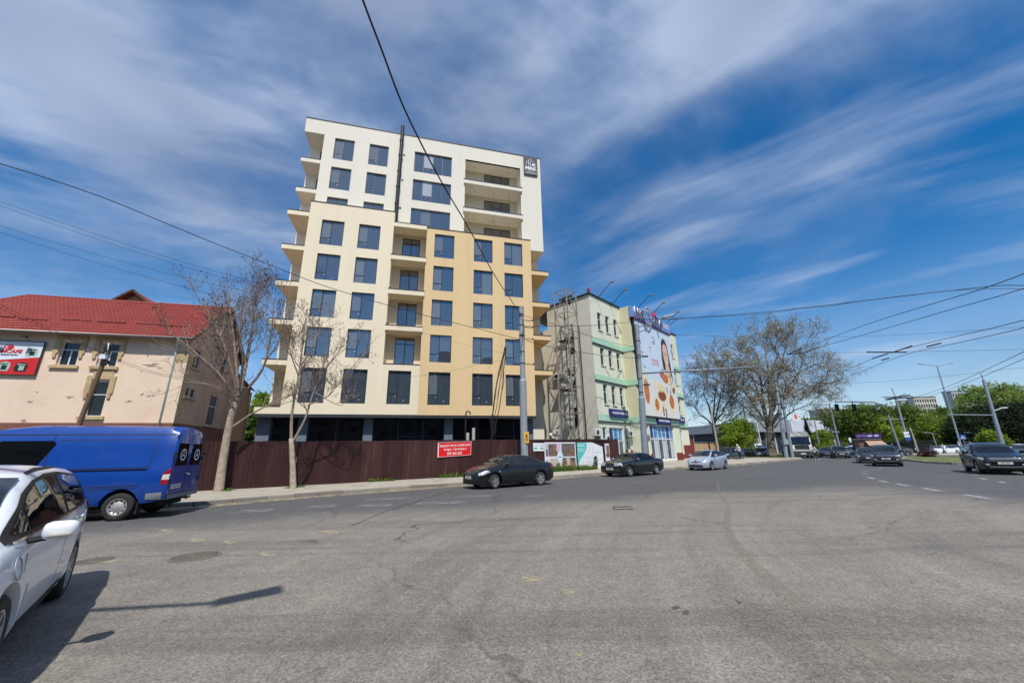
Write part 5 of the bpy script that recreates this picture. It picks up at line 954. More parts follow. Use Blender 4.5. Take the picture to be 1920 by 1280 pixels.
def interp(tab, x, smooth=True):
    if x <= tab[0][0]: return tab[0][1]
    for (x0, y0), (x1, y1) in zip(tab, tab[1:]):
        if x <= x1:
            t = (x-x0)/(x1-x0) if x1 > x0 else 0
            if smooth: t = t*t*(3-2*t)*.5+t*.5
            return y0+(y1-y0)*t
    return tab[-1][1]
class Car:
    """body lofted from side profile and plan; every other part is projected on that surface"""
    def __init__(s, top, belt, plan, sill, xa, xb, rw, tumble=.36, ra=None, crown=.04, flare=.0, sillw=.94):
        s.top, s.belt, s.plan, s.xa, s.xb, s.rw = sorted(top), sorted(belt), sorted(plan), xa, xb, rw
        ra = ra or rw+.055; x0, x1 = s.top[0][0], s.top[-1][0]; n = 74
        xs = {x0+(x1-x0)*i/n for i in range(n+1)} | {x0+d for d in (.012, .035, .07, .11)} | {x1-d for d in (.012, .035, .07, .11)} | {p[0] for p in s.top}
        for c in (xa, xb): xs |= {c-ra*math.cos(R(a)) for a in range(0, 181, 12)} | {c-ra-.004, c+ra+.004}
        xs = sorted(x for x in xs if x0 <= x <= x1); rings = []
        for x in xs:
            zt, zs, w = interp(s.top, x), interp(s.belt, x), interp(s.plan, x); zb = interp(sill, x); e = 0.0
            zs = min(zs, zt-.012)
            za = zb
            for c in (xa, xb):
                if abs(x-c) < ra: za = max(zb, rw+math.sqrt(ra*ra-(x-c)**2))
                q = abs(x-c)
                if flare and q < ra+.14: e = max(e, flare*(1-max(0, q-ra)/.14))
            h = zt-zs; zm = max(za+.03, zb+(zs-zb)*.5)
            k = min(1, h/.35); wr = w*.965-.05-.05*(1-k)-h*tumble
            zsh = max(zs-.07, zm+.02)
            half = [(0, za), (w*.86, za), (w*sillw+e*.8, za+.002 if za > zb else zb+.0), (w*.985+e, max(za+.015, zb+.13)), (w+e*.6, zm), (w*.997, lerp(zm, zsh, .55)), (w*.985, zsh), (w*.962, max(zs, zsh+.015)), (lerp(w*.962, wr, .5)+.012*k, zs+h*.45), (wr, zs+h*.84), (wr-.07, zs+h*.945), (wr*.55, zs+h*.985+crown*.15), (0, zt+crown*.25)]
            rings.append([(x, y, z) for y, z in half]+[(x, -y, z) for y, z in half[-2:0:-1]])
        g = MB(); m_ = len(rings[0]); vs = [p for r in rings for p in r]; fs = []
        for i in range(len(rings)-1):
            for j in range(m_): fs.append((i*m_+j, i*m_+(j+1) % m_, (i+1)*m_+(j+1) % m_, (i+1)*m_+j))
        fs.append(tuple(range(m_-1, -1, -1))); fs.append(tuple(range((len(rings)-1)*m_, len(rings)*m_))); g.add(vs, fs); s.g = g
        s.bvh = BVHTree.FromPolygons([Vector(v) for v in g.v], g.f); s.x0, s.x1 = x0, x1
    def hit(s, axis, side, u, v):
        if axis == 'y': o, d = Vector((u, side*4, v)), Vector((0, -side, 0))
        elif axis == 'x': o, d = Vector((side*12, u, v)), Vector((-side, 0, 0))
        else: o, d = Vector((u, v, 6)), Vector((0, 0, -1))
        p, n, i, t = s.bvh.ray_cast(o, d)
        if p is not None and n.dot(d) > 0: n = -n
        return p, n
    def patch(s, axis, side, poly, off=.004, grid=.09, rim=.0):
        """polygon given in the side (x,z), front (y,z) or top (x,y) view, laid on the body"""
        bm = bmesh.new(); vs = [bm.verts.new((u, v, 0)) for u, v in poly]; bm.faces.new(vs)
        for ax in (0, 1):
            lo, hi = min(p[ax] for p in poly), max(p[ax] for p in poly); n = int((hi-lo)/grid)
            for k in range(1, n+1):
                co = Vector((0, 0, 0)); co[ax] = lo+(hi-lo)*k/(n+1); no = Vector((0, 0, 0)); no[ax] = 1
                bmesh.ops.bisect_plane(bm, geom=bm.verts[:]+bm.edges[:]+bm.faces[:], plane_co=co, plane_no=no)
        bmesh.ops.triangulate(bm, faces=bm.faces[:]); bm.verts.index_update(); pts = []; ok = []
        for v in bm.verts:
            p, n = s.hit(axis, side, v.co.x, v.co.y); ok.append(p is not None); pts.append(p+n*off if p is not None else Vector())
        fs = []
        for f in bm.faces:
            ii = [v.index for v in f.verts]
            if all(ok[i] for i in ii):
                a, b, c = (pts[i] for i in ii)
                if max((a-b).length, (b-c).length, (a-c).length) > 3.5*grid+.25: continue
                nn = (b-a).cross(c-a); dd = Vector((0, side, 0)) if axis == 'y' else Vector((side, 0, 0)) if axis == 'x' else Vector((0, 0, 1))
                fs.append(ii if nn.dot(dd) >= 0 else ii[::-1])
        bm.free(); g = MB(); g.add(pts, fs); return g
def bothsides(f):
    for s_ in (1, -1): f(s_)
def wheel_mesh(r, w, style, rim_m):
    rr = r*.68 if style != 'steel' else r*.62
    t = MB().lathe([(rr, -w*.48), (rr+.02, -w*.5), (r-.035, -w*.5), (r-.008, -w*.38), (r, -w*.15), (r, w*.15), (r-.008, w*.38), (r-.035, w*.5), (rr+.02, w*.5), (rr, w*.48)], 36, axis='y', closed=True).mesh('tyre', rubber, sharp=50)
    g = MB(); g.lathe([(rr, w*.47), (rr-.02, w*.46), (rr-.03, w*.2), (.04, w*.16), (.001, w*.17)], 32, axis='y'); g.cur = 1
    g.cur = 0
    if style == 'steel':
        g.lathe([(rr-.03, w*.40), (rr*.72, w*.30), (rr*.45, w*.38), (rr*.30, w*.44), (.001, w*.45)], 28, axis='y'); g.cur = 1
        for k in range(10):
            a = R(36*k); c = (rr*.80*math.cos(a), w*.355, rr*.80*math.sin(a)); g.lathe([(.026, 0), (.026, .006), (.001, .007)], 10, Matrix.Translation(c), axis='y')
    else:
        n = int(style); g.lathe([(.075, w*.30), (.07, w*.43), (.001, w*.45)], 18, axis='y')
        for k in range(n):
            a = 2*math.pi*k/n; M_ = Matrix.Rotation(-a, 4, 'Y'); hw0, hw1 = (.034, .045) if n <= 6 else (.014, .02)
            g.add([(.05, w*.42, -hw0), (.05, w*.42, hw0), (rr-.01, w*.45, hw1), (rr-.01, w*.45, -hw1), (.05, w*.3, -hw0), (.05, w*.3, hw0), (rr-.01, w*.33, hw1), (rr-.01, w*.33, -hw1)], [(0, 3, 2, 1), (0, 1, 5, 4), (2, 3, 7, 6), (1, 2, 6, 5), (3, 0, 4, 7)], M_)
    g2 = g; me = g2.mesh('rim', [rim_m, under], sharp=40); return t, me
def make_car(name, label, cat, C_, P_, d):
    """d: wheels (style, width, track), windows and other features in side / front / rear view coordinates"""
    t = thing(name, label, cat, (0, 0, 0), 0, d.get('group'))
    C_.g.build('body', P_, t, sharp=48)
    lo = d.get('inner', .26); W = max(p[1] for p in C_.plan)
    MB().bx(C_.x0+.25, C_.x1-.25, -W+lo, W-lo, d.get('clear', .17), .62).build('underbody', under, t)
    for ax in (C_.xa, C_.xb): MB().bx(ax-.42, ax+.42, -W+lo-.02, W-lo+.02, .3, C_.rw*2+.04).build('wheel_well', under, t)
    tm, rm = wheel_mesh(C_.rw, d.get('tw', .2), d.get('wheel', '5'), d.get('rim', alloy))
    for ax in (C_.xa, C_.xb):
        for sd_ in (1, -1):
            st = d.get('steer', 0) if ax == C_.xa else 0
            w_ = ob('wheel', None, t, loc=(ax, sd_*(W-d.get('tw', .2)/2-.012), C_.rw), rot=(0, 0, (0 if sd_ > 0 else math.pi)+st)); ob('tyre', tm, w_); ob('rim', rm, w_)
    def put(nm, g, m_, **k): return g.build(nm, m_, t, smooth=True, **k)
    if 'trim' in d: bothsides(lambda s_: put('window_trim', C_.patch('y', s_, d['trim'], .006, .05), black_p))
    for nm, poly, m_ in d.get('side', []): bothsides(lambda s_: put(nm, C_.patch('y', s_, poly, .012, .05), m_))
    for nm, poly, m_, off in d.get('front', []): put(nm, C_.patch('x', 1, poly, off+.008, .05), m_)
    for nm, poly, m_, off in d.get('rear', []): put(nm, C_.patch('x', -1, poly, off+.008, .05), m_)
    for nm, poly, m_, off in d.get('topv', []): put(nm, C_.patch('z', 1, poly, off+.004, .05), m_)
    for pts, wd in d.get('lines', []):            # panel gaps
        def gap(s_):
            poly = []
            for i, (u, v) in enumerate(pts):
                a = Vector(pts[max(i-1, 0)]); b = Vector(pts[min(i+1, len(pts)-1)]); n = (b-a).normalized(); n = Vector((-n.y, n.x))*wd; poly.append(((u+n.x, v+n.y), (u-n.x, v-n.y)))
            put('panel_gap', C_.patch('y', s_, [p[0] for p in poly]+[p[1] for p in poly[::-1]], .002, .12), black_p)
        bothsides(gap)
    for x, z in d.get('handles', []):
        def hnd(s_):
            p, n = C_.hit('y', s_, x, z)
            if p: MB().bevbox((x, p.y+s_*.018, z), (.19, .03, .032), .012).build('door_handle', d.get('handle_m', P_), t, smooth=True)
        bothsides(hnd)
    if 'mirror' in d:
        x, z, sz = d['mirror']
        def mir(s_):
            p, n = C_.hit('y', s_, x-.05, z-.02); y = p.y if p else s_*W
            g = MB(); g.bevbox((0, 0, 0), (.13*sz, .22*sz, .15*sz), .05*sz, Matrix.Translation((x, y+s_*.17*sz, z+.07*sz)) @ Matrix.Rotation(s_*R(-8), 4, 'Z')); q = g.build('wing_mirror', d.get('mirror_m', P_), t, smooth=True)
            MB().box((x-.07*sz, y+s_*.17*sz, z+.07*sz), (.01, .18*sz, .11*sz)).build('mirror_glass', chrome, q); MB().tube([(x-.02, y-s_*.03, z), (x, y+s_*.1*sz, z+.02)], .025, 6).build('mirror_foot', black_p, q)
        bothsides(mir)
    if 'plate' in d:
        x_, z_, tx = d['plate']; p, n = C_.hit('x', 1, 0, z_); q = MB().bx(p.x+.004, p.x+.016, -.26, .26, z_-.056, z_+.056).build('number_plate', plate_m, t); text(tx, .10, black_p, q, (p.x+.019, 0, z_), (math.pi/2, 0, math.pi/2), depth=.001, sx=.95) if tx else None
    if 'rplate' in d:
        y_, z_, tx = d['rplate']; p, n = C_.hit('x', -1, y_, z_); q = MB().bx(p.x-.016, p.x-.004, y_-.26, y_+.26, z_-.056, z_+.056).build('number_plate', plate_m, t); text(tx, .10, black_p, q, (p.x-.019, y_, z_), (math.pi/2, 0, -math.pi/2), depth=.001, sx=.95) if tx else None
    return t
def park(t, front_px, heading, side, wb, xa, W, label=None, z=0):
    """stand the car so that its near front wheel touches the ground at front_px; heading in degrees, side = +1 left wheels near"""
    hd_ = Vector((math.cos(R(heading)), math.sin(R(heading)), 0)); lf = Vector((-hd_.y, hd_.x, 0)); c = GR(*front_px, z)-hd_*xa-lf*side*(W-.1)
    t.location = (c.x, c.y, z); t.rotation_euler = (0, 0, R(heading))

# --- black saloon with five-spoke wheels (before the fence)
Cs = Car([(-2.28, .60), (-2.25, .98), (-2.12, 1.06), (-1.75, 1.10), (-1.62, 1.115), (-1.0, 1.36), (-.6, 1.43), (-.1, 1.455), (.25, 1.43), (.62, 1.30), (1.12, 1.02), (1.35, .97), (1.85, .86), (2.12, .74), (2.22, .60), (2.25, .45)],
         [(-2.3, .93), (-1.5, .96), (0, .93), (1.0, .88), (1.6, .80), (2.25, .56)], [(-2.28, .62), (-2.2, .76), (-1.95, .845), (-1.2, .875), (0, .878), (1.0, .875), (1.6, .86), (1.95, .79), (2.12, .68), (2.25, .50)], [(-2.28, .32), (-1.9, .22), (0, .2), (1.8, .2), (2.25, .2)], 1.34, -1.30, .318, .40, flare=.012)
pb = paint('black', (.006, .0065, .008), .3, 0, .5, .04)
def sedan_features(pl, glass=carglass, wheel='5', rim=alloy):
    return dict(wheel=wheel, rim=rim, tw=.2, plate=pl, mirror=(.72, .96, 1.0), trim=[(-1.5, .97), (-1.05, 1.30), (-.6, 1.385), (0, 1.405), (.30, 1.36), (.86, 1.02), (.86, .955), (0, .97)],
        side=[('side_window', [(-.42, .985), (-.36, 1.36), (0, 1.375), (.26, 1.335), (.74, 1.03), (.74, .975)], glass), ('side_window', [(-1.12, .995), (-1.02, 1.25), (-.62, 1.345), (-.44, 1.36), (-.50, .99)], glass), ('quarter_window', [(-1.36, 1.0), (-1.1, 1.2), (-1.18, .995)], glass), ('tail_lamp', [(-2.22, .78), (-1.98, .83), (-1.95, .90), (-2.22, .95)], lampr), ('head_lamp', [(1.58, .735), (1.72, .79), (2.06, .69), (2.10, .58), (1.9, .60)], lampg)],
        front=[('windscreen', [(-.62, 1.03), (.62, 1.03), (.52, 1.36), (0, 1.385), (-.52, 1.36)], glass, .006), ('lower_intake', [(-.5, .24), (.5, .24), (.42, .40), (-.42, .40)], black_p, .004), ('upper_grille', [(-.42, .56), (.42, .56), (.46, .62), (-.46, .62)], black_p, .004)],
        rear=[('rear_window', [(-.56, 1.13), (.56, 1.13), (.48, 1.33), (-.48, 1.33)], glass, .006)],
        lines=[([(.90, .93), (.95, .6), (.80, .27)], .006), ([(-.46, .96), (-.46, .6), (-.44, .27)], .006), ([(-1.12, .95), (-1.0, .7), (-.98, .55)], .006)], handles=[(-.28, .80), (-1.02, .82)])
f = sedan_features((0, .50, 'C BK 318')); f['steer'] = R(14)
car1 = make_car('black_saloon', 'matt black saloon with five-spoke alloy wheels parked before the brown fence', 'car', Cs, pb, f)
car1.children[0]['label'] = 'black body with a reddish bonnet patch'
Cs.patch('z', 1, [(1.55, -.35), (2.1, -.45), (2.16, -.1), (1.7, -.05)], .003).build('faded_bonnet_patch', mat('paint_faded_red', srgb(104, 44, 44), .5, 0, .3, 6), car1, smooth=True)
MB().ball((2.235, 0, .64), (.012, .07, .05)).build('badge', chrome, car1); Cs.patch('y', 1, [(1.04, .72), (1.12, .72), (1.12, .75), (1.04, .75)], .006).build('side_repeater', lampg, car1)
park(car1, (926.6, 916.1), 215, 1, 2.64, 1.34, .878)

# --- older black saloon with upright grille
Ce = Car([(-2.38, .55), (-2.35, .98), (-2.2, 1.02), (-1.6, 1.05), (-1.45, 1.07), (-.92, 1.37), (-.5, 1.415), (.1, 1.42), (.35, 1.39), (.98, 1.02), (1.1, .99), (1.8, .93), (2.18, .87), (2.27, .80), (2.31, .5)],
         [(-2.4, .92), (-1.4, .95), (0, .93), (1.0, .90), (1.8, .84), (2.31, .74)], [(-2.38, .70), (-2.3, .80), (-2.0, .85), (0, .87), (1.2, .868), (1.9, .84), (2.15, .80), (2.31, .72)], [(-2.38, .34), (-1.9, .24), (0, .21), (1.8, .21), (2.31, .24)], 1.42, -1.38, .315, .36)
f = dict(wheel='steel', rim=alloy, tw=.2, plate=(0, .47, 'BBH 706'), mirror=(.72, .95, .9), mirror_m=chrome, trim=[(-1.34, .98), (-.98, 1.29), (-.6, 1.36), (.1, 1.37), (.36, 1.33), (.86, 1.02), (.86, .955)],
    side=[('side_window', [(-.3, .99), (-.26, 1.335), (.1, 1.34), (.32, 1.305), (.72, 1.035), (.72, .975)], tint), ('side_window', [(-1.18, 1.0), (-.95, 1.25), (-.6, 1.325), (-.34, 1.335), (-.38, .99)], tint), ('tail_lamp', [(-2.33, .72), (-2.08, .72), (-2.08, .90), (-2.33, .92)], lampr), ('rubbing_strip', [(-1.0, .55), (1.0, .55), (1.0, .60), (-1.0, .60)], black_p), ('indicator', [(2.06, .66), (2.24, .66), (2.24, .80), (2.10, .82)], lampg)],
    front=[('windscreen', [(-.64, 1.03), (.64, 1.03), (.54, 1.34), (0, 1.355), (-.54, 1.34)], carglass, .006), ('head_lamp', [(.34, .64), (.70, .64), (.72, .80), (.34, .82)], lampg, .006), ('head_lamp', [(-.34, .64), (-.70, .64), (-.72, .80), (-.34, .82)], lampg, .006), ('grille_surround', [(-.31, .58), (.31, .58), (.29, .845), (-.29, .845)], chrome, .012), ('grille', [(-.27, .61), (.27, .61), (.26, .815), (-.26, .815)], black_p, .018), ('bumper_strip', [(-.72, .53), (.72, .53), (.72, .57), (-.72, .57)], black_p, .006), ('lower_intake', [(-.5, .26), (.5, .26), (.5, .38), (-.5, .38)], black_p, .005)],
    rear=[('rear_window', [(-.58, 1.09), (.58, 1.09), (.48, 1.33), (-.48, 1.33)], carglass, .006)], lines=[([(.92, .93), (.95, .5), (.9, .26)], .006), ([(-.34, .96), (-.34, .5), (-.34, .26)], .006)], handles=[(-.18, .84), (-1.0, .85)], handle_m=black_p)
car2 = make_car('old_black_saloon', 'older glossy black saloon with upright chrome grille before the shops', 'car', Ce, paint('gloss_black', (.005, .005, .006), .2, 0, .8, .03), f)
for k in range(9): MB().bx(2.325, 2.33, -.25+k*.0625-.006, -.25+k*.0625+.006, .615, .81).build('grille_bar', chrome, car2)
park(car2, (1181, 893.4), 217, 1, 2.8, 1.42, .87)

# --- silver liftback
Cp = Car([(-2.18, .55), (-2.15, 1.02), (-2.05, 1.10), (-1.3, 1.34), (-.7, 1.45), (-.05, 1.49), (.3, 1.46), (.6, 1.36), (1.38, .99), (1.6, .92), (1.95, .80), (2.12, .66), (2.2, .5)],
         [(-2.2, 1.0), (-1.3, 1.02), (0, .96), (1.2, .88), (1.8, .76), (2.2, .56)], [(-2.18, .62), (-2.05, .76), (-1.7, .84), (-.8, .862), (.6, .862), (1.4, .85), (1.85, .78), (2.08, .66), (2.2, .5)], [(-2.18, .36), (-1.8, .22), (0, .19), (1.8, .19), (2.2, .22)], 1.32, -1.38, .305, .34)
f = dict(wheel='7', rim=alloy, tw=.19, plate=(0, .52, 'CLP 482'), mirror=(.78, 1.0, 1.05), trim=[(-1.75, 1.10), (-1.2, 1.29), (-.6, 1.385), (0, 1.42), (.36, 1.38), (1.12, 1.0), (1.12, .95), (0, .99), (-1.2, 1.05)],
    side=[('side_window', [(-.32, 1.01), (-.28, 1.365), (0, 1.385), (.32, 1.345), (.90, 1.03), (.90, .98)], tint), ('side_window', [(-1.2, 1.075), (-1.05, 1.27), (-.6, 1.35), (-.36, 1.365), (-.40, 1.015)], tint), ('quarter_window', [(-1.6, 1.12), (-1.2, 1.24), (-1.26, 1.08)], tint), ('tail_lamp', [(-2.15, .78), (-1.95, .85), (-1.9, 1.06), (-2.12, 1.06)], lampr), ('head_lamp', [(1.62, .70), (1.72, .84), (2.0, .74), (2.10, .58), (1.95, .54)], lampg), ('indicator', [(1.9, .56), (2.02, .62), (2.10, .57), (2.08, .52)], lampo)],
    front=[('windscreen', [(-.66, 1.02), (.66, 1.02), (.56, 1.40), (0, 1.425), (-.56, 1.40)], carglass, .006), ('lower_intake', [(-.52, .27), (.52, .27), (.48, .40), (-.48, .40)], black_p, .004), ('upper_grille', [(-.36, .60), (.36, .60), (.34, .64), (-.34, .64)], black_p, .004)],
    rear=[('rear_window', [(-.56, 1.12), (.56, 1.12), (.5, 1.36), (-.5, 1.36)], carglass, .006)], lines=[([(1.0, .92), (1.05, .6), (.86, .25)], .007), ([(-.36, 1.0), (-.36, .6), (-.34, .25)], .007)], handles=[(-.18, .86), (-1.02, .9)])
silver = paint('silver_blue', srgb(178, 188, 204), .3, .35, .8, .08)
car3 = make_car('silver_liftback', 'silver-blue liftback parked right of the older black saloon', 'car', Cp, silver, f)
MB().ball((2.19, 0, .70), (.015, .09, .055)).build('badge', chrome, car3)
park(car3, (1335, 881.4), 222, 1, 2.7, 1.32, .862)

# --- white compact people carrier at the left edge
Cc = Car([(-2.12, .45), (-2.11, .95), (-2.02, 1.12), (-1.9, 1.30), (-1.72, 1.44), (-1.4, 1.50), (-.6, 1.545), (0, 1.54), (.4, 1.50), (.75, 1.40), (1.45, 1.08), (1.62, 1.02), (1.95, .90), (2.16, .74), (2.24, .55), (2.26, .42)],
         [(-2.12, 1.04), (-1.4, 1.03), (0, .99), (1.0, .96), (1.6, .90), (2.1, .72), (2.26, .55)], [(-2.12, .66), (-2.04, .78), (-1.85, .865), (-1.3, .905), (0, .915), (1.0, .912), (1.55, .895), (1.95, .82), (2.15, .70), (2.26, .52)], [(-2.12, .36), (-1.8, .24), (0, .21), (1.8, .21), (2.26, .24)], 1.33, -1.32, .325, .30, flare=.02)
white = paint('white', srgb(236, 240, 246), .3, 0, .7, .0)
f = dict(wheel='9', rim=alloy, tw=.215, plate=None, mirror=(1.06, .96, .95), trim=[(-1.86, 1.10), (-1.75, 1.28), (-1.4, 1.41), (-.6, 1.46), (0, 1.455), (.42, 1.41), (.80, 1.31), (1.38, 1.03), (1.38, .985), (.6, 1.0), (-.6, 1.02), (-1.5, 1.06)],
    side=[('side_window', [(-.30, 1.045), (-.26, 1.425), (0, 1.425), (.40, 1.38), (.74, 1.28), (.92, 1.19), (.92, 1.035)], tint), ('side_window', [(-1.30, 1.075), (-1.28, 1.385), (-.6, 1.43), (-.38, 1.43), (-.42, 1.05)], tint), ('quarter_window', [(-1.74, 1.12), (-1.64, 1.27), (-1.42, 1.36), (-1.42, 1.09)], tint), ('front_quarter_window', [(.98, 1.035), (.98, 1.19), (1.26, 1.04)], tint), ('chrome_sill_strip', [(-1.5, 1.035), (-1.5, 1.052), (.9, 1.013), (1.3, .99), (1.3, .972), (.9, .995)], chrome), ('tail_lamp', [(-2.12, .86), (-1.8, .95), (-1.82, 1.06), (-2.08, 1.1)], lampr), ('head_lamp', [(1.68, .80), (1.78, .90), (2.05, .80), (2.16, .64), (1.95, .66)], lampg), ('sill_cladding', [(-.92, .22), (.92, .22), (.92, .31), (-.92, .31)], black_p)],
    front=[('windscreen', [(-.70, 1.12), (.70, 1.12), (.62, 1.43), (0, 1.455), (-.62, 1.43)], carglass, .006), ('grille', [(-.5, .42), (.5, .42), (.46, .60), (-.46, .60)], black_p, .005)],
    rear=[('rear_window', [(-.6, 1.15), (.6, 1.15), (.52, 1.41), (-.52, 1.41)], tint, .006)],
    topv=[('roof_channel', [(-1.7, .545), (-.6, .585), (.35, .60), (.35, .625), (-.6, .61), (-1.7, .57)], black_p, .004), ('roof_channel', [(-1.7, -.545), (-.6, -.585), (.35, -.60), (.35, -.625), (-.6, -.61), (-1.7, -.57)], black_p, .004)],
    lines=[([(1.06, .98), (1.10, .6), (.92, .28)], .007), ([(-.36, 1.02), (-.36, .6), (-.34, .28)], .007), ([(-1.36, 1.04), (-1.2, .72), (-1.0, .6)], .007)], handles=[(-.2, .90), (-1.08, .93)])
del f['plate']
car4 = make_car('white_people_carrier', 'white compact people carrier cut off by the left edge', 'car', Cc, white, f)
g = MB(); p, n = Cc.hit('y', 1, 1.27, .80); M_ = Matrix.Translation(p+n*.003) @ n.to_track_quat('Z', 'Y').to_matrix().to_4x4(); g.lathe([(.085, .0), (.085, .006), (.079, .006), (.079, .0)], 28, M_); g.build('charge_flap_ring', mat('grey_seam', srgb(150, 156, 166), .5), car4)
Cc.patch('y', 1, [(1.0, .47), (1.1, .47), (1.13, .55), (1.04, .55)], .005).build('fender_badge', mat('badge_grey', srgb(120, 124, 130), .3, .6), car4)
q = [o for o in car4.children if o.name.startswith('wing_mirror')]
for m_ in q:
    s_ = 1 if m_.data.vertices[0].co.y > 0 else -1; p, n = Cc.hit('y', s_, 1.01, .94); MB().bevbox((1.13, p.y+s_*.17, .995), (.03, .14, .03), .012).build('turn_lamp', mat('lamp_grey', srgb(170, 168, 160), .3), m_)
hd_ = Vector((math.cos(R(310)), math.sin(R(310)), 0)); lf = Vector((-hd_.y, hd_.x, 0)); c = GR(93, 1123)-hd_*(-1.32)-lf*.80; car4.location = (c.x, c.y, 0); car4.rotation_euler = (0, 0, R(310))

# --- blue panel van
Cv = Car([(-2.83, .5), (-2.82, 2.25), (-2.77, 2.40), (-2.6, 2.47), (-1.0, 2.50), (.5, 2.49), (1.15, 2.42), (1.5, 2.22), (2.1, 1.55), (2.2, 1.36), (2.62, 1.16), (2.78, .95), (2.82, .5)],
         [(-2.83, 1.30), (1.2, 1.28), (2.0, 1.15), (2.6, .98), (2.82, .8)], [(-2.83, .90), (-2.78, .93), (-2.5, .955), (1.5, .955), (2.2, .92), (2.6, .83), (2.82, .66)], [(-2.83, .48), (-2.3, .40), (0, .34), (2.3, .30), (2.82, .34)], 1.72, -1.83, .345, .115, ra=.43, crown=.05)
vblue = paint('van_blue', srgb(0, 62, 148), .35, 0, .5, .03)
f = dict(wheel='steel', rim=steelr, tw=.21, inner=.3, clear=.28, mirror=(1.75, 1.35, 1.6), mirror_m=black_p,
    side=[('side_window', [(.15, 1.30), (-.12, 1.98), (-.04, 2.06), (1.0, 2.06), (1.10, 1.98), (1.10, 1.30)], tint), ('cab_window', [(1.30, 1.30), (1.30, 1.88), (1.48, 1.88), (2.0, 1.32)], carglass), ('rear_bumper_end', [(-2.74, .50), (-2.40, .50), (-2.40, .66), (-2.74, .68)], mat('bumper_grey', srgb(126, 132, 138), .7, 0, .1, 4)), ('head_lamp', [(2.3, .84), (2.42, 1.0), (2.66, .92), (2.72, .74)], lampg)],
    front=[('windscreen', [(-.72, 1.40), (.72, 1.40), (.66, 2.10), (-.66, 2.10)], carglass, .006), ('grille', [(-.5, .72), (.5, .72), (.45, .95), (-.45, .95)], black_p, .005)],
    rear=[('rear_window', [(.10, 1.36), (.72, 1.36), (.70, 1.98), (.14, 1.98)], tint, .006), ('rear_window', [(-.10, 1.36), (-.72, 1.36), (-.70, 1.98), (-.14, 1.98)], tint, .006), ('door_seam', [(-.008, .6), (.008, .6), (.008, 2.35), (-.008, 2.35)], black_p, .003), ('rear_bumper', [(-.9, .49), (.9, .49), (.9, .60), (-.9, .60)], mat('bumper_grey', (.2, .21, .22)), .03)],
    lines=[([(-2.8, 2.22), (2.1, 2.22)], .013), ([(-2.3, 1.28), (-.05, 1.28)], .012), ([(-2.2, .86), (-.05, .86)], .012), ([(-2.15, .80), (-.05, .80)], .008), ([(-2.3, 2.08), (-.15, 2.08)], .009), ([(-2.35, 2.05), (-2.3, 1.3)], .009), ([(-.04, .5), (-.04, 2.2)], .010), ([(1.2, .5), (1.2, 2.15)], .010)])
car5 = make_car('blue_panel_van', 'blue panel van with black side window seen from its rear left', 'van', Cv, vblue, f)
for s_ in (1, -1):
    tl = Cv.patch('y', s_, [(-2.82, .88), (-2.68, .88), (-2.66, 1.0), (-2.69, 1.18), (-2.82, 1.32)], .012).build('tail_lamp', lampr, car5, smooth=True); Cv.patch('y', s_, [(-2.82, 1.0), (-2.68, 1.0), (-2.69, 1.13), (-2.82, 1.15)], .017).build('reversing_lamp', mat('lamp_white', srgb(216, 206, 200), .3), tl, smooth=True)
    MB().bx(-2.90, -2.83, s_*.9-.05, s_*.9+.05, 1.65, 1.72).build('door_hinge', black_p, car5)
    # round three-pointed emblem stuck on each rear window
    em = mat('sticker_white', srgb(225, 228, 230), .6); p, n = Cv.hit('x', -1, s_*.42, 1.66); g = MB(); cy, cz, x_ = s_*.42, 1.66, p.x-.024
    for k in range(24): a0, a1 = R(15*k), R(15*k+15); g.quad(*[(x_, cy+r_*math.cos(a), cz+r_*math.sin(a)) for r_, a in ((.17, a0), (.125, a0), (.125, a1), (.17, a1))])
    for k in range(3): a = R(90+120*k); g.add([(x_, cy+.13*math.cos(a), cz+.13*math.sin(a)), (x_, cy+.03*math.cos(a+1.57), cz+.03*math.sin(a+1.57)), (x_, cy+.03*math.cos(a-1.57), cz+.03*math.sin(a-1.57))], [(0, 1, 2)])
    g.build('star_emblem', em, car5)
for s_ in (1, -1):
    for z in (.95, 1.55, 2.15): MB().bx(-2.845, -2.815, s_*.86-.03, s_*.86+.03, z-.05, z+.05).build('door_hinge', black_p, car5)
    MB().tube([(-1.36, s_*.955, .40), (-.1, s_*.955, .39), (1.24, s_*.955, .37)], .02, 6).build('sill_strip', black_p, car5)
    MB().bx(-2.27, -2.24, s_*.83-.11, s_*.83+.11, .14, .46).build('mud_flap', black_p, car5)
MB().bx(-.02, .16, .958, .985, 1.08, 1.14).build('door_handle', black_p, car5); MB().bx(-2.3, -.04, .955, .968, 1.30, 1.34).build('slide_rail', mat('rail_dark', srgb(20, 40, 90), .5), car5)
p, n = Cv.hit('x', -1, .45, .80); q = MB().bx(p.x-.016, p.x-.004, .22, .74, .74, .86).build('number_plate', plate_m, car5); text('CCL 941', .105, black_p, q, (p.x-.019, .48, .80), (math.pi/2, 0, -math.pi/2), depth=.001)
MB().tube([(-2.84, .04, 1.12), (-2.88, .04, 1.12), (-2.88, -.1, 1.10)], .022, 6).build('door_handle', chrome, car5); MB().tube([(-2.7, -.1, .5), (-2.95, -.1, .44)], .05, 8).ball((-2.98, -.1, .47), .05).build('tow_hook', mat('rusty_steel', srgb(120, 100, 84), .7, .4, .3, 9), car5)
W_ = GR(216, 976); th = R(17+180); hd_ = Vector((math.cos(th), math.sin(th), 0)); lf = Vector((-hd_.y, hd_.x, 0)); c = W_-hd_*(-1.83)-lf*(.955-.1); car5.location = (c.x, c.y, 0); car5.rotation_euler = (0, 0, th)

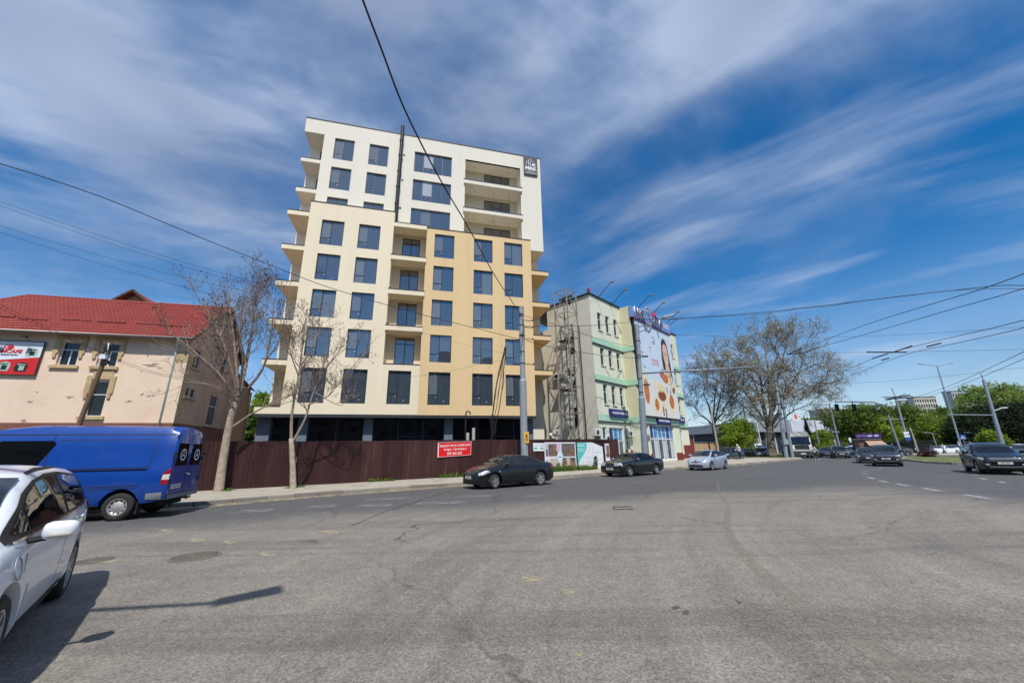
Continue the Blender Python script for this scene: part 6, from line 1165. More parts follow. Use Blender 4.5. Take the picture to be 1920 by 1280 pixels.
# --- modern SUV types
Cu = Car([(-2.28, .55), (-2.26, 1.1), (-2.15, 1.28), (-1.9, 1.50), (-1.5, 1.62), (-.6, 1.675), (0, 1.665), (.35, 1.62), (.62, 1.50), (1.18, 1.14), (1.35, 1.10), (1.95, 1.0), (2.16, .90), (2.24, .7), (2.26, .45)],
         [(-2.28, 1.12), (-1.4, 1.10), (0, 1.06), (1.2, 1.0), (1.8, .94), (2.26, .76)], [(-2.28, .70), (-2.2, .82), (-1.95, .89), (0, .92), (1.2, .918), (1.8, .88), (2.1, .78), (2.26, .66)], [(-2.28, .42), (-1.8, .28), (0, .26), (1.8, .26), (2.26, .30)], 1.36, -1.34, .36, .32, flare=.025)
def suv_features(plate, wheel='5', chromeg=True):
    return dict(wheel=wheel, tw=.22, plate=plate, mirror=(.78, 1.08, 1.2), trim=[(-1.85, 1.16), (-1.7, 1.40), (-1.3, 1.53), (0, 1.585), (.36, 1.53), (.98, 1.14), (.98, 1.05), (0, 1.09)],
        side=[('side_window', [(-.32, 1.11), (-.28, 1.545), (0, 1.55), (.34, 1.50), (.84, 1.16), (.84, 1.09)], tint), ('side_window', [(-1.22, 1.14), (-1.18, 1.50), (-.6, 1.54), (-.38, 1.545), (-.42, 1.11)], tint), ('quarter_window', [(-1.68, 1.18), (-1.58, 1.40), (-1.3, 1.48), (-1.32, 1.15)], tint), ('tail_lamp', [(-2.24, .92), (-1.98, 1.0), (-2.0, 1.12), (-2.22, 1.14)], lampr), ('head_lamp', [(1.76, .86), (1.86, .92), (2.12, .86), (2.18, .76), (2.0, .78)], lampg), ('sill_cladding', [(-.9, .27), (.9, .27), (.9, .38), (-.9, .38)], black_p)],
        front=[('windscreen', [(-.68, 1.16), (.68, 1.16), (.60, 1.54), (0, 1.57), (-.60, 1.54)], carglass, .006), ('grille', [(-.46, .68), (.46, .68), (.52, .86), (-.52, .86)], black_p, .006), ('grille_strip', [(-.50, .80), (.50, .80), (.53, .85), (-.53, .85)], chrome, .011), ('lower_bumper', [(-.7, .32), (.7, .32), (.62, .46), (-.62, .46)], black_p, .005), ('skid_strip', [(-.6, .40), (.6, .40), (.6, .435), (-.6, .435)], alloy, .01), ('fog_lamp', [(.55, .50), (.70, .50), (.70, .57), (.55, .57)], lampg, .007), ('fog_lamp', [(-.55, .50), (-.70, .50), (-.70, .57), (-.55, .57)], lampg, .007)],
        rear=[('rear_window', [(-.6, 1.18), (.6, 1.18), (.52, 1.52), (-.52, 1.52)], tint, .006)], lines=[([(1.0, 1.04), (1.04, .7), (.92, .40)], .006), ([(-.36, 1.08), (-.36, .7), (-.36, .40)], .006)], handles=[(-.2, .95), (-1.08, .98)])
suv_dark = paint('dark_navy', (.005, .008, .012), .25, .0, .7, .03)
car6 = make_car('dark_suv', 'large dark blue-black SUV turning at the right edge', 'car', Cu, suv_dark, suv_features((0, .60, 'DIF 504')))
for s_ in (1, -1): MB().tube([(-1.5, s_*.62, 1.66), (-1.3, s_*.64, 1.72), (.1, s_*.64, 1.73), (.3, s_*.62, 1.68)], .02, 6).build('roof_rail', alloy, car6, smooth=True)
park(car6, (1858, 888), 235, 1, 2.65, 1.36, .92)
car6.location = (27.5, 23.1, 0); car6.rotation_euler = (0, 0, R(231))
def cp(src, label, loc, heading, P_=None, group='cars on the junction and in the car park', name=None):
    c = copy_tree(src); c.location = (loc[0], loc[1], loc[2] if len(loc) > 2 else 0); c.rotation_euler = (0, 0, R(heading)); c['label'] = label; c['group'] = group
    c.name = name or src.name
    for q in list(c.children):
        if q.name.startswith(('faded', 'charge_flap', 'fender_badge', 'star_emblem')): bpy.data.objects.remove(q)
        elif 'label' in q: del q['label']
    if P_:
        for o in c.children:
            if o.name.startswith('body') or o.name.startswith('wing_mirror') or o.name.startswith('door_handle'):
                for sl in o.material_slots:
                    if sl.material and sl.material.name.startswith('paint_') and not sl.material.name.startswith('paint_faded'): sl.link = 'OBJECT'; sl.material = P_
    return c
graphite = paint('graphite', srgb(34, 38, 44), .3, .1, .8, .04); pblack = paint('black_car', (.01, .011, .013), .25, 0, 1, .1); pwhite = paint('white_car', srgb(220, 222, 226), .3, 0, .9, .08); psil = paint('silver_car', srgb(160, 164, 170), .3, .4, .8, .08); pgrey = paint('grey_car', srgb(96, 100, 106), .3, .3, .8, .08); pteal = paint('dark_teal_car', srgb(34, 48, 58), .3, .1, .8, .04)
def gpx(px, Y): b = AT(px, 838, Y); return (b.x, Y)
# the oncoming pair at the junction
cp(car6, 'dark grey crossover with slim light bar oncoming between the kiosk and the big SUV', (30.9, 33.3), 228, graphite, name='grey_crossover'); cp(car1, 'black saloon with its amber indicator lit, half hidden behind the grey crossover', gpx(1622, 39.5), 232, pblack, name='black_saloon_turning')
# waiting at the lights
cp(car6, 'black saloon-like crossover waiting right of the white lorry', gpx(1571, 56), 238, pblack, name='black_crossover'); cp(car1, 'dark car between the lorry and the waiting black crossover', gpx(1545, 62), 238, pteal, name='dark_saloon'); cp(car4, 'white hatchback behind the waiting black crossover', gpx(1593, 61), 236, pwhite, name='white_hatchback'); cp(car6, 'white SUV behind the white hatchback near the kiosk', gpx(1600, 68), 236, pwhite, name='white_suv')
# car park beyond the pavement
cp(car6, 'dark teal crossover parked behind the person with white hood', gpx(1365, 50), 215, pteal, name='teal_crossover')
for i, (px, Y, hd_, src, P_, l) in enumerate(((1398, 74, 255, car3, psil, 'silver car partly hidden left of the thin grey post'), (1407, 66, 150, car4, pblack, 'black car side-on right of the round green tree'), (1417, 66, 258, car1, pgrey, 'grey saloon facing us in the car park'), (1424, 76, 255, car4, pwhite, 'white car behind the grey saloon in the car park'), (1432, 66, 260, car6, psil, 'silver crossover parked left of the plane trunk'))):
    cp(src, l, gpx(px, Y), hd_, P_, name='parked_car')
# white row beyond the island
for i, (px, Y, hd_, src, P_, l) in enumerate(((1727, 78, 150, car1, pwhite, 'white saloon behind the person in black, left of the white row'), (1742, 74, 195, car1, pwhite, 'white saloon in the middle of the row beyond the island'), (1769, 70, 188, car1, pwhite, 'white saloon behind the walking person in white'), (1790, 72, 215, car4, pgrey, 'grey car nosing out right of the white row'), (1812, 76, 190, car3, psil, 'silver car behind the large dark SUV roof'), (1905, 60, 200, car4, pwhite, 'white hatchback at the right edge'), (1917, 44, 210, car1, pgrey, 'grey car behind the right edge'), (1673, 64, 170, car1, pgrey, 'grey car in front of the kiosk shelter'))):
    cp(src, l, gpx(px, Y), hd_, P_, name='far_car')
ind = [o for o in bpy.data.objects if o.name.startswith('black_saloon_turning')][0]; MB().ball((2.02, .70, .62), (.07, .12, .07)).build('lit_indicator', mat('indicator_lit', srgb(255, 170, 70), .3), ind)
# far white van
cp(car5, 'white panel van far off in the car park', gpx(1417, 92), 262, pwhite, name='white_van')

# --- articulated lorry
lc = AT(1507, 853, 58); lo = thing('lorry', 'white-cabbed lorry with long grey trailer waiting at the corner', 'lorry', (lc.x, lc.y, 0), R(243))
lw = paint('lorry_white', srgb(226, 222, 206), .35, 0, .6, .15)
# local: +x forward
prof = [(0, .55), (.06, 1.15), (.02, 1.7), (-.08, 2.0), (-.30, 3.05), (-.55, 3.35), (-1.5, 3.75), (-2.3, 3.85), (-2.3, .55)]
g = MB(); g.prism(prof, -1.22, 1.22); cabm = g.build('cab', lw, lo, sharp=30)
MB().prism([(-.03, 1.95), (-.31, 3.02), (-.27, 3.05), (.01, 1.95)], -1.08, 1.08).build('windscreen', carglass, lo); MB().prism([(-.30, 3.06), (-.16, 3.02), (-.12, 3.22), (-.42, 3.26)], -1.15, 1.15).build('sun_visor', lw, lo)
for k, z in enumerate((1.25, 1.42, 1.58, 1.74)): MB().bx(.03, .09, -.85, .85, z, z+.11).build('grille_bar', black_p, lo)
MB().bx(-.05, .1, -1.2, 1.2, .35, 1.02).build('bumper', mat('bumper_dark', srgb(60, 62, 64), .6), lo); MB().bx(.02, .12, -.3, .3, .55, .72).build('number_plate', plate_m, lo)
for s_ in (1, -1):
    MB().bx(-.02, .1, s_*.98-.2, s_*.98+.2, .88, 1.15).build('head_lamp', lampg, lo); MB().bx(-.25, -.12, s_*1.42-.16, s_*1.42+.16, 1.9, 2.75).build('wing_mirror', black_p, lo); MB().prism([(-.5, 2.0), (-1.35, 2.0), (-1.35, 2.9), (-.62, 2.9)], s_*1.222, s_*1.228).build('side_window', tint, lo)
    for x in (-1.15, -4.0, -8.2, -9.5, -10.8):
        w_ = ob('wheel', None, lo, loc=(x, s_*1.08, .5), rot=(0, 0, 0 if s_ > 0 else math.pi)); tm, rm = wheel_mesh(.5, .3, 'steel', steelr) if (x, s_) == (-1.15, 1) else (tm, rm); ob('tyre', tm, w_); ob('rim', rm, w_)
MB().bx(-13.6, -3.0, -1.25, 1.25, 1.15, 3.3).build('trailer', mat('trailer_grey', srgb(98, 96, 98), .75, 0, .15, 1.0, streak=True), lo); MB().bx(-13.4, -2.0, -.5, .5, .8, 1.15).build('chassis', under, lo); MB().bx(.01, .06, -1.15, 1.15, 2.05, 2.12).build('wiper_bar', black_p, lo)
for x in range(-13, -3): MB().bx(x, x+.08, 1.252, 1.27, 1.2, 3.25).build('curtain_strap', under, lo)
# ------------------------------------------------------------------ trees
def leafmat(name, col, trans=.45, var=.35):
    m = mat(name, col, .7, 0, var, .9); nt = m.node_tree; N = nt.nodes.new; L = nt.links.new; b = nt.nodes['Principled BSDF']
    tr = N('ShaderNodeBsdfTranslucent'); tr.inputs[0].default_value = (col[0]*1.5, col[1]*1.5, col[2]*.8, 1); mx = N('ShaderNodeMixShader'); mx.inputs[0].default_value = trans
    L(b.outputs[0], mx.inputs[1]); L(tr.outputs[0], mx.inputs[2]); L(mx.outputs[0], nt.nodes['Material Output'].inputs[0]); return m
bark_p = mat('pale_bark', srgb(172, 158, 138), .9, 0, .45, 5, 1.0, 22, stain=(srgb(124, 106, 90), .8, 6)); bark_t = mat('twig_bark', srgb(146, 130, 118), .9, 0, .2, 3); bark_g = mat('grey_bark', srgb(116, 108, 96), .9, 0, .3, 2, .6, 10, stain=(srgb(168, 160, 140), .8, 1.6)); bark_d = mat('dark_bark', srgb(78, 66, 56), .95, 0, .25, 3, .5, 10)
pod = mat('dry_seed_pods', srgb(70, 52, 42), .9, 0, .3, 5)
def grow(g, p, d, L_, r, lvl, rng, up=.12, tips=None, n=4, kids=(3, 5), spread=(28, 55), wob=.16, shrink=(.5, .75), rmin=.006, sides=5):
    pts = [p.copy()]; d = d.normalized(); rad = [r]
    for i in range(n):
        d = (d+Vector((rng.gauss(0, wob), rng.gauss(0, wob), rng.gauss(0, wob)+up))).normalized(); p = p+d*(L_/n); pts.append(p.copy()); rad.append(max(rmin, r*(1-.62*(i+1)/n)))
    g.tube(pts, rad, sides if lvl > 1 else 4 if lvl else 3, cap=False)
    if lvl == 0:
        if tips is not None: tips.append((pts[-1], d))
        return
    for k in range(rng.randint(*kids)):
        f = rng.uniform(.28, 1.0); i = min(n-1, int(f*n)); t = f*n-i; q = pts[i].lerp(pts[i+1], t); dd = (pts[i+1]-pts[i]).normalized(); ax = dd.orthogonal().normalized(); ax.rotate(Matrix.Rotation(rng.uniform(0, 6.28), 3, dd)); dd = dd.copy(); dd.rotate(Matrix.Rotation(R(rng.uniform(*spread)), 3, ax))
        grow(g, q, dd, L_*rng.uniform(*shrink), max(rmin, (rad[i]+(rad[i+1]-rad[i])*t)*.62), lvl-1, rng, up, tips, n, kids, spread, wob, shrink, rmin, sides)
def limb(g, pxs, r0, r1, rng, lvl=2, kids=6, kl=1.6, up=.16, tips=None, o=None, from_=.3, **kw):
    P_ = [AT(*p)-o for p in pxs]; Q = []
    for i in range(len(P_)-1):
        p0, p1_, p2_, p3 = P_[max(i-1, 0)], P_[i], P_[i+1], P_[min(i+2, len(P_)-1)]
        for j in range(4): t = j/4; Q.append(.5*((2*p1_)+(-p0+p2_)*t+(2*p0-5*p1_+4*p2_-p3)*t*t+(-p0+3*p1_-3*p2_+p3)*t**3))
    Q.append(P_[-1]); k = len(Q); rad = [lerp(r0, r1, i/(k-1)) for i in range(k)]; g.tube(Q, rad, 8, cap=False)
    for c in range(kids):
        f = rng.uniform(from_, 1); i = min(k-2, int(f*(k-1))); d = (Q[i+1]-Q[i]).normalized(); ax = d.orthogonal().normalized(); ax.rotate(Matrix.Rotation(rng.uniform(0, 6.28), 3, d)); d.rotate(Matrix.Rotation(R(rng.uniform(20, 55)), 3, ax)); grow(g, Q[i], d, kl*rng.uniform(.6, 1.2), max(.012, rad[i]*.6), lvl, rng, up, tips, **kw)
    if tips is not None: tips.append((Q[-1], (Q[-1]-Q[-2]).normalized()))
def pods(t, tips, rng, size=.07, frac=.5, m_=pod, per=4, name='seed_pods'):
    g = MB()
    for p, d in tips:
        if rng.random() > frac: continue
        for k in range(per):
            c = p+Vector((rng.gauss(0, size), rng.gauss(0, size), rng.gauss(0, size))); a = Vector((rng.uniform(-1, 1), rng.uniform(-1, 1), rng.uniform(-1, 1))).normalized()*size; b = a.orthogonal().normalized()*size*.55; g.quad(c-a, c+b, c+a, c-b)
    o = g.build(name, m_, t); o['kind'] = 'stuff'; return o
def bare_tree(label, basepx, Y, trunk, tr, limbs, seed, kl, podf=.45):
    rng = random.Random(seed); b = AT(*basepx, Y); o = Vector((b.x, b.y, .12)); t = thing('bare_tree', label, 'tree', o, 0, 'bare pavement trees')
    P_ = [AT(*p)-o for p in trunk]; P_[0].z = -.05; g = MB(); n = len(P_); g.tube([P_[0]+Vector((0, 0, 0))]+[P_[0]+(P_[1]-P_[0])*.12]+P_[1:], [tr[0]*1.35, tr[0]*1.05]+[lerp(tr[0], tr[1], (i+1)/(n-1)) for i in range(n-1)], 12); g.build('trunk', bark_p, t, smooth=True)
    tips = []; g = MB()
    for pxs, r0, r1, kids in [(a_, b_*.72, c_, int(d_*1.35)) for a_, b_, c_, d_ in limbs]: limb(g, pxs, r0, r1, rng, 2, kids, kl, .17, tips, o, kids=(3, 4), wob=.12, rmin=.0065) if False else limb(g, pxs, r0, r1, rng, 2, kids, kl, .17, tips, o)
    g.build('branches', bark_t, t, smooth=True); pods(t, tips, rng, .04, podf, per=3); return t
Y1 = GR(410, 920, .15).y; Y2 = GR(550, 915, .15).y
bare_tree('larger bare tree with pale leaning trunk at the blue van rear', (410, 920), Y1, [(410, 920, Y1), (417, 870, Y1), (426, 815, Y1+.05), (436, 770, Y1+.1), (447, 742, Y1+.1)], (.18, .125), [
    ([(445, 750, Y1), (410, 700, Y1-.6), (365, 660, Y1-1.0), (318, 622, Y1-1.4)], .10, .02, 9), ([(447, 742, Y1), (425, 660, Y1-.5), (400, 605, Y1-.8), (380, 560, Y1-1)], .10, .018, 10), ([(447, 742, Y1+.1), (440, 650, Y1+.2), (432, 590, Y1+.3), (425, 548, Y1+.3)], .11, .018, 11), ([(448, 742, Y1+.1), (466, 660, Y1+.5), (476, 590, Y1+.6), (481, 532, Y1+.7)], .11, .018, 12), ([(448, 745, Y1+.1), (492, 692, Y1+.2), (508, 625, Y1+.3), (514, 560, Y1+.3)], .10, .018, 11), ([(436, 800, Y1), (478, 772, Y1+.4), (535, 745, Y1+.8), (600, 722, Y1+1.2)], .075, .012, 6), ([(440, 765, Y1), (405, 725, Y1-.7), (345, 716, Y1-1.4)], .05, .012, 5), ([(447, 745, Y1+.1), (455, 680, Y1-.6), (450, 620, Y1-1.0), (455, 560, Y1-1.2)], .08, .016, 9)], 3, 1.35)
bare_tree('slimmer bare tree with straight pale trunk before the tower corner', (550, 915), Y2, [(550, 915, Y2), (549, 880, Y2), (547, 840, Y2), (546, 822, Y2)], (.135, .10), [
    ([(546, 825, Y2), (548, 770, Y2), (560, 705, Y2+.2), (568, 640, Y2+.2), (576, 580, Y2+.2)], .105, .016, 11), ([(549, 828, Y2), (572, 785, Y2+.1), (588, 735, Y2+.2), (612, 690, Y2+.2), (648, 642, Y2+.3)], .085, .014, 10), ([(560, 705, Y2+.2), (543, 655, Y2-.5), (537, 605, Y2-.6)], .05, .012, 7), ([(575, 760, Y2), (615, 742, Y2+.4), (650, 700, Y2+.6), (688, 655, Y2+.7)], .04, .01, 6), ([(562, 690, Y2+.2), (590, 640, Y2+.6), (605, 600, Y2+.8)], .05, .012, 7), ([(590, 735, Y2), (640, 760, Y2+.5), (655, 730, Y2+.6)], .03, .01, 3)], 11, 1.0)
# weeds and flowers along the fence foot
def tufts(name, label, spots, m_, n, h, spread, flowers=None):
    rng = random.Random(len(label)); g = MB()
    for p in spots:
        for k in range(n):
            c = Vector((p.x+rng.gauss(0, spread), p.y+rng.gauss(0, spread*.6), p.z)); a = rng.uniform(0, 6.28); hh = h*rng.uniform(.4, 1.1); w = Vector((math.cos(a), math.sin(a), 0))*.02; b = Vector((rng.gauss(0, .35), rng.gauss(0, .35), 1))*hh
            g.quad(c-w, c+w, c+b*.6+w*.8, c+b+Vector((rng.gauss(0, .04), rng.gauss(0, .04), -.02)))
            if flowers and rng.random() < .05:
                g.cur = 1; f = c+b; g.quad(f+Vector((-.03, 0, 0)), f+Vector((0, -.03, .01)), f+Vector((.03, 0, 0)), f+Vector((0, .02, .03))); g.cur = 0
    o = g.build(name, [m_, flowers] if flowers else m_); return tag(o, label, 'weeds', kind='stuff')
gm = leafmat('grass_blade', srgb(96, 124, 44)); fl = mat('dandelion', srgb(228, 196, 60), .7)
fo = Vector((fd.y, -fd.x, 0))
tufts('weeds', 'green weeds and yellow flowers before the posters', [FA+fd*s_+fo*.45+Vector((0, 0, .24)) for s_ in (18.6, 18.9, 19.2, 19.5, 19.9, 20.2, 20.6, 20.9, 21.4, 21.8, 22.1, 22.5, 22.9)], gm, 60, .42, .16, fl)
tufts('weeds', 'weed strip at the fence foot left of the black saloon', [FA+fd*s_+fo*.3+Vector((0, 0, .19)) for s_ in (11.3, 11.8, 12.2, 12.6, 13.0, 13.3)], gm, 45, .28, .14, fl); tufts('weeds', 'small grass tuft at the fence foot midway along', [FA+fd*s_+fo*.25+Vector((0, 0, .16)) for s_ in (7.3, 7.7, 8.0, 8.3)], gm, 30, .2, .1, fl); tufts('weeds', 'grass at the feet of the two bare trees', [Vector((GR(x, y, .15).x, GR(x, y, .15).y, .14)) for x, y in ((540, 915), (562, 913), (425, 920), (433, 919))], gm, 22, .16, .09)
sh_ = thing('potted_shrub', 'small dark evergreen shrub before the white site plan', 'shrub', FA+fd*23.2+fo*.4+Vector((0, 0, .28))); rng = random.Random(5); g = MB()
for k in range(420):
    z = rng.random(); rr = .22*(.35+math.sin(z*3))*.7; a = rng.uniform(0, 6.28); c = Vector((rr*math.cos(a)*rng.random(), rr*math.sin(a)*rng.random(), .05+z*.85)); q = Vector((rng.gauss(0, 1), rng.gauss(0, 1), rng.gauss(0, 1))).normalized()*.045; b = q.orthogonal().normalized()*.025; g.quad(c-q, c+b, c+q, c-b)
g.build('foliage', leafmat('dark_shrub_leaf', srgb(44, 66, 30)), sh_); MB().tube([(0, 0, -.05), (0, 0, .5)], .03, 6).build('stem', bark_d, sh_)

# ---- leafy crowns: leaf faces in clumps
def crown_mesh(name, lobes, nclump, per, leaf, mats_, rng, csize=.5, flat=1.0):
    g = MB(); tot = sum(l[3]*l[4]*l[5] for l in lobes)
    for x, y, z, a, b, c in lobes:
        for k in range(max(1, int(nclump*a*b*c/tot))):
            u = Vector((rng.gauss(0, 1), rng.gauss(0, 1), rng.gauss(0, 1))).normalized(); f = rng.uniform(.35, 1.05)**.5; q = Vector((x+u.x*a*f, y+u.y*b*f, z+u.z*c*f)); g.cur = rng.choices(range(len(mats_)), [3, 2, 1][:len(mats_)])[0]; cs = csize*rng.uniform(.5, 1.3)
            for j in range(per):
                v = q+Vector((rng.gauss(0, cs), rng.gauss(0, cs), rng.gauss(0, cs*.7))); n = Vector((rng.gauss(0, 1), rng.gauss(0, 1), rng.gauss(0, 1)+.6)).normalized(); e = n.orthogonal().normalized(); e.rotate(Matrix.Rotation(rng.uniform(0, 6.28), 3, n)); w = n.cross(e); s_ = leaf*rng.uniform(.6, 1.3); g.quad(v-e*s_, v-w*s_*.6, v+e*s_, v+w*s_*.6)
    return g
lg = [leafmat('leaf_fresh', srgb(106, 128, 48)), leafmat('leaf_mid', srgb(82, 104, 40)), leafmat('leaf_dark', srgb(48, 66, 32))]; lgb = [leafmat('leaf_bright', srgb(138, 158, 52)), leafmat('leaf_fresh', srgb(106, 128, 48)), leafmat('leaf_mid', srgb(82, 104, 40))]; lgd = [leafmat('needle_dark', srgb(44, 60, 32)), leafmat('needle_black', srgb(28, 40, 24)), leafmat('leaf_dark', srgb(48, 66, 32))]; lgp = [leafmat('leaf_willow', srgb(150, 166, 110)), leafmat('leaf_fresh', srgb(106, 128, 48)), leafmat('leaf_mid', srgb(82, 104, 40))]
def leafy(label, px, pytop, Y, width_px, lobes_n, mats_, seed, nclump=260, per=16, leaf=.28, base=None, trunk_h=.25, name='leafy_tree', pybase=838):
    rng = random.Random(seed); b = AT(px, pybase, Y); tp = AT(px, pytop, Y); h = tp.z*.92; w = width_px*Y*1.0/FPX/2; t = thing(name, label, 'tree', (b.x, b.y, 0)); dx = tp.x-b.x
    g = MB(); g.tube([(0, 0, 0), (dx*.2, 0, h*.3), (dx*.5, 0, h*.6)], [w*.07+.1, w*.05+.06, .05], 8)
    for k in range(6): a = rng.uniform(0, 6.28); g.tube([(dx*.25, 0, h*.3), (dx*.4+w*.5*math.cos(a), w*.5*math.sin(a), h*rng.uniform(.5, .8))], [w*.03+.04, .03], 5)
    g.build('trunk', bark_d, t)
    lobes = [(dx*.6, 0, h*(trunk_h+(1-trunk_h)*.5), w*.72, w*.72, h*(1-trunk_h)*.46)]
    for k in range(lobes_n): a = 6.28*k/lobes_n+rng.uniform(-.4, .4); f = rng.uniform(.25, .82); zz = h*(trunk_h+(1-trunk_h)*f); q = w*.62*math.sqrt(max(.1, 1-(2*f-1)**2*.8)); s_ = w*rng.uniform(.32, .5); lobes.append((dx*f+q*math.cos(a), q*math.sin(a), zz, s_, s_, s_*.8))
    lobes.append((dx*.95, 0, h*.88, w*.35, w*.35, h*.12))
    crown_mesh('crown', lobes, int(nclump*1.3), int(per*1.7), leaf*.66, mats_, rng, csize=w*.085+.1).build('crown', mats_, t); return t
leafy('round bright green tree behind the silver liftback', 1383, 778, 57, 62, 7, lgb, 21, 240, 16, .24)
leafy('broad green tree behind the signal gantry', 1598, 758, 92, 100, 9, lg, 22, 330, 16, .38); leafy('yellow-green tree right of the gantry pole', 1650, 768, 88, 70, 7, lgb, 23, 240, 14, .36); leafy('tall green tree behind the black trolley switch', 1672, 752, 105, 80, 8, lg, 24, 260, 14, .42); leafy('pale green tree beside the lorry', 1540, 800, 84, 34, 5, lgb, 25, 120, 14, .26)
leafy('small bright green tree between lamp post and thick pole', 1860, 804, 56, 42, 6, lgb, 26, 200, 16, .2); leafy('tall pale willowy tree at the right above the dark wood', 1856, 708, 100, 90, 8, lgp, 27, 330, 16, .42); leafy('pale willowy tree at the right edge', 1915, 718, 96, 90, 8, lgp, 28, 300, 16, .4)
for i, (px, py, Y, w, l) in enumerate(((1806, 768, 92, 60, 'dark tree left end of the dark wood at the right'), (1838, 752, 94, 70, 'dark tree second in the dark wood at the right'), (1876, 748, 90, 75, 'dark tree behind the thick pole'), (1908, 745, 92, 70, 'dark tree at the right edge under the pale willow'))): leafy(l, px, py, Y, w, 6, lgd, 40+i, 240, 14, .36, trunk_h=.1)
for i, (px, py, Y, w, mm, l) in enumerate(((1700, 768, 118, 60, lg, 'green hillside tree left of the double lamp post, lower'), (1745, 778, 112, 80, lgb, 'bright hillside tree above the white cars'), (1785, 772, 115, 60, lg, 'green tree just left of the double lamp post foot'))): leafy(l, px, py, Y, w, 7, mm, 50+i, 240, 14, .42, trunk_h=.12)
leafy('green bush-like tree glimpsed between old house and tower', 493, 722, 52, 60, 6, lgb, 61, 240, 16, .24); leafy('green tree far left behind the tower foot', 470, 760, 46, 40, 5, lg, 62, 160, 14, .22)
# clipped bush and dark spruce by the lorry
b = AT(1549, 838, 74); bs = thing('round_bush', 'low clipped round green bush right of the lorry', 'bush', (b.x, b.y, 0)); crown_mesh('foliage', [(0, 0, .9, 2.2, 1.6, 1.3)], 160, 16, .12, lgb, random.Random(7), .22).build('foliage', lgb, bs); MB().tube([(0, 0, 0), (0, 0, 1.0)], .1, 6).build('stem', bark_d, bs)
b = AT(1521, 838, 88); h = AT(1519, 786, 88).z; sp2 = thing('dark_spruce', 'dark pointed spruce behind the lorry cab', 'tree', (b.x, b.y, 0)); g = MB(); rng = random.Random(9)
for k in range(2200):
    f = rng.random()**.7; z = h*(1-f)+.2; rr = (h*.24)*f*rng.uniform(.3, 1); a = rng.uniform(0, 6.28); c = Vector((rr*math.cos(a), rr*math.sin(a), z-rr*.25)); e = Vector((math.cos(a), math.sin(a), -.3))*.38; w = Vector((-math.sin(a), math.cos(a), .1))*.12; g.quad(c-e, c-w, c+e, c+w)
g.build('foliage', leafmat('spruce', srgb(34, 42, 36), .1), sp2); MB().tube([(0, 0, 0), (0, 0, h*.9)], [.2, .03], 6).build('trunk', bark_d, sp2)
# big plane tree with sparse old leaves
def big_tree(label, basepx, Y, trunk, r0, limbs, seed, kl, leafm, leafn, leafs, lvl=3, name='plane_tree', bk=bark_g, kids=7):
    rng = random.Random(seed); b = AT(*basepx, Y); o = Vector((b.x, b.y, .2)); t = thing(name, label, 'tree', o); P_ = [AT(*p, Y)-o for p in trunk]; P_[0].z = 0; n = len(P_); g = MB(); g.tube([P_[0], P_[0].lerp(P_[1], .15)]+P_[1:], [r0*1.4, r0*1.05]+[r0*(1-.3*(i+1)/n) for i in range(n-1)], 12); g.build('trunk', bk, t, smooth=True); g = MB(); tips = []
    for pxs, a, c_ in limbs: limb(g, [(x, y, Y+dy) for x, y, dy in pxs], a, c_, rng, lvl, kids, kl, .07, tips, o, .2, n=3, kids=(2, 4), rmin=.02, wob=.2) if False else _limb3(g, [(x, y, Y+dy) for x, y, dy in pxs], a, c_, rng, lvl, kids, kl, tips, o)
    g.build('branches', bk, t, smooth=True); g = MB()
    for p, d in tips:
        for k in range(leafn):
            c = p+Vector((rng.gauss(0, leafs*2), rng.gauss(0, leafs*2), rng.gauss(0, leafs*1.6))); q = Vector((rng.gauss(0, 1), rng.gauss(0, 1), rng.gauss(0, .7))).normalized()*leafs*rng.uniform(.6, 1.3); w = q.orthogonal().normalized()*leafs*.55; g.cur = rng.randrange(len(leafm)); g.quad(c-q, c-w, c+q, c+w)
    q = g.build('crown', leafm, t); q['kind'] = 'stuff'; return t
def _limb3(g, pxs, r0, r1, rng, lvl, kids, kl, tips, o):
    P_ = [AT(*p)-o for p in pxs]; Q = []
    for i in range(len(P_)-1):
        for j in range(4): Q.append(P_[i].lerp(P_[i+1], j/4)+Vector((rng.gauss(0, .12), rng.gauss(0, .12), 0)))
    Q.append(P_[-1]); k = len(Q); rad = [lerp(r0, r1, i/(k-1)) for i in range(k)]; g.tube(Q, rad, 7, cap=False)
    for c in range(kids):
        f = rng.uniform(.22, 1); i = min(k-2, int(f*(k-1))); d = (Q[i+1]-Q[i]).normalized(); ax = d.orthogonal().normalized(); ax.rotate(Matrix.Rotation(rng.uniform(0, 6.28), 3, d)); d.rotate(Matrix.Rotation(R(rng.uniform(25, 70)), 3, ax)); grow(g, Q[i], d, kl*rng.uniform(.6, 1.2), max(.03, rad[i]*.5), lvl-1, rng, .05, tips, n=3, kids=(3, 4), wob=.2, rmin=.018, sides=5)
    tips.append((Q[-1], Vector((0, 0, 1))))
old = [leafmat('plane_leaf_tan', srgb(170, 160, 134), .25), leafmat('plane_leaf_olive', srgb(126, 124, 88), .25), leafmat('plane_leaf_brown', srgb(100, 86, 68), .2)]
